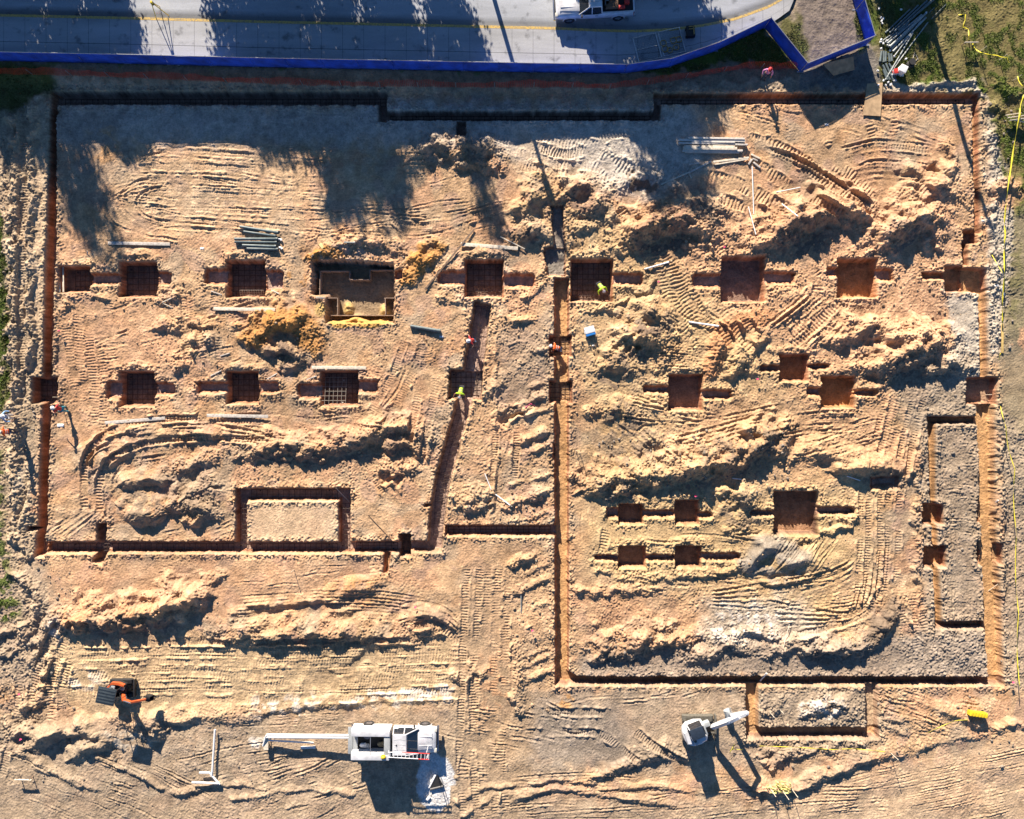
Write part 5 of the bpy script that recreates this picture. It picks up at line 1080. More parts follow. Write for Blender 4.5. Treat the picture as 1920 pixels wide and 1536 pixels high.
# ------------------------------------------------------------------ coolers, boxes and site clutter
def cooler(px, py, rz, label, body, lid, sz=(.68, .48, .42)):
    p = W(px, py, 0); p.z = gz(px, py); t = thing('cooler', label, 'cooler', p, rz); L_, w_, h_ = sz
    m = MB(); m.box((0, 0, h_ * .42), (L_, w_, h_ * .84), bev=.03); m.build('body', body, t)
    if body is lid or body is WHT: m = MB(); m.box((0, 0, h_ * .92), (L_ + .03, w_ + .03, h_ * .16), bev=.025); m.build('lid', lid, t)
    else:
        m = MB(); m.box((0, w_ * .14, h_ * .92), (L_ + .03, w_ * .74, h_ * .16), bev=.025); m.build('lid', lid, t)
        m = MB(); m.box((0, -w_ * .38, h_ * .88), (L_ + .02, w_ * .27, h_ * .12), bev=.02); m.build('front_lid', body, t)
    for s in (-1, 1):
        m = MB(); m.box((s * (L_ / 2 + .03), 0, h_ * .6), (.05, .2, .05), bev=.01); m.build('handle', lid, t)
cooler(1105, 622, R(16), 'white cooler with a blue body beside the central trench', BLUEP, WHT, (.72, .66, .42))
cooler(1682, 142, R(-20), 'white lidded cooler on the grass near the pipe heap', WHT, WHT, (.55, .5, .42)) if False else None
cooler(1686, 136, R(-25), 'square white cooler on the grass beside the pipe heap', WHT, WHT, (.5, .5, .75)); cooler(1675, 138, R(10), 'small red and white cooler next to the square white one', WHT, REDP, (.3, .34, .5))
def clutter():
    p = W(1708, 118, 0); p.z = gz(1708, 118); t = thing('hand_tools', 'heap of black bucket and crossed tool handles on the grass', 'tools', p)
    m = MB(); m.tube((-.05, -.05, 0), (-.05, -.05, .35), .19, .24, 14); m.build('bucket', BLK, t)
    for a, b2 in [((0, 0, .1), (.25, .75, .06)), ((.1, -.1, .1), (.5, .3, .05)), ((.3, .6, .08), (.5, .2, .06)), ((-.3, .1, .05), (.3, -.2, .12))]:
        m = MB(); m.tube(a, b2, .02, n=6); m.build('handle', TIM, t)
    m = MB(); m.ball((-.1, -.15, .1), .32, (1, .9, .35)); m.build('tarp', BLK, t)
clutter()
def jobbox():
    p = W(1826, 1334, 0); p.z = gz(1826, 1334) + .02; t = thing('yellow_barrier', 'bright yellow slatted barrier block on the berm at lower right', 'barrier', p, R(-8)); 
    m = MB(); m.prof([(-.66, .1), (.66, .1), (.66, .5), (.6, .56), (-.6, .56), (-.66, .5)], -.16, .16); m.build('panel', YEL_, t)
    for k in range(6):
        m = MB(); m.box((-.55 + k * .22, 0, .57), (.12, .28, .05), bev=.01); m.build('rib', YEL_, t)
    for s in (-1, 1):
        m = MB(); m.box((s * .5, 0, .05), (.12, .5, .1), bev=.01); m.build('foot', BLK, t)
jobbox()
def panel_frames():
    for a, w_, l in [((1214, 90), 1.72, 'flat grey mesh fence panel lying on the pavement, left one'), ((1260, 79), 1.62, 'flat grey mesh fence panel lying on the pavement under the rusty frames')]:
        z = zs(a[0]) + .122; p = W(*a, z); t = thing('fence_panel', l, 'fence panel', p, R(13)); L_ = w_; Wd = 1.85
        m = MB()
        for s in (-1, 1): m.tube((s * L_ / 2, -Wd / 2, .03), (s * L_ / 2 - .05, Wd / 2, .03), .036, n=6)
        for s in (-1, 0, 1): m.tube((-L_ / 2, s * Wd / 2, .03), (L_ / 2, s * Wd / 2, .03), .026, n=6)
        m.build('frame', STEEL, t); m = MB()
        for k in range(16): m.tube((-L_ / 2 + L_ * k / 15, -Wd / 2, .02), (-L_ / 2 + L_ * k / 15, Wd / 2, .02), .004, n=4)
        for k in range(16): m.tube((-L_ / 2, -Wd / 2 + Wd * k / 15, .02), (L_ / 2, -Wd / 2 + Wd * k / 15, .02), .004, n=4)
        m.build('wire', DARKM, t)
    RU = mat('rusty_frame', (.52, .32, .09), .8, noise=.3, scale=12)
    for i, (x, y, s) in enumerate([(1244, 81, .4), (1247, 92, .42), (1256, 94, .36), (1263, 76, .42), (1273, 74, .40), (1268, 89, .36)]):
        p = W(x, y, zs(x) + .17); m = MB(); q = []
        for k in range(17):
            a = 2 * math.pi * k / 16; ca, sa = math.cos(a), math.sin(a); e = (abs(ca) ** 4 + abs(sa) ** 4) ** -.25; q.append((ca * e * s / 2, sa * e * s / 2, 0))
        m.path(q, .032, 6); o = m.build('rusty_frame', RU); o.location = p; o.rotation_euler = (0, 0, R(12 + i * 17 % 20)); tag(o, 'small rusty rounded square frame on the shaded pavement', 'metal frame', 'rusty frames on the pavement')
    p = W(1293, 63, zs(1293) + .122); t = thing('hand_cart', 'black cart with tan bars standing on the pavement by the kerb', 'cart', p, R(5))
    m = MB(); m.box((0, 0, .28), (.62, .8, .4), bev=.04); m.build('tub', BLK, t)
    for y in (.1, .28): m = MB(); m.box((.06, y, .52), (.45, .05, .05)); m.build('bar', RU, t)
    m = MB(); m.box((.2, -.05, .52), (.06, .5, .05)); m.build('bar', RU, t)
    for sx in (-1, 1):
        for sy in (-1, 1): m = MB(); m.tube((sx * .3, sy * .28, .1), (sx * .34, sy * .28, .1), .1, n=12); m.build('wheel', BLK, t)
panel_frames()
def tripod():
    z = zs(303) ; p = W(303, 26, z); t = thing('survey_tripod', 'yellow legged survey tripod on the sunlit road', 'tripod', p)
    for k in range(3):
        a = R(90 + 120 * k + 15); m = MB(); m.tube((math.cos(a) * .55, math.sin(a) * .55, 0), (math.cos(a) * .08, math.sin(a) * .08, 1.45), .028, .035, n=6); m.build('leg', YEL_, t)
    m = MB(); m.tube((0, 0, 1.42), (0, 0, 1.5), .12, n=12); m.build('head', DARKM, t)
    m = MB(); m.box((0, 0, 1.63), (.16, .16, .24), bev=.02); m.tube((0, -.12, 1.66), (0, .12, 1.66), .04, n=10); m.build('instrument', YEL_, t)
    for k in range(2): m = MB(); m.box((.1 - .2 * k, -.2, .5), (.02, .02, .12)); m.build('ribbon', PINKP, t)
tripod()
# ------------------------------------------------------------------ tape and batter boards
def stake(px, py, h, label, m=TIMP, r=.022, lean=(0, 0)):
    p = W(px, py, 0); p.z = gz(px, py); mb = MB(); mb.tube((0, 0, -.15), (lean[0], lean[1], h), r, n=6); mb.box((lean[0] * .9, lean[1] * .9, h - .05), (.06, .02, .1)); o = mb.build('survey_stake', m); o.location = p; return tag(o, label, 'stake')
def tape(pts, label, w_=.07, zz=None, sag=.12):
    P = [W(x, y, gz(*gpx(x, y, h)) + h if h > .2 else gz(x, y) + h) for x, y, h in pts]; o0 = P[0]; m = MB(); prev = None
    for i in range(len(P) - 1):
        d = P[i + 1] - P[i]; n = max(2, int(d.length / .25)); nr = Vector((-d.y, d.x, 0)).normalized()
        for k in range(n + (1 if i == len(P) - 2 else 0)):
            f = k / n; tw = math.sin((i + f) * 9) ; q = P[i] + d * f - Vector((0, 0, sag * math.sin(f * math.pi))) - o0
            u = nr * w_ / 2 * (1 if abs(tw) < .8 else .5) + Vector((0, 0, w_ / 3 * tw))
            v = (m.bm.verts.new(q - u), m.bm.verts.new(q + u))
            if prev: m.bm.faces.new((prev[0], v[0], v[1], prev[1]))
            prev = v
    o = m.build('caution_tape', TAPE); o.location = o0; md = o.modifiers.new('thickness', 'SOLIDIFY'); md.thickness = .004; return tag(o, label, 'caution tape')
tape([(1797, 28, .04), (1810, 27, .06), (1810, 38, .05), (1805, 51, .05), (1816, 55, .06), (1817, 75, .5)], 'slack yellow tape trailing over the grass above the batter board', .09, sag=0)
tape([(1824, 82, .5), (1836, 97, 1.0), (1870, 104, 1.0), (1888, 108, 1.0), (1896, 121, .8)], 'yellow tape strung between stakes on the upper right grass', .07); tape([(1908, 143, .9), (1918, 162, 1.0)], 'short yellow tape piece near the right edge', .07)
tape([(1920, 178, 1.0), (1912, 215, 1.0), (1886, 388, 1.0), (1885, 440, 1.0), (1884, 512, 1.0), (1880, 606, .4)], 'long yellow tape running down along the eastern trench', .11)
tape([(1860, 478, .1), (1880, 512, .9)], 'thin tape end slanting to the stake by the trench bulge', .05, sag=.02); tape([(1876, 662, .3), (1873, 720, .5), (1886, 800, .7), (1903, 880, .7), (1906, 1000, .7), (1910, 1150, .7), (1912, 1288, .7)], 'faded yellow tape continuing down the lower right margin', .06, sag=.25)
for x, y, h, l in [(1834, 99, 1.05, 'stake with tape beside the batter board shadow'), (1872, 114, 1.0, 'stake at the bend of the strung tape'), (1898, 152, 1.0, 'stake near the right edge below the strung tape'), (1868, 470, 1.0, 'stake carrying the long tape by the trench bulge'), (1668, 1410, 1.15, 'lone stake on the lower right berm'), (1862, 740, .8, 'stake beside the lower east pit'),
                   (1441, 1474, 1.3, 'stake at the west end of the tangled tape'), (1464, 1478, 1.3, 'middle stake behind the tangled tape'), (1482, 1476, 1.3, 'stake at the east end of the tangled tape'), (110, 745, .7, 'short stake on the trench corner near the man with the white hat'), (1005, 1050, .5, 'short stake on the scalloped bank south of the cross trench'), (1443, 1335, .9, 'stake on the west of the lower slab'), (1462, 1330, .8, 'second stake on the lower slab'), (1080, 845, .8, 'stake east of the central trench'), (1087, 848, .8, 'twin stake just right of the one east of the central trench'), (1030, 1180, .5, 'low stake by the lower central trench'), (552, 1068, .8, 'grey stake south of the slab trench')]:
    stake(x, y, h, l)
tape([(1368, 1412, .3), (1378, 1396, .35), (1372, 1405, .2), (1394, 1406, .25)], 'short yellow tape scrap by the white digger shadow', .06, sag=.02); tape([(1424, 1399, .1), (1500, 1402, .2), (1560, 1406, .2), (1600, 1404, .15), (1660, 1410, .5)], 'thin yellow tape along the berm behind the lower slab', .05, sag=.03); tape([(1740, 1374, .15), (1790, 1352, .3), (1815, 1350, .4)], 'thin yellow tape leading to the yellow barrier', .05, sag=.05)
def tangle():
    p = W(1455, 1470, 0); p.z = gz(1455, 1470); r2 = random.Random(4); m = MB()
    for k in range(16):
        q = []; a = r2.random() * 6.28; x, y = r2.uniform(-.7, .7), r2.uniform(-.25, .25)
        for j in range(9): a += r2.uniform(-1, 1); x += math.cos(a) * .16; y += math.sin(a) * .08; q.append(Vector((max(-.9, min(.9, x)), max(-.4, min(.4, y)), .12 + .3 * r2.random())))
        pv = None
        for i in range(len(q) - 1):
            d = (q[i + 1] - q[i]); u = Vector((-d.y, d.x, .05)).normalized() * .05; v = (m.bm.verts.new(q[i] - u), m.bm.verts.new(q[i] + u))
            if pv: m.bm.faces.new((pv[0], v[0], v[1], pv[1]))
            pv = v
    o = m.build('tape_tangle', mat('pale_yellow_tape', (.72, .66, .22), .5)); o.location = p; md = o.modifiers.new('thickness', 'SOLIDIFY'); md.thickness = .004; tag(o, 'crumpled heap of yellow tape hung on stakes by the lower berm', 'caution tape')
tangle()
def batter(px, py, rz, L_, h, label, n=1):
    p = W(px, py, 0); p.z = gz(px, py); t = thing('batter_board', label, 'batter board', p, rz)
    for k in range(n):
        m = MB(); m.box((.1 * k, -.22 * k, h + .03 * k), (L_, .04, .13)); m.build('rail', TIMP, t)
    for s in (-1, 1): m = MB(); m.box((s * L_ * .38, .04, h / 2 - .1), (.05, .05, h + .25)); m.build('post', TIMB, t)
batter(1812, 87, 0, 1.0, .62, 'pale batter board on two posts in the upper right grass'); batter(1892, 219, R(8), 1.2, .5, 'stacked batter boards under the tape at the right edge', 3); batter(1905, 225, R(-14), 1.0, .35, 'tilted batter board at the far right edge', 2)
batter(50, 1457, R(-2), 1.25, .45, 'tan batter board on two posts at the lower left')
for x, y, l in [(38, 1300, 'pink flag at the far lower left'), (113, 622, 'pink flag east of the western trench'), (1354, 466, 'pink flag above the plain pit right of the dark heap'), (1232, 530, 'pink flag by the side channel east of the crouching worker'), (1416, 712, 'pink flag west of the small red pit'), (1300, 930, 'pink flag above the middle pit of the trio'), (778, 1137, 'pink flag among the curved ruts at the bottom'), (40, 1385, 'pink flag on the lower left heap'), (996, 1180, 'pink flag on the scalloped bank'), (1890, 1276, 'pink flag by the southeast trench corner')]:
    p = W(x, y, 0); p.z = gz(x, y); t = thing('pin_flag', l, 'marker flag', p); m = MB(); m.tube((0, 0, -.05), (0, 0, .4), .008, n=5); m.build('wire', DARKM, t); m = MB(); m.box((.09, 0, .34), (.18, .012, .13), R(20), rot=None); m.box((.08, .03, .30), (.15, .12, .012)); m.build('flag', PINKP, t)
tape([(985, 764, .05), (995, 757, .1), (1002, 761, .08)], 'pink ribbon scrap near the lower niche of the central trench', .07).data.materials[0] = PINKP
def paper(px, py, s, label, m=WHT, rz=0):
    p = W(px, py, 0); p.z = gz(px, py) + .03; mb = MB(); q = [[(i * s / 4 - s / 2, j * s / 6 - s / 3, .03 * math.sin(i * 2 + j)) for j in range(4)] for i in range(5)]
    mb.loft(q, cap=False, closed=False); o = mb.build('scrap', m); o.location = p; o.rotation_euler = (0, 0, rz); md = o.modifiers.new('thickness', 'SOLIDIFY'); md.thickness = .006; tag(o, label, 'scrap')
paper(112, 797, .5, 'crumpled white sheet south of the man with the white hat'); paper(1112, 648, .18, 'tiny white scrap below the cooler'); paper(345, 131, .2, 'small white scrap on the dark bank'); paper(1866, 536, .35, 'white rag on the grey berm by the east trench'); paper(380, 466, .3, 'white scrap near the slate pipe bundle'); paper(828, 631, .3, 'white scrap at the end of the single slate pipe'); paper(1551, 232, .3, 'pale stone like scrap south of the north trench'); paper(1840, 415, .2, 'white scrap on the east berm')
def tray():
    p = W(818, 1468, 0); p.z = gz(818, 1468); t = thing('mixing_tray', 'black triangular tray with a tube lying on the pale oval ground patch', 'tray', p, R(8))
    m = MB(); m.prism([(-.48, -.28), (.48, -.18), (.2, .62)], .02, .16); m.build('tray', BLK, t); m = MB(); m.tube((-.5, -.36, .12), (.5, -.26, .12), .09, n=12); m.build('tube', mat('dark_tube', (.10, .095, .09), .5), t)
    m = MB(); m.prism([(-.62, -.22), (-.5, -.2), (.1, .66), (-.05, .7)], .02, .2); m.build('bag', WHT, t)
    p2 = W(803, 1496, 0); p2.z = gz(803, 1496) + .04; m = MB(); m.box((0, 0, .05), (.34, .2, .1), R(50), bev=.02); o = m.build('white_bag', WHT); o.location = p2; tag(o, 'small white bag below the black tray', 'bag')
tray()
# ------------------------------------------------------------------ people
SKIN = mat('skin', (.36, .20, .13), .55, noise=.06); HIVIS = mat('hi_vis', (.42, .68, .03), .6, noise=.12, scale=9); ORV = mat('orange_vest', (.80, .12, .01), .6, noise=.1, scale=9); SILV = mat('reflective_band', (.65, .66, .66), .4)
DENIM = mat('denim', (.045, .06, .10), .85, noise=.2, scale=12); DKT = mat('dark_cloth', (.025, .026, .03), .85); TEAL = mat('teal_cloth', (.03, .26, .32), .7); REDC = mat('red_cloth', (.50, .035, .035), .75); PINKC = mat('lilac_cloth', (.55, .22, .42), .75); LBLUE = mat('light_blue_cloth', (.25, .42, .66), .75); BOOT = mat('boot_leather', (.10, .06, .035), .7); WCL = mat('white_cloth', (.62, .60, .57), .8); KHA = mat('khaki_cloth', (.30, .23, .15), .85)
def skin_obj(name, verts, edges, radii, root, m, parent, sub=2):
    me = bpy.data.meshes.new(name); me.from_pydata([tuple(v) for v in verts], edges, [])
    o = link(name, me, m, parent)
    sk = o.modifiers.new('body', 'SKIN'); sk.use_smooth_shade = True
    lay = me.skin_vertices[0] if me.skin_vertices else None
    if lay is None:
        me.skin_vertices.new() if hasattr(me.skin_vertices, 'new') else None
        lay = me.skin_vertices[0]
    for i, r in enumerate(radii):
        d = lay.data[i]; rr_ = r if isinstance(r, tuple) else (r, r); d.radius = rr_; d.use_root = (i == root)
    s = o.modifiers.new('smooth', 'SUBSURF'); s.levels = sub; s.render_levels = sub
    return o
def person(px, py, z, face, label, bend=0, knees=0, shirt=HIVIS, trousers=DENIM, hat=WHT, band=True, arms=((.25, .25, -.45), (.25, .25, -.45)), turn=0, long_sleeve=False, scale=1.0, stride=.0, sleeve=None):
    "face: heading in degrees (0 = up the picture); arms: hand offsets from the shoulder (out, forward, up)"
    t = thing('person', label, 'person', W(px, py, z) , R(-face)); t.scale = (scale,) * 3
    hipz = .93 - knees * .34; kf = knees * .30
    def up(v):      # bend the trunk forward at the hips
        v = Vector(v) - Vector((0, 0, hipz)); a = R(bend); v.x, v.z = v.x, v.z
        y = v.y * math.cos(a) + v.z * math.sin(a); zz = -v.y * math.sin(a) + v.z * math.cos(a)
        return Vector((v.x, y - bend / 90 * .16, zz + hipz))
    h = hipz; J = {}
    J['pel'] = Vector((0, -bend / 90 * .16, h)); J['waist'] = up((0, .01, h + .17)); J['chest'] = up((0, .02, h + .40)); J['nk0'] = up((0, 0, h + .55)); J['nk'] = up((0, .02, h + .62)); J['hd'] = up((0, .05, h + .72)); J['cr'] = up((0, .045, h + .80))
    J['nose'] = up((0, .145, h + .71))
    for s, nm in ((-1, 'l'), (1, 'r')):
        st = stride * s
        J['hip' + nm] = Vector((s * .105, -bend / 90 * .16, h - .06)); J['kn' + nm] = Vector((s * .12, kf + st * .5 + .02, h * .53)); J['an' + nm] = Vector((s * .125, st - .02 - knees * .05, .09)); J['to' + nm] = Vector((s * .14, st + .15, .045))
        sh = up((s * .185, 0, h + .50)); J['sh' + nm] = sh
        ao = arms[0 if s < 0 else 1]; hand = sh + Vector((s * ao[0] * .9, ao[1], ao[2])); d = hand - sh; L_ = .56
        if d.length > L_ * .98: d = d.normalized() * L_ * .98; hand = sh + d
        mid = sh + d * .5; off = math.sqrt(max(0, (.29) ** 2 - (d.length / 2) ** 2)); pole_ = Vector((s * .7, -.7, -.2)); pole_ -= d.normalized() * pole_.dot(d.normalized())
        J['el' + nm] = mid + pole_.normalized() * off; J['wr' + nm] = hand
        fd = (hand - J['el' + nm]).normalized(); J['pm' + nm] = hand + fd * .07
        sd = fd.cross(Vector((0, 0, 1))); sd = sd.normalized() if sd.length > .1 else Vector((1, 0, 0))
        for k in range(4): J['f%d' % k + nm] = hand + fd * (.085) + sd * (k - 1.5) * .021; J['g%d' % k + nm] = hand + fd * (.13 + .012 * (1.5 - abs(k - 1.4))) + sd * (k - 1.5) * .024 - Vector((0, 0, .02)); J['h%d' % k + nm] = hand + fd * (.155 + .014 * (1.5 - abs(k - 1.4))) + sd * (k - 1.5) * .023 - Vector((0, 0, .045))
        J['t0' + nm] = hand + fd * .035 + sd * -.045; J['t1' + nm] = hand + fd * .075 + sd * -.066 - Vector((0, 0, .012))
    names = list(J); ix = {n: i for i, n in enumerate(names)}
    rad = {'pel': (.15, .115), 'waist': (.135, .10), 'chest': (.16, .115), 'nk0': (.085, .07), 'nk': .055, 'hd': (.082, .10), 'cr': (.07, .085), 'nose': .016}
    E = [('pel', 'waist'), ('waist', 'chest'), ('chest', 'nk0'), ('nk0', 'nk'), ('nk', 'hd'), ('hd', 'cr'), ('hd', 'nose')]
    for nm in 'lr':
        rad.update({'hip' + nm: .092, 'kn' + nm: .062, 'an' + nm: .042, 'to' + nm: .036, 'sh' + nm: .062, 'el' + nm: .043, 'wr' + nm: .028, 'pm' + nm: (.036, .017), 't0' + nm: .011, 't1' + nm: .009})
        E += [('pel', 'hip' + nm), ('hip' + nm, 'kn' + nm), ('kn' + nm, 'an' + nm), ('an' + nm, 'to' + nm), ('nk0', 'sh' + nm), ('sh' + nm, 'el' + nm), ('el' + nm, 'wr' + nm), ('wr' + nm, 'pm' + nm), ('wr' + nm, 't0' + nm), ('t0' + nm, 't1' + nm)]
        for k in range(4): rad.update({'f%d' % k + nm: .010, 'g%d' % k + nm: .009, 'h%d' % k + nm: .0075}); E += [('pm' + nm, 'f%d' % k + nm), ('f%d' % k + nm, 'g%d' % k + nm), ('g%d' % k + nm, 'h%d' % k + nm)]
    def grow(v, k): return tuple(q + k for q in v) if isinstance(v, tuple) else v + k
    skin_obj('body', [J[n] for n in names], [(ix[a], ix[b2]) for a, b2 in E], [rad[n] for n in names], 0, SKIN, t)
    def cloth(nm, keys, edges, root, m, k):
        ids = {n: i for i, n in enumerate(keys)}; P = [J[n].copy() for n in keys]
        for n in keys:
            if n.startswith('el') and not long_sleeve and nm != 'jacket': P[ids[n]] = J['sh' + n[-1]] + (J[n] - J['sh' + n[-1]]) * .72
        return skin_obj(nm, P, [(ids[a], ids[b2]) for a, b2 in edges], [grow(rad[n], k) for n in keys], ids[root], m, t)
    ks = ['pel', 'waist', 'chest', 'nk0', 'shl', 'shr', 'ell', 'elr'] + (['wrl', 'wrr'] if long_sleeve else [])
    es = [('pel', 'waist'), ('waist', 'chest'), ('chest', 'nk0'), ('nk0', 'shl'), ('nk0', 'shr'), ('shl', 'ell'), ('shr', 'elr')] + ([('ell', 'wrl'), ('elr', 'wrr')] if long_sleeve else [])
    cloth('shirt', ks, es, 'pel', sleeve or shirt, .014)
    if sleeve or band: skin_obj('vest', [J['pel'], J['waist'], J['chest'], J['nk0'], J['nk0'] + (J['shl'] - J['nk0']) * .7, J['nk0'] + (J['shr'] - J['nk0']) * .7], [(0, 1), (1, 2), (2, 3), (3, 4), (3, 5)], [(.172, .138), (.16, .128), (.185, .142), (.10, .088), .075, .075], 0, shirt, t)
    cloth('trousers', ['pel', 'hipl', 'hipr', 'knl', 'knr', 'anl', 'anr'], [('pel', 'hipl'), ('pel', 'hipr'), ('hipl', 'knl'), ('hipr', 'knr'), ('knl', 'anl'), ('knr', 'anr')], 'pel', trousers, .016)
    for nm in 'lr':
        m = MB(); a, b2 = J['an' + nm], J['to' + nm]; m.ball(a + Vector((0, -.01, -.01)), .068, (.9, 1, 1.1)); m.ball((a + b2) / 2 + Vector((0, .03, -.02)), .062, (.85, 1.9, .75)); m.build('boot', BOOT, t)
    # hard hat: dome, ridge and brim round the crown, tilted with the head
    fwd = (J['nose'] - J['hd']).normalized(); upv = (J['cr'] - J['hd']).normalized(); side = fwd.cross(upv)
    Mx = Matrix((side, fwd, upv)).transposed().to_4x4(); Mx.translation = J['hd'] + upv * .055
    m = MB(); n = 18; prof = [(.178, -.006, 0), (.178, .004, 0), (.132, .012, 0), (.128, .05, 0), (.10, .095, 0), (.05, .118, 0), (.008, .122, 0)]
    rings = []
    for r, z2, _ in prof:
        rings.append([(math.cos(2 * math.pi * k / n) * r * .88, math.sin(2 * math.pi * k / n) * r * (1.12 if math.sin(2 * math.pi * k / n) > 0 or r < .15 else .98), z2) for k in range(n)])
    m.loft(rings); m.box((0, 0, .118), (.03, .2, .02), bev=.008)
    ho = m.build('hard_hat', hat, t); ho.matrix_local = Mx
    if band:
        c1, c2 = J['waist'], J['chest']; ax = (c2 - c1).normalized()
        m = MB()
        q = ax.to_track_quat('Z', 'Y'); 
        for f in (.15, .75):
            cc = c1 + (c2 - c1) * f; ring = []
            sx_ = (q.inverted() @ Vector((1, 0, 0)))
            for k in range(25):
                a = 2 * math.pi * k / 24; ring.append(cc + Vector((1, 0, 0)) * math.cos(a) * (.176 + .012 * f) + ax.cross(Vector((1, 0, 0))) * math.sin(a) * (.136 + .01 * f))
            m.path(ring, .014, 5)
        m.build('reflective_band', SILV, t)
    return t
fl = lambda px, py: gz(px, py)
person(1431, 147, fl(1431, 147), 200, 'woman in a lilac top and red hat standing below the orange mesh', shirt=PINKC, trousers=DENIM, hat=REDC, band=False, arms=((.2, .1, -.48), (.15, .3, -.35)), long_sleeve=True)
person(888, 640, fl(888, 640), 250, 'worker in red with a white hard hat standing in the diagonal trench', bend=25, shirt=REDC, trousers=DENIM, hat=WHT, band=False, arms=((.42, .2, -.1), (.42, .25, -.2)), long_sleeve=False, knees=.1)
person(866, 730, fl(866, 730), 190, 'crouching worker in yellow vest in the pit on the diagonal trench', bend=70, knees=.35, shirt=HIVIS, trousers=DKT, hat=SILV, arms=((.3, .35, -.4), (.35, .3, -.35)), sleeve=HIVIS)
person(1122, 538, fl(1122, 538), 150, 'worker in yellow vest bending over the mat in the pit east of the central trench', bend=62, knees=.2, shirt=HIVIS, trousers=DKT, hat=mat('grey_hat', (.50, .47, .48), .5), arms=((.15, .3, -.45), (.2, .25, -.45)), sleeve=HIVIS, long_sleeve=True)
person(1046, 655, fl(1046, 655), 285, 'worker in orange vest stooping in the upper niche of the central trench', bend=68, knees=.2, shirt=ORV, trousers=DENIM, hat=WHT, arms=((.15, .2, -.48), (.2, .3, -.42)), sleeve=ORV)
person(127, 767, fl(127, 767), 290, 'man in a red shirt and white hat walking beside the western trench', bend=14, shirt=REDC, trousers=TEAL, hat=WHT, band=False, arms=((.2, .3, -.3), (.3, .25, -.3)), stride=.18)
person(31, 808, fl(31, 808), 260, 'worker in a bright orange vest standing at the left edge', bend=12, shirt=ORV, trousers=DENIM, hat=WHT, arms=((.2, .2, -.45), (.35, .2, -.3)), sleeve=ORV, stride=.1, scale=1.05)
person(27, 781, fl(27, 781), 80, 'person in light blue at the left edge behind the orange vest', bend=8, shirt=LBLUE, trousers=WCL, hat=WHT, band=False, arms=((.15, .35, -.3), (.25, .3, -.3)), long_sleeve=True)
# ------------------------------------------------------------------ vehicles
PAINT = mat('white_paint', (.62, .63, .64), .25, noise=.16, scale=2.2, coat=.4); PAINT2 = mat('dusty_white', (.50, .50, .48), .4, noise=.1, scale=2); GLASS = mat('dark_glass', (.015, .02, .028), .05, spec=.8, noise=.02); CHROME = mat('chrome', (.55, .56, .58), .2, .9); TYRE = mat('tyre', (.022, .022, .023), .85, noise=.2, scale=30); LAMP = mat('lamp_glass', (.6, .58, .5), .1); REDL = mat('red_lamp', (.35, .01, .01), .2); GREYB = mat('grey_bodywork', (.34, .36, .36), .5, noise=.1, scale=3); BEDL = mat('bed_liner', (.016, .017, .019), .8)
def sup(x, hw, z, n=28, e=3.2, sy=1.0):
    "ring of a car body section across the car"
    return [(x, math.copysign(abs(math.cos(a)) ** (2 / e), math.cos(a)) * hw, z[0] + (z[1] - z[0]) * (.5 + .5 * math.copysign(abs(math.sin(a)) ** (2 / e), math.sin(a)))) for a in [2 * math.pi * k / n for k in range(n)]]
def wheel(t, x, y, r=.38, w_=.26):
    s = 1 if y > 0 else -1
    m = MB(); n = 26
    ring = lambda rr, yy: [(x + math.cos(2 * math.pi * k / n) * rr, yy, r + math.sin(2 * math.pi * k / n) * rr) for k in range(n)]
    m.loft([ring(r * .55, y - s * w_ / 2), ring(r * .93, y - s * w_ / 2), ring(r, y - s * w_ * .36), ring(r, y + s * w_ * .36), ring(r * .93, y + s * w_ / 2), ring(r * .62, y + s * w_ / 2), ring(r * .58, y + s * w_ * .35)])
    wo = m.build('wheel', TYRE, t)
    m = MB(); m.tube((x, y + s * w_ * .28, r), (x, y + s * w_ * .40, r), r * .6, n=20)
    for k in range(6):
        a = k * math.pi / 3; m.box((x + math.cos(a) * r * .32, y + s * w_ * .42, r + math.sin(a) * r * .32), (r * .4, .02, .06), rot=Matrix.Rotation(-a, 3, 'Y'))
    m.build('rim', CHROME, wo)
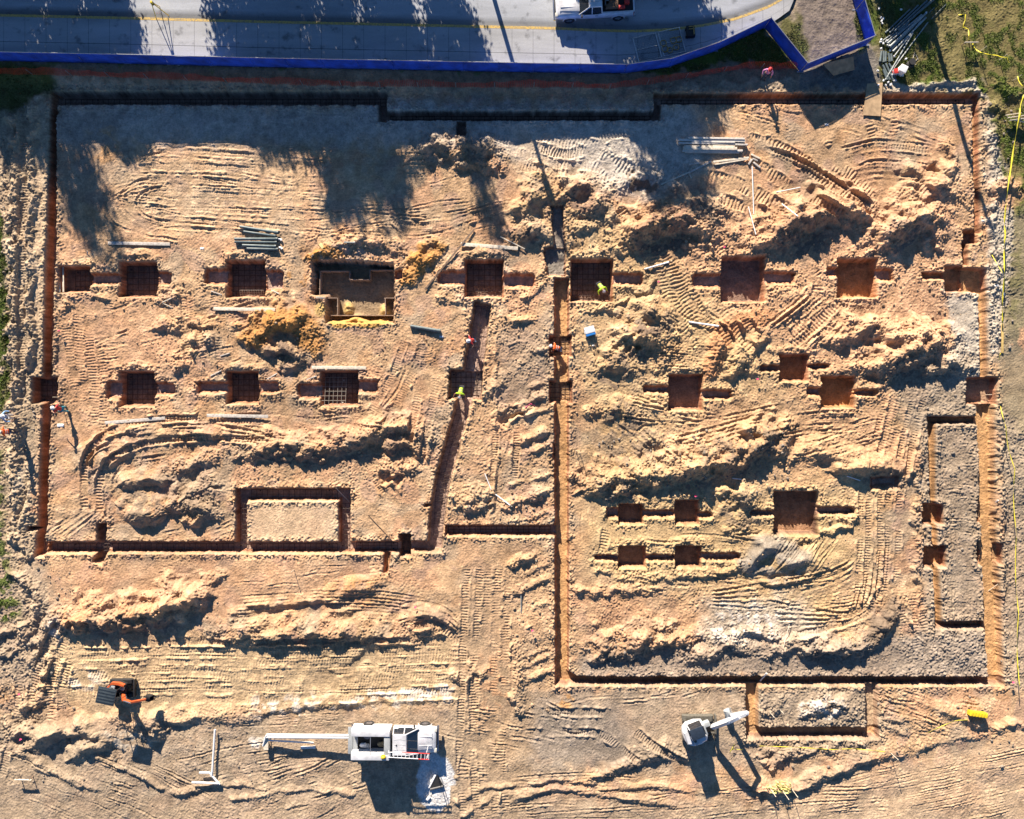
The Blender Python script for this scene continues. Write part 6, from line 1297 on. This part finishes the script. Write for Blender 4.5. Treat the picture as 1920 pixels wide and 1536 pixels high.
def cab(t, x0, x1, zf, zr, hw, ws, rs, top_in=.14):
    "greenhouse: roof, glass and pillars between x0 (rear) and x1 (windscreen foot)"
    zb, zt = zf, zr
    foot = lambda x, w_: [(x, -w_, zb), (x, w_, zb)]
    A = [(x0, -hw, zb), (x1, -hw, zb), (x1, hw, zb), (x0, hw, zb)]; B = [(x0 + rs, -hw + top_in, zt), (x1 - ws, -hw + top_in, zt), (x1 - ws, hw - top_in, zt), (x0 + rs, hw - top_in, zt)]
    m = MB(); m.loft([A, B]); m.build('glasshouse', GLASS, t)
    m = MB(); e = .03
    m.loft([[(B[0][0] - .05, B[0][1] - .02, zt - .03), (B[1][0] + .06, B[1][1] - .02, zt - .04), (B[2][0] + .06, B[2][1] + .02, zt - .04), (B[3][0] - .05, B[3][1] + .02, zt - .03)],
            [(B[0][0] - .02, B[0][1] + .02, zt + .035), (B[1][0] + .0, B[1][1] + .02, zt + .03), (B[2][0] + .0, B[2][1] - .02, zt + .03), (B[3][0] - .02, B[3][1] - .02, zt + .035)]])
    ro = m.build('roof', PAINT, t)
    for y in (-.4, 0, .4):
        m = MB(); xa, xb = B[0][0] + .06, B[1][0] - .04; m.path([(xa + (xb - xa) * k / 6, y * hw + .05 * math.sin(k / 6 * 3.1), zt + .034) for k in range(7)], .014, 6); m.build('roof_groove', GREYB, ro)
    m = MB(); m.tube((B[0][0] + .25, 0, zt + .03), (B[0][0] + .2, 0, zt + .22), .012, n=6); m.tube((B[0][0] + .25, 0, zt + .03), (B[0][0] + .25, 0, zt + .07), .05, n=10); m.build('antenna', BLK, ro)
    for a, b2 in zip(A, B): m = MB(); m.tube(Vector(a), Vector(b2), .045, n=8); m.build('pillar', PAINT, t)
    for s in (-1, 1):
        m = MB(); xm = (x0 + x1) / 2 - .1; m.tube((xm, s * hw, zb), (xm + .03, s * (hw - top_in), zt), .04, n=8); m.build('pillar', PAINT, t)
def truck_nose(t, x0, x1, hw, zh):
    m = MB()
    m.loft([sup(x0, hw, (.42, zh)), sup(x0 + .3, hw, (.42, zh + .005)), sup(x1 - .45, hw, (.42, zh - .03)), sup(x1 - .16, hw * .97, (.44, zh - .10)), sup(x1, hw * .92, (.50, zh - .24))]); m.build('nose', PAINT, t)
    m = MB(); m.loft([[(x0 + .03, -hw * .72, zh + .0), (x1 - .3, -hw * .62, zh - .05), (x1 - .3, hw * .62, zh - .05), (x0 + .03, hw * .72, zh + .0)], [(x0 + .06, -hw * .66, zh + .03), (x1 - .34, -hw * .56, zh - .02), (x1 - .34, hw * .56, zh - .02), (x0 + .06, hw * .66, zh + .03)]])
    for s in (-1, 1): m.box(((x0 + x1) / 2, s * hw * .34, zh + .012), ((x1 - x0) * .6, .06, .03), bev=.01)
    m.build('hood', PAINT, t)
    m = MB(); m.box((x0 + .02, 0, zh + .015), (.12, hw * 1.5, .03)); m.build('cowl', BLK, t)
    m = MB(); m.box((x1 + .0, 0, zh - .36), (.08, hw * 1.15, .28), bev=.02); m.build('grille', DARKM, t)
    for s in (-1, 1): m = MB(); m.box((x1 - .06, s * hw * .77, zh - .26), (.2, .3, .2), bev=.04); m.build('headlight', LAMP, t)
    m = MB(); m.box((x1 + .07, 0, .55), (.16, hw * 1.96, .22), bev=.05); m.build('bumper', CHROME, t)
def mirrors(t, x, hw, z):
    for s in (-1, 1): m = MB(); m.box((x, s * (hw + .14), z), (.12, .2, .2), bev=.04); m.box((x, s * (hw + .03), z - .04), (.05, .1, .05)); m.build('mirror', BLK, t)
def pickup():
    x, y = 1112, 17; z = zs(1112) + .004; t = thing('pickup_truck', 'white pickup truck with a loaded dark bed parked on the street', 'pickup truck', W(x, y, z), R(183))
    hw = 1.0; wheel_x = (1.85, -1.75)
    m = MB(); m.loft([sup(-2.85, hw * .97, (.5, 1.16), e=5), sup(-2.8, hw, (.44, 1.2), e=5), sup(-.55, hw, (.42, 1.2), e=5), sup(-.5, hw, (.42, 1.2), e=5)]); m.build('bed_sides', PAINT, t)
    m = MB(); m.box((-1.66, 0, 1.19), (2.2, 1.66, .06)); m.build('bed', BEDL, t)
    m = MB()
    for s in (-1, 1): m.box((-1.66, s * .91, 1.235), (2.36, .1, .05), bev=.015)
    m.box((-2.82, 0, 1.235), (.08, 1.86, .05), bev=.015); m.build('bed_rail', PAINT, t)
    m = MB(); m.loft([sup(-.52, hw, (.42, 1.18), e=4.5), sup(1.1, hw, (.42, 1.18), e=4.5)]); m.build('cab_body', PAINT, t)
    truck_nose(t, 1.05, 2.88, hw, 1.18); cab(t, -.5, 1.18, 1.16, 1.86, hw * .95, .72, .1, .17); mirrors(t, 1.0, hw, 1.28)
    for s in (-1, 1):
        m = MB(); m.box((.28, s * (hw + .004), .95), (1.05, .014, .5), bev=.004); d = m.build('door', PAINT, t); m = MB(); m.box((-.1, s * (hw + .02), 1.02), (.2, .03, .04), bev=.01); m.build('handle', BLK, d)
        m = MB(); m.box((-2.83, s * .93, 1.0), (.06, .14, .3), bev=.02); m.build('tail_light', REDL, t)
        for wx in wheel_x:
            wheel(t, wx, s * (hw - .13)); m = MB(); m.path([(wx + math.cos(a) * .47, s * (hw - .01), .40 + math.sin(a) * .47) for a in [math.pi * k / 12 for k in range(13)]], .035, 6); m.build('wheel_arch', PAINT, t)
    m = MB(); m.box((-2.92, 0, .56), (.16, 1.9, .2), bev=.04); m.build('rear_bumper', CHROME, t)
    r2 = random.Random(8)
    cl = [(mat('cargo_brown', (.16, .09, .05), .8), 'crate'), (REDP, 'fuel_can'), (mat('cargo_grey', (.2, .2, .19), .8), 'toolbox'), (TIMB, 'plank_bundle')]
    base = W(x, y, z)
    for i, (lx, ly, sx_, sy_, h_, k, l) in enumerate([(-1.2, .45, .9, .5, .3, 0, 'brown crate in the pickup bed'), (-2.3, .3, .35, .3, .35, 1, 'red can at the rear of the pickup bed'), (-1.4, -.3, 1.3, .35, .22, 3, 'bundle of brown planks in the pickup bed'), (-2.4, -.4, .3, .45, .28, 2, 'grey toolbox in the pickup bed'), (-1.9, .62, .5, .25, .2, 1, 'red box by the pickup bed rail'), (-.85, 0, .3, .9, .3, 2, 'grey chest behind the pickup cab')]):
        m = MB(); m.box((0, 0, h_ / 2), (sx_, sy_, h_), bev=.02)
        if k == 3:
            for q in range(4): m.box((0, -.14 + q * .09, h_ + .02), (sx_ * .98, .075, .04), bev=.005)
        else: m.box((0, 0, h_ + .01), (sx_ * .6, sy_ * .3, .04), bev=.01)
        o = m.build(cl[k][1], cl[k][0]); o.location = base + Matrix.Rotation(R(183), 3, 'Z') @ Vector((lx, ly, 1.222)); o.rotation_euler = (0, 0, R(183)); tag(o, l, cl[k][1].replace('_', ' '))
pickup()
def service_truck():
    z = gz(745, 1377) + .02; base = W(745, 1377, z); t = thing('service_truck', 'white service truck with grey utility body and side boxes parked on the soil', 'service truck', base, R(-.6))
    hw = 1.0
    m = MB(); m.box((-1.75, 0, .62), (2.9, 1.5, .3)); m.build('chassis', DARKM, t)
    for s, nm in ((1, 'n'), (-1, 's')):
        m = MB(); m.prof([(-3.12, .62), (-2.45, .62), (-2.35, .95), (-1.75, .95), (-1.65, .62), (-.28, .62), (-.28, 2.08), (-3.05, 2.08), (-3.12, 1.5)], s * .68, s * 1.03); sb = m.build('side_box', PAINT, t)
        m = MB(); m.box((-1.66, s * .855, 2.095), (2.78, .38, .03), bev=.01); m.build('lid', PAINT, sb)
        for k, xx in enumerate((-2.75, -1.35, -.62)):
            m = MB(); m.box((xx, s * 1.036, 1.4), (.55, .012, 1.0 if k else .9), bev=.004); m.build('locker_door', PAINT2, sb)
        m = MB(); m.box((-2.05, s * 1.034, 1.5), (.62, .012, .85), bev=.004); m.build('locker_door', PAINT2, sb)
    m = MB(); m.box((-1.65, 0, .80), (2.1, 1.36, .05)); m.build('bed_floor', BEDL, t)
    m = MB(); m.box((-.46, 0, 1.5), (.44, 1.36, 1.1), bev=.03); m.build('headboard_box', GREYB, t)
    m = MB(); m.box((-2.92, 0, 1.1), (.34, 1.34, .12), bev=.02); m.box((-3.08, 0, .92), (.06, 1.34, .4)); m.build('rear_deck', GREYB, t)
    m = MB(); m.box((-3.28, 0, 1.18), (.34, 1.98, .04), bev=.01); m.build('tailgate_shelf', GREYB, t)
    m = MB(); m.box((-1.66, 0, 2.04), (.045, 1.4, .045)); m.build('cross_bar', STEEL, t)
    for k in range(16): pass
    truck_nose(t, 1.45, 3.02, hw * .97, 1.2)
    m = MB(); m.loft([sup(-.14, hw * .97, (.42, 1.2), e=4.5), sup(1.5, hw * .97, (.42, 1.2), e=4.5)]); m.build('cab_body', PAINT, t)
    cab(t, -.10, 1.72, 1.18, 1.92, hw * .92, .82, .06, .16); mirrors(t, 1.42, hw * .97, 1.3)
    for s in (-1, 1):
        m = MB(); m.box((.72, s * (hw * .97 + .004), .93), (1.05, .014, .5), bev=.004); d = m.build('door', PAINT, t); m = MB(); m.box((.3, s * (hw + .0), 1.02), (.2, .03, .04), bev=.01); m.build('handle', BLK, d)
        for wx in (-2.05, 2.12): wheel(t, wx, s * (hw - .12), .4, .27)
        m = MB(); m.path([(2.12 + math.cos(a) * .5, s * (hw * .97), .42 + math.sin(a) * .48) for a in [math.pi * k / 12 for k in range(13)]], .04, 6); m.build('wheel_arch', PAINT, t)
        m = MB(); m.box((-3.14, s * .9, .85), (.05, .12, .3), bev=.02); m.build('tail_light', REDL, t)
    m = MB(); m.box((-3.22, 0, .55), (.2, 1.9, .12), bev=.03); m.build('rear_bumper', CHROME, t)
    # south side ladder rack
    for xx in (-.3, 2.45): m = MB(); m.tube((xx, -.93, 1.1 if xx > 0 else 2.08), (xx, -.93, 2.2), .03, n=8); m.tube((xx, -.95, 2.18), (xx, -.32, 2.18), .03, n=8); m.tube((xx, -.32, 1.15 if xx > 0 else 2.08), (xx, -.32, 2.18), .025, n=8); m.build('rack_frame', PAINT, t)
    rot = Matrix.Rotation(R(-.6), 3, 'Z')
    def put(o, v): o.location = base + rot @ Vector(v); o.rotation_euler = (0, 0, R(-.6)); return o
    lt = thing('ladder', 'red and white extension ladder strapped over the truck hood', 'ladder', base + rot @ Vector((1.3, -.62, 2.24)), R(-3))
    for s in (-1, 1):
        m = MB(); m.box((.35, s * .21, 0), (2.0, .035, .09), bev=.006); m.build('rail', REDP, lt); m = MB(); m.box((-.55, s * .185, .03), (2.2, .03, .07), bev=.006); m.build('rail', WHT, lt)
    for k in range(11): m = MB(); m.tube((-1.5 + k * .28, -.2, .02), (-1.5 + k * .28, .2, .02), .022, n=8); m.build('rung', WHT, lt)
    m = MB(); m.tube((0, 0, 0), (0, 0, .42), .26, .26, 18); m.tube((0, 0, .42), (0, 0, .46), .2, .2, 18); put(m.build('spool', mat('spool_grey', (.09, .1, .14), .6)), (-2.05, .38, .83)); tag(bpy.data.objects[-1] if False else COL.objects[-1], 'dark cable spool in the truck bed', 'spool')
    for l, v, s3, mm in [('white bag in the truck bed', (-2.4, -.42, .83), (.5, .35, .3), WHT), ('second white bag leaning on the first in the truck bed', (-2.15, -.5, .83), (.4, .3, .22), PAINT2), ('tan sack behind the crossbar in the truck bed', (-1.1, -.35, .83), (.5, .4, .24), mat('tan_sack', (.22, .19, .12), .9))]:
        m = MB(); m.ball((0, 0, s3[2] / 2), .5, s3, 3); m.ball((s3[0] * .3, 0, s3[2] * .5), .2, (.8, 1, .5)); put(m.build('bag', mm), v); tag(COL.objects[-1], l, 'bag')
    m = MB(); m.ball((0, 0, .1), .13, (1.2, 1, .9)); m.tube((0, 0, .02), (0, 0, .05), .18, n=16); put(m.build('hard_hat', YEL_), (-.7, -.78, 2.115)); tag(COL.objects[-1], 'yellow hard hat left on the truck side box', 'hard hat')
service_truck()
def track(t, y, L_, w_, h_, m_=TYRE):
    r = h_ / 2; pts = []
    for k in range(9): a = -math.pi / 2 + math.pi * k / 8; pts.append((L_ / 2 - r + math.cos(a) * r, r + math.sin(a) * r))
    for k in range(9): a = math.pi / 2 + math.pi * k / 8; pts.append((-L_ / 2 + r + math.cos(a) * r, r + math.sin(a) * r))
    m = MB(); m.prof(pts, y - w_ / 2, y + w_ / 2)
    n = int(L_ / .11)
    for k in range(n): m.box((-L_ / 2 + r + (L_ - 2 * r) * k / (n - 1), y, h_ + .012), (.05, w_ * .98, .035)); m.box((-L_ / 2 + r + (L_ - 2 * r) * k / (n - 1), y, 0), (.05, w_ * .98, .03))
    return m.build('track', m_, t)
def arm_seg(m, a, b2, w_, h0, h1):
    a = Vector(a); b2 = Vector(b2); d = (b2 - a).normalized(); up_ = Vector((0, 0, 1)); side = d.cross(up_).normalized(); n_ = side.cross(d).normalized()
    ring = lambda p, h: [p + side * w_ / 2 + n_ * h / 2, p - side * w_ / 2 + n_ * h / 2, p - side * w_ / 2 - n_ * h / 2, p + side * w_ / 2 - n_ * h / 2]
    m.loft([ring(a - d * h0 * .2, h0 * .5), ring(a, h0), ring(a + (b2 - a) * .5, max(h0, h1)), ring(b2, h1), ring(b2 + d * h1 * .2, h1 * .5)])
def bucket(t, p, rz, w_, m_):
    m = MB(); prof = [(.0, .0), (-.30, -.05), (-.42, -.25), (-.34, -.5), (-.05, -.56), (.12, -.5)]
    M_ = Matrix.Translation(p) @ Matrix.Rotation(rz, 4, 'Z')
    outer = [[M_ @ Vector((x, -w_ / 2, z)) for x, z in prof], [M_ @ Vector((x, w_ / 2, z)) for x, z in prof]]
    vs = [[m.bm.verts.new(q) for q in r] for r in outer]
    for k in range(len(prof) - 1): m.bm.faces.new((vs[0][k], vs[0][k + 1], vs[1][k + 1], vs[1][k]))
    m.bm.faces.new(vs[0]); m.bm.faces.new(vs[1][::-1])
    bo = m.build('bucket', m_, t); md = bo.modifiers.new('thickness', 'SOLIDIFY'); md.thickness = .025
    for k in range(4):
        q = MB(); q.box(M_ @ Vector((.16, -w_ / 2 + w_ * (k + .5) / 4, -.5)), (.12, .05, .04), rz); q.build('tooth', m_, bo)
ORG = mat('orange_paint', (.52, .105, .03), .4, noise=.12, scale=4); CHAR = mat('canopy_charcoal', (.032, .045, .055), .5, noise=.15)
def orange_digger():
    z = gz(231, 1288); t = thing('orange_mini_digger', 'small orange tracked digger with a charcoal canopy', 'mini digger', W(231, 1288, z))
    for y in (-.52, .52): track(t, y, 1.75, .27, .42)
    m = MB(); m.box((0, 0, .34), (.9, .8, .22), bev=.03); m.build('undercarriage', DARKM, t)
    m = MB(); m.box((.98, 0, .22), (.1, 1.32, .36), bev=.02); m.box((.7, .3, .24), (.5, .09, .1)); m.box((.7, -.3, .24), (.5, .09, .1)); m.build('blade', DARKM, t)
    h = R(-12); rm = Matrix.Rotation(h, 4, 'Z')
    def hb(name, fn, mm): q = MB(); fn(q); bmesh.ops.transform(q.bm, matrix=rm, verts=q.bm.verts); return q.build(name, mm, t)
    hb('turntable', lambda q: q.tube((0, 0, .42), (0, 0, .56), .38, n=20), DARKM)
    def cw(q):
        pts = [(.5, .45), (.52, .62), (.1, .7), (-.45, .62), (-.75, .35), (-.82, 0), (-.75, -.35), (-.45, -.6), (.1, -.64), (.3, -.4), (-.1, -.4), (-.4, -.3), (-.48, 0), (-.4, .3), (-.1, .42)]
        q.prism(pts, .58, 1.12)
    hb('counterweight', cw, DARKM)
    hb('side_cover', lambda q: (q.prism([(-.80, .1), (-.45, .64), (.1, .72), (.5, .64), (.5, .5), (.1, .56), (-.38, .5), (-.68, .05)], .9, 1.2), q.prism([(-.8, .05), (-.68, .05), (-.6, -.5), (-.72, -.5)], .9, 1.15)), ORG)
    hb('engine_block', lambda q: (q.box((.15, .5, 1.0), (.5, .2, .16), bev=.03), q.box((-.3, .32, 1.12), (.34, .22, .14), bev=.03), q.tube((-.5, .1, 1.1), (-.5, .1, 1.5), .04, n=8), q.box((.3, .26, .85), (.3, .25, .2), bev=.03)), GREYB)
    hb('hose', lambda q: [q.path([(.1 + k * .05, -.1 - k * .04, .75), (.35, -.2 - k * .04, 1.05), (.5, -.34 - k * .03, 1.1), (.72, -.46 - k * .03, 1.45)], .018, 6) for k in range(3)], BLK)
    hb('deck', lambda q: q.box((0, 0, .6), (1.1, 1.1, .08), bev=.02), DARKM)
    hb('seat', lambda q: (q.box((-.1, .08, .84), (.42, .44, .14), bev=.04), q.box((-.3, .08, 1.1), (.12, .42, .5), bev=.04)), BLK)
    hb('engine_cover', lambda q: q.box((-.55, .1, 1.0), (.3, .7, .35), bev=.06), GREYB)
    hb('control_levers', lambda q: (q.tube((.2, .3, .65), (.26, .3, 1.05), .02, n=6), q.tube((.2, -.1, .65), (.26, -.1, 1.05), .02, n=6), q.box((.3, .1, .8), (.12, .3, .25), bev=.03)), DARKM)
    for sx_, sy_ in ((-.55, -.45), (-.55, .55), (.42, .55), (.42, -.42)):
        hb('canopy_post', lambda q: q.tube((sx_, sy_, .62), (sx_ * .95, sy_ * .95 , 2.3), .03, n=8), DARKM)
    def can(q):
        q.box((-.12, .12, 2.34), (1.34, 1.22, .08), bev=.03)
        for k in range(5): q.box((-.12, -.32 + k * .22, 2.385), (1.2, .1, .03), bev=.01)
    hb('canopy', can, CHAR)
    m = MB(); P = [Vector((.42, -.30, .85)), Vector((.85, -.36, 1.7)), Vector((1.55, -.44, 1.95)), Vector((2.3, -.46, 1.35))]
    arm_seg(m, P[0], P[1], .15, .22, .26); arm_seg(m, P[1], P[2], .12, .26, .16); m.build('boom', ORG, t)
    m = MB(); arm_seg(m, P[2] + Vector((-.15, 0, .05)), P[3], .12, .22, .15); m.build('stick', ORG, t)
    m = MB(); m.tube(P[0] + Vector((.1, 0, -.15)), P[1] + Vector((.2, 0, -.1)), .045, n=10); m.tube(P[1] + Vector((.1, 0, .2)), P[2] + Vector((0, 0, .16)), .04, n=10); m.build('hydraulic_ram', CHROME, t)
    bucket(t, P[3] + Vector((.28, 0, .02)), R(-12), .38, BLK)
orange_digger()
def white_digger():
    z = gz(1306, 1362); base = W(1306, 1361, z); t = thing('white_digger', 'white tracked digger with a dark cab roof at the edge of the lower slab', 'digger', base)
    for y in (-.72, .72): track(t, y, 2.35, .40, .52, mat('muddy_track', (.13, .12, .095), .9, noise=.3, scale=9))
    m = MB(); m.box((0, 0, .42), (1.2, 1.1, .28), bev=.04); m.build('undercarriage', DARKM, t); m = MB(); m.box((1.32, 0, .28), (.12, 1.95, .42), bev=.03); m.box((.95, .4, .3), (.6, .1, .12)); m.box((.95, -.4, .3), (.6, .1, .12)); m.build('blade', mat('muddy_metal', (.12, .11, .09), .8), t)
    h = R(21); ox, oy = -.42, -.02; rm = Matrix.Translation((ox, oy, 0)) @ Matrix.Rotation(h, 4, 'Z')
    def hb(name, fn, mm): q = MB(); fn(q); bmesh.ops.transform(q.bm, matrix=rm, verts=q.bm.verts); return q.build(name, mm, t)
    hb('turntable', lambda q: q.tube((0, 0, .52), (0, 0, .72), .48, n=24), DARKM)
    pts = [(.82, .34), (.80, .62), (.3, .80), (-.35, .82), (-.72, .62), (-.88, .25), (-.9, -.2), (-.78, -.62), (-.4, -.88), (.2, -.92), (.7, -.78), (.86, -.4)]
    s2 = lambda k: [(x * k, y * k) for x, y in pts]
    def hs(q):
        q.loft([[(x, y, .74) for x, y in s2(.98)], [(x, y, .80) for x, y in pts], [(x, y, 1.3) for x, y in pts], [(x, y, 1.42) for x, y in s2(.95)], [(x, y, 1.46) for x, y in s2(.85)]])
    hb('house', hs, PAINT)
    hb('engine_cover', lambda q: q.loft([[(-.82, -.55, 1.44), (-.42, -.66, 1.44), (-.42, .6, 1.44), (-.8, .42, 1.44)], [(-.76, -.46, 1.58), (-.46, -.56, 1.6), (-.46, .5, 1.6), (-.74, .34, 1.58)]]), PAINT)
    hb('side_hood', lambda q: q.loft([[(-.34, -.84, 1.44), (.64, -.76, 1.44), (.74, -.2, 1.44), (-.34, -.1, 1.44)], [(-.28, -.76, 1.56), (.58, -.68, 1.52), (.66, -.26, 1.52), (-.28, -.18, 1.56)]]), PAINT)
    def cabg(q):
        A = [(-.40, .02), (.62, .02), (.64, .84), (-.36, .84)]; q.loft([[(x, y, 1.44) for x, y in A], [(x, y, 1.9) for x, y in A], [(x * .96, .43 + (y - .43) * .94, 2.42) for x, y in A]])
    hb('cab', cabg, GLASS)
    hb('cab_roof', lambda q: q.box((.08, .43, 2.46), (1.02, .80, .07), bev=.03), mat('navy_roof', (.018, .03, .05), .6, noise=.2))
    for x, y in ((-.4, .02), (.63, .02), (.65, .84), (-.37, .84)): hb('cab_pillar', lambda q: q.tube((x, y, 1.44), (x * .97, .43 + (y - .43) * .95, 2.44), .04, n=8), PAINT)
    hb('front_guard', lambda q: q.box((.72, .43, 2.0), (.12, .76, .85), bev=.03), GREYB)
    hb('fuel_cap', lambda q: q.tube((-.2, -.45, 1.5), (-.2, -.45, 1.62), .1, n=14), mat('muddy_metal', (.12, .11, .09), .8))
    # boom, in the same heading: plan points over the ground, metres from the base
    g2 = lambda px, py, zz: W(px, py, z + zz) - base
    P = [g2(1336, 1363, 1.15), g2(1366, 1352, 2.6), g2(1386, 1344, 3.2), g2(1401, 1337, 2.75)]
    m = MB(); arm_seg(m, P[0], P[1], .24, .34, .42); arm_seg(m, P[1], P[2], .22, .42, .30); m.build('boom', PAINT, t)
    m = MB(); arm_seg(m, P[2] - (P[2] - P[1]).normalized() * .1, P[3], .2, .3, .26); m.build('boom_tip', PAINT, t)
    Q = g2(1372, 1341, .75)
    m = MB(); arm_seg(m, P[3], Q, .19, .3, .2); m.build('stick', PAINT, t)
    m = MB(); m.tube(P[0] + Vector((.1, 0, -.28)), P[1] + Vector((0, 0, -.3)), .06, n=10); m.tube(P[1] + Vector((0, 0, .26)), P[3] + Vector((-.05, 0, .2)), .055, n=10); m.build('hydraulic_ram', CHROME, t)
    bucket(t, Q + Vector((-.05, .05, 0)), R(21), .62, GREYB)
    hb('swing_bracket', lambda q: q.box((1.05, .2, .95), (.5, .36, .5), bev=.06), GREYB)
white_digger()
# ------------------------------------------------------------------ loose lumps and grass
def scatter_mesh(name, polys, mt):
    co, fa = polys; me = bpy.data.meshes.new(name); me.from_pydata(co, [], fa); o = link(name, me, mt); return o
r2 = random.Random(77)
CLODM = mat('clod', (.40, .275, .165), .95, noise=.35, scale=1.2, bump=.4); CLODG = mat('clod_grey', (.26, .215, .165), .95, noise=.35, scale=1.2, bump=.4)
zones = [((100, 200, 1830, 1290), -4200, 0), ((0, 1290, 1900, 1530), -1600, 1), ((1040, 400, 1460, 520), 420, 0), ((1420, 390, 1790, 690), 620, 0), ((1100, 800, 1480, 940), 520, 1), ((1100, 1170, 1640, 1262), 520, 1), ((300, 790, 800, 900), 420, 0), ((320, 600, 420, 700), 90, 0), ((110, 1100, 420, 1210), 300, 0), ((420, 1150, 860, 1220), 220, 0), ((960, 1040, 1036, 1340), 240, 0), ((930, 590, 1034, 980), 200, 0), ((840, 920, 1030, 980), 120, 1), ((1725, 690, 1840, 1260), 300, 1), ((0, 200, 66, 1040), 520, 1), ((0, 1050, 140, 1340), 300, 1), ((1850, 180, 1900, 660), 260, 1), ((1880, 800, 1920, 1300), 150, 1), ((780, 255, 940, 330), 160, 1), ((220, 500, 620, 700), 200, 0), ((580, 460, 760, 500), 90, 1), ((1420, 1290, 1900, 1440), 260, 1), ((60, 1360, 480, 1470), 160, 1), ((1040, 560, 1450, 780), 260, 0), ((1130, 930, 1640, 1110), 240, 0)]
base_ico = bmesh.new(); bmesh.ops.create_icosphere(base_ico, subdivisions=1, radius=1); bv = [v.co.copy() for v in base_ico.verts]; bf = [[v.index for v in f.verts] for f in base_ico.faces]; base_ico.free()
P0 = ([], []); P1 = ([], [])
for (x0, y0, x1, y1), n, k in zones:
    small = n < 0
    for _ in range(abs(n)):
        x = r2.uniform(x0, x1); y = r2.uniform(y0, y1); z = gz(x, y)
        if z < -.2: continue
        s = (.018 + .022 * r2.random()) if small else .03 + .10 * r2.random() ** 5; co, fa = (P0, P1)[k]; i0 = len(co); p = W(x, y, 0)
        for v in bv: co.append((p.x + v.x * s * r2.uniform(.7, 1.3), p.y + v.y * s * r2.uniform(.7, 1.3), z + s * .35 + v.z * s * r2.uniform(.55, .95)))
        fa += [[i0 + q for q in f] for f in bf]
tag(scatter_mesh('soil_clods', P0, CLODM), kind='stuff'); tag(scatter_mesh('grey_clods', P1, CLODG), kind='stuff')
GR = mat('grass_blades', (.085, .12, .02), .7, noise=.4, scale=.9, col2=(.16, .14, .05)); co, fa = [], []
gz_ = [((1650, 0, 1920, 160), 5200), ((1850, 160, 1920, 420), 1500), ((1885, 420, 1920, 700), 300), ((0, 0, 0, 0), 0), ((0, 400, 10, 800), 700), ((0, 840, 30, 1170), 900), ((0, 125, 100, 220), 900), ((1340, 66, 1490, 118), 1300), ((1600, 0, 1632, 80), 700), ((940, 136, 1120, 150), 500), ((1190, 122, 1340, 140), 600), ((1480, 45, 1520, 105), 300)]
for (x0, y0, x1, y1), n in gz_:
    for _ in range(n):
        x = r2.uniform(x0, x1 + .1); y = r2.uniform(y0, y1 + .1)
        i = (y - gy[0]) / STEP; j = (x - gx[0]) / STEP; cc = C[int(i), int(j)]
        if cc[1] < cc[0] * .9 or cc[0] > .2: continue
        p = W(x, y, 0); z = gz(x, y)
        for q in range(5):
            a = r2.random() * 6.28; h_ = .05 + .09 * r2.random(); dx, dy = math.cos(a), math.sin(a); wd = .02; bx, by = p.x + dx * .05, p.y + dy * .05; i0 = len(co)
            co += [(bx - dy * wd, by + dx * wd, z - .01), (bx + dy * wd, by - dx * wd, z - .01), (bx + dx * .07, by + dy * .07, z + h_)]; fa.append((i0, i0 + 1, i0 + 2))
tag(scatter_mesh('grass', (co, fa), GR), kind='stuff')
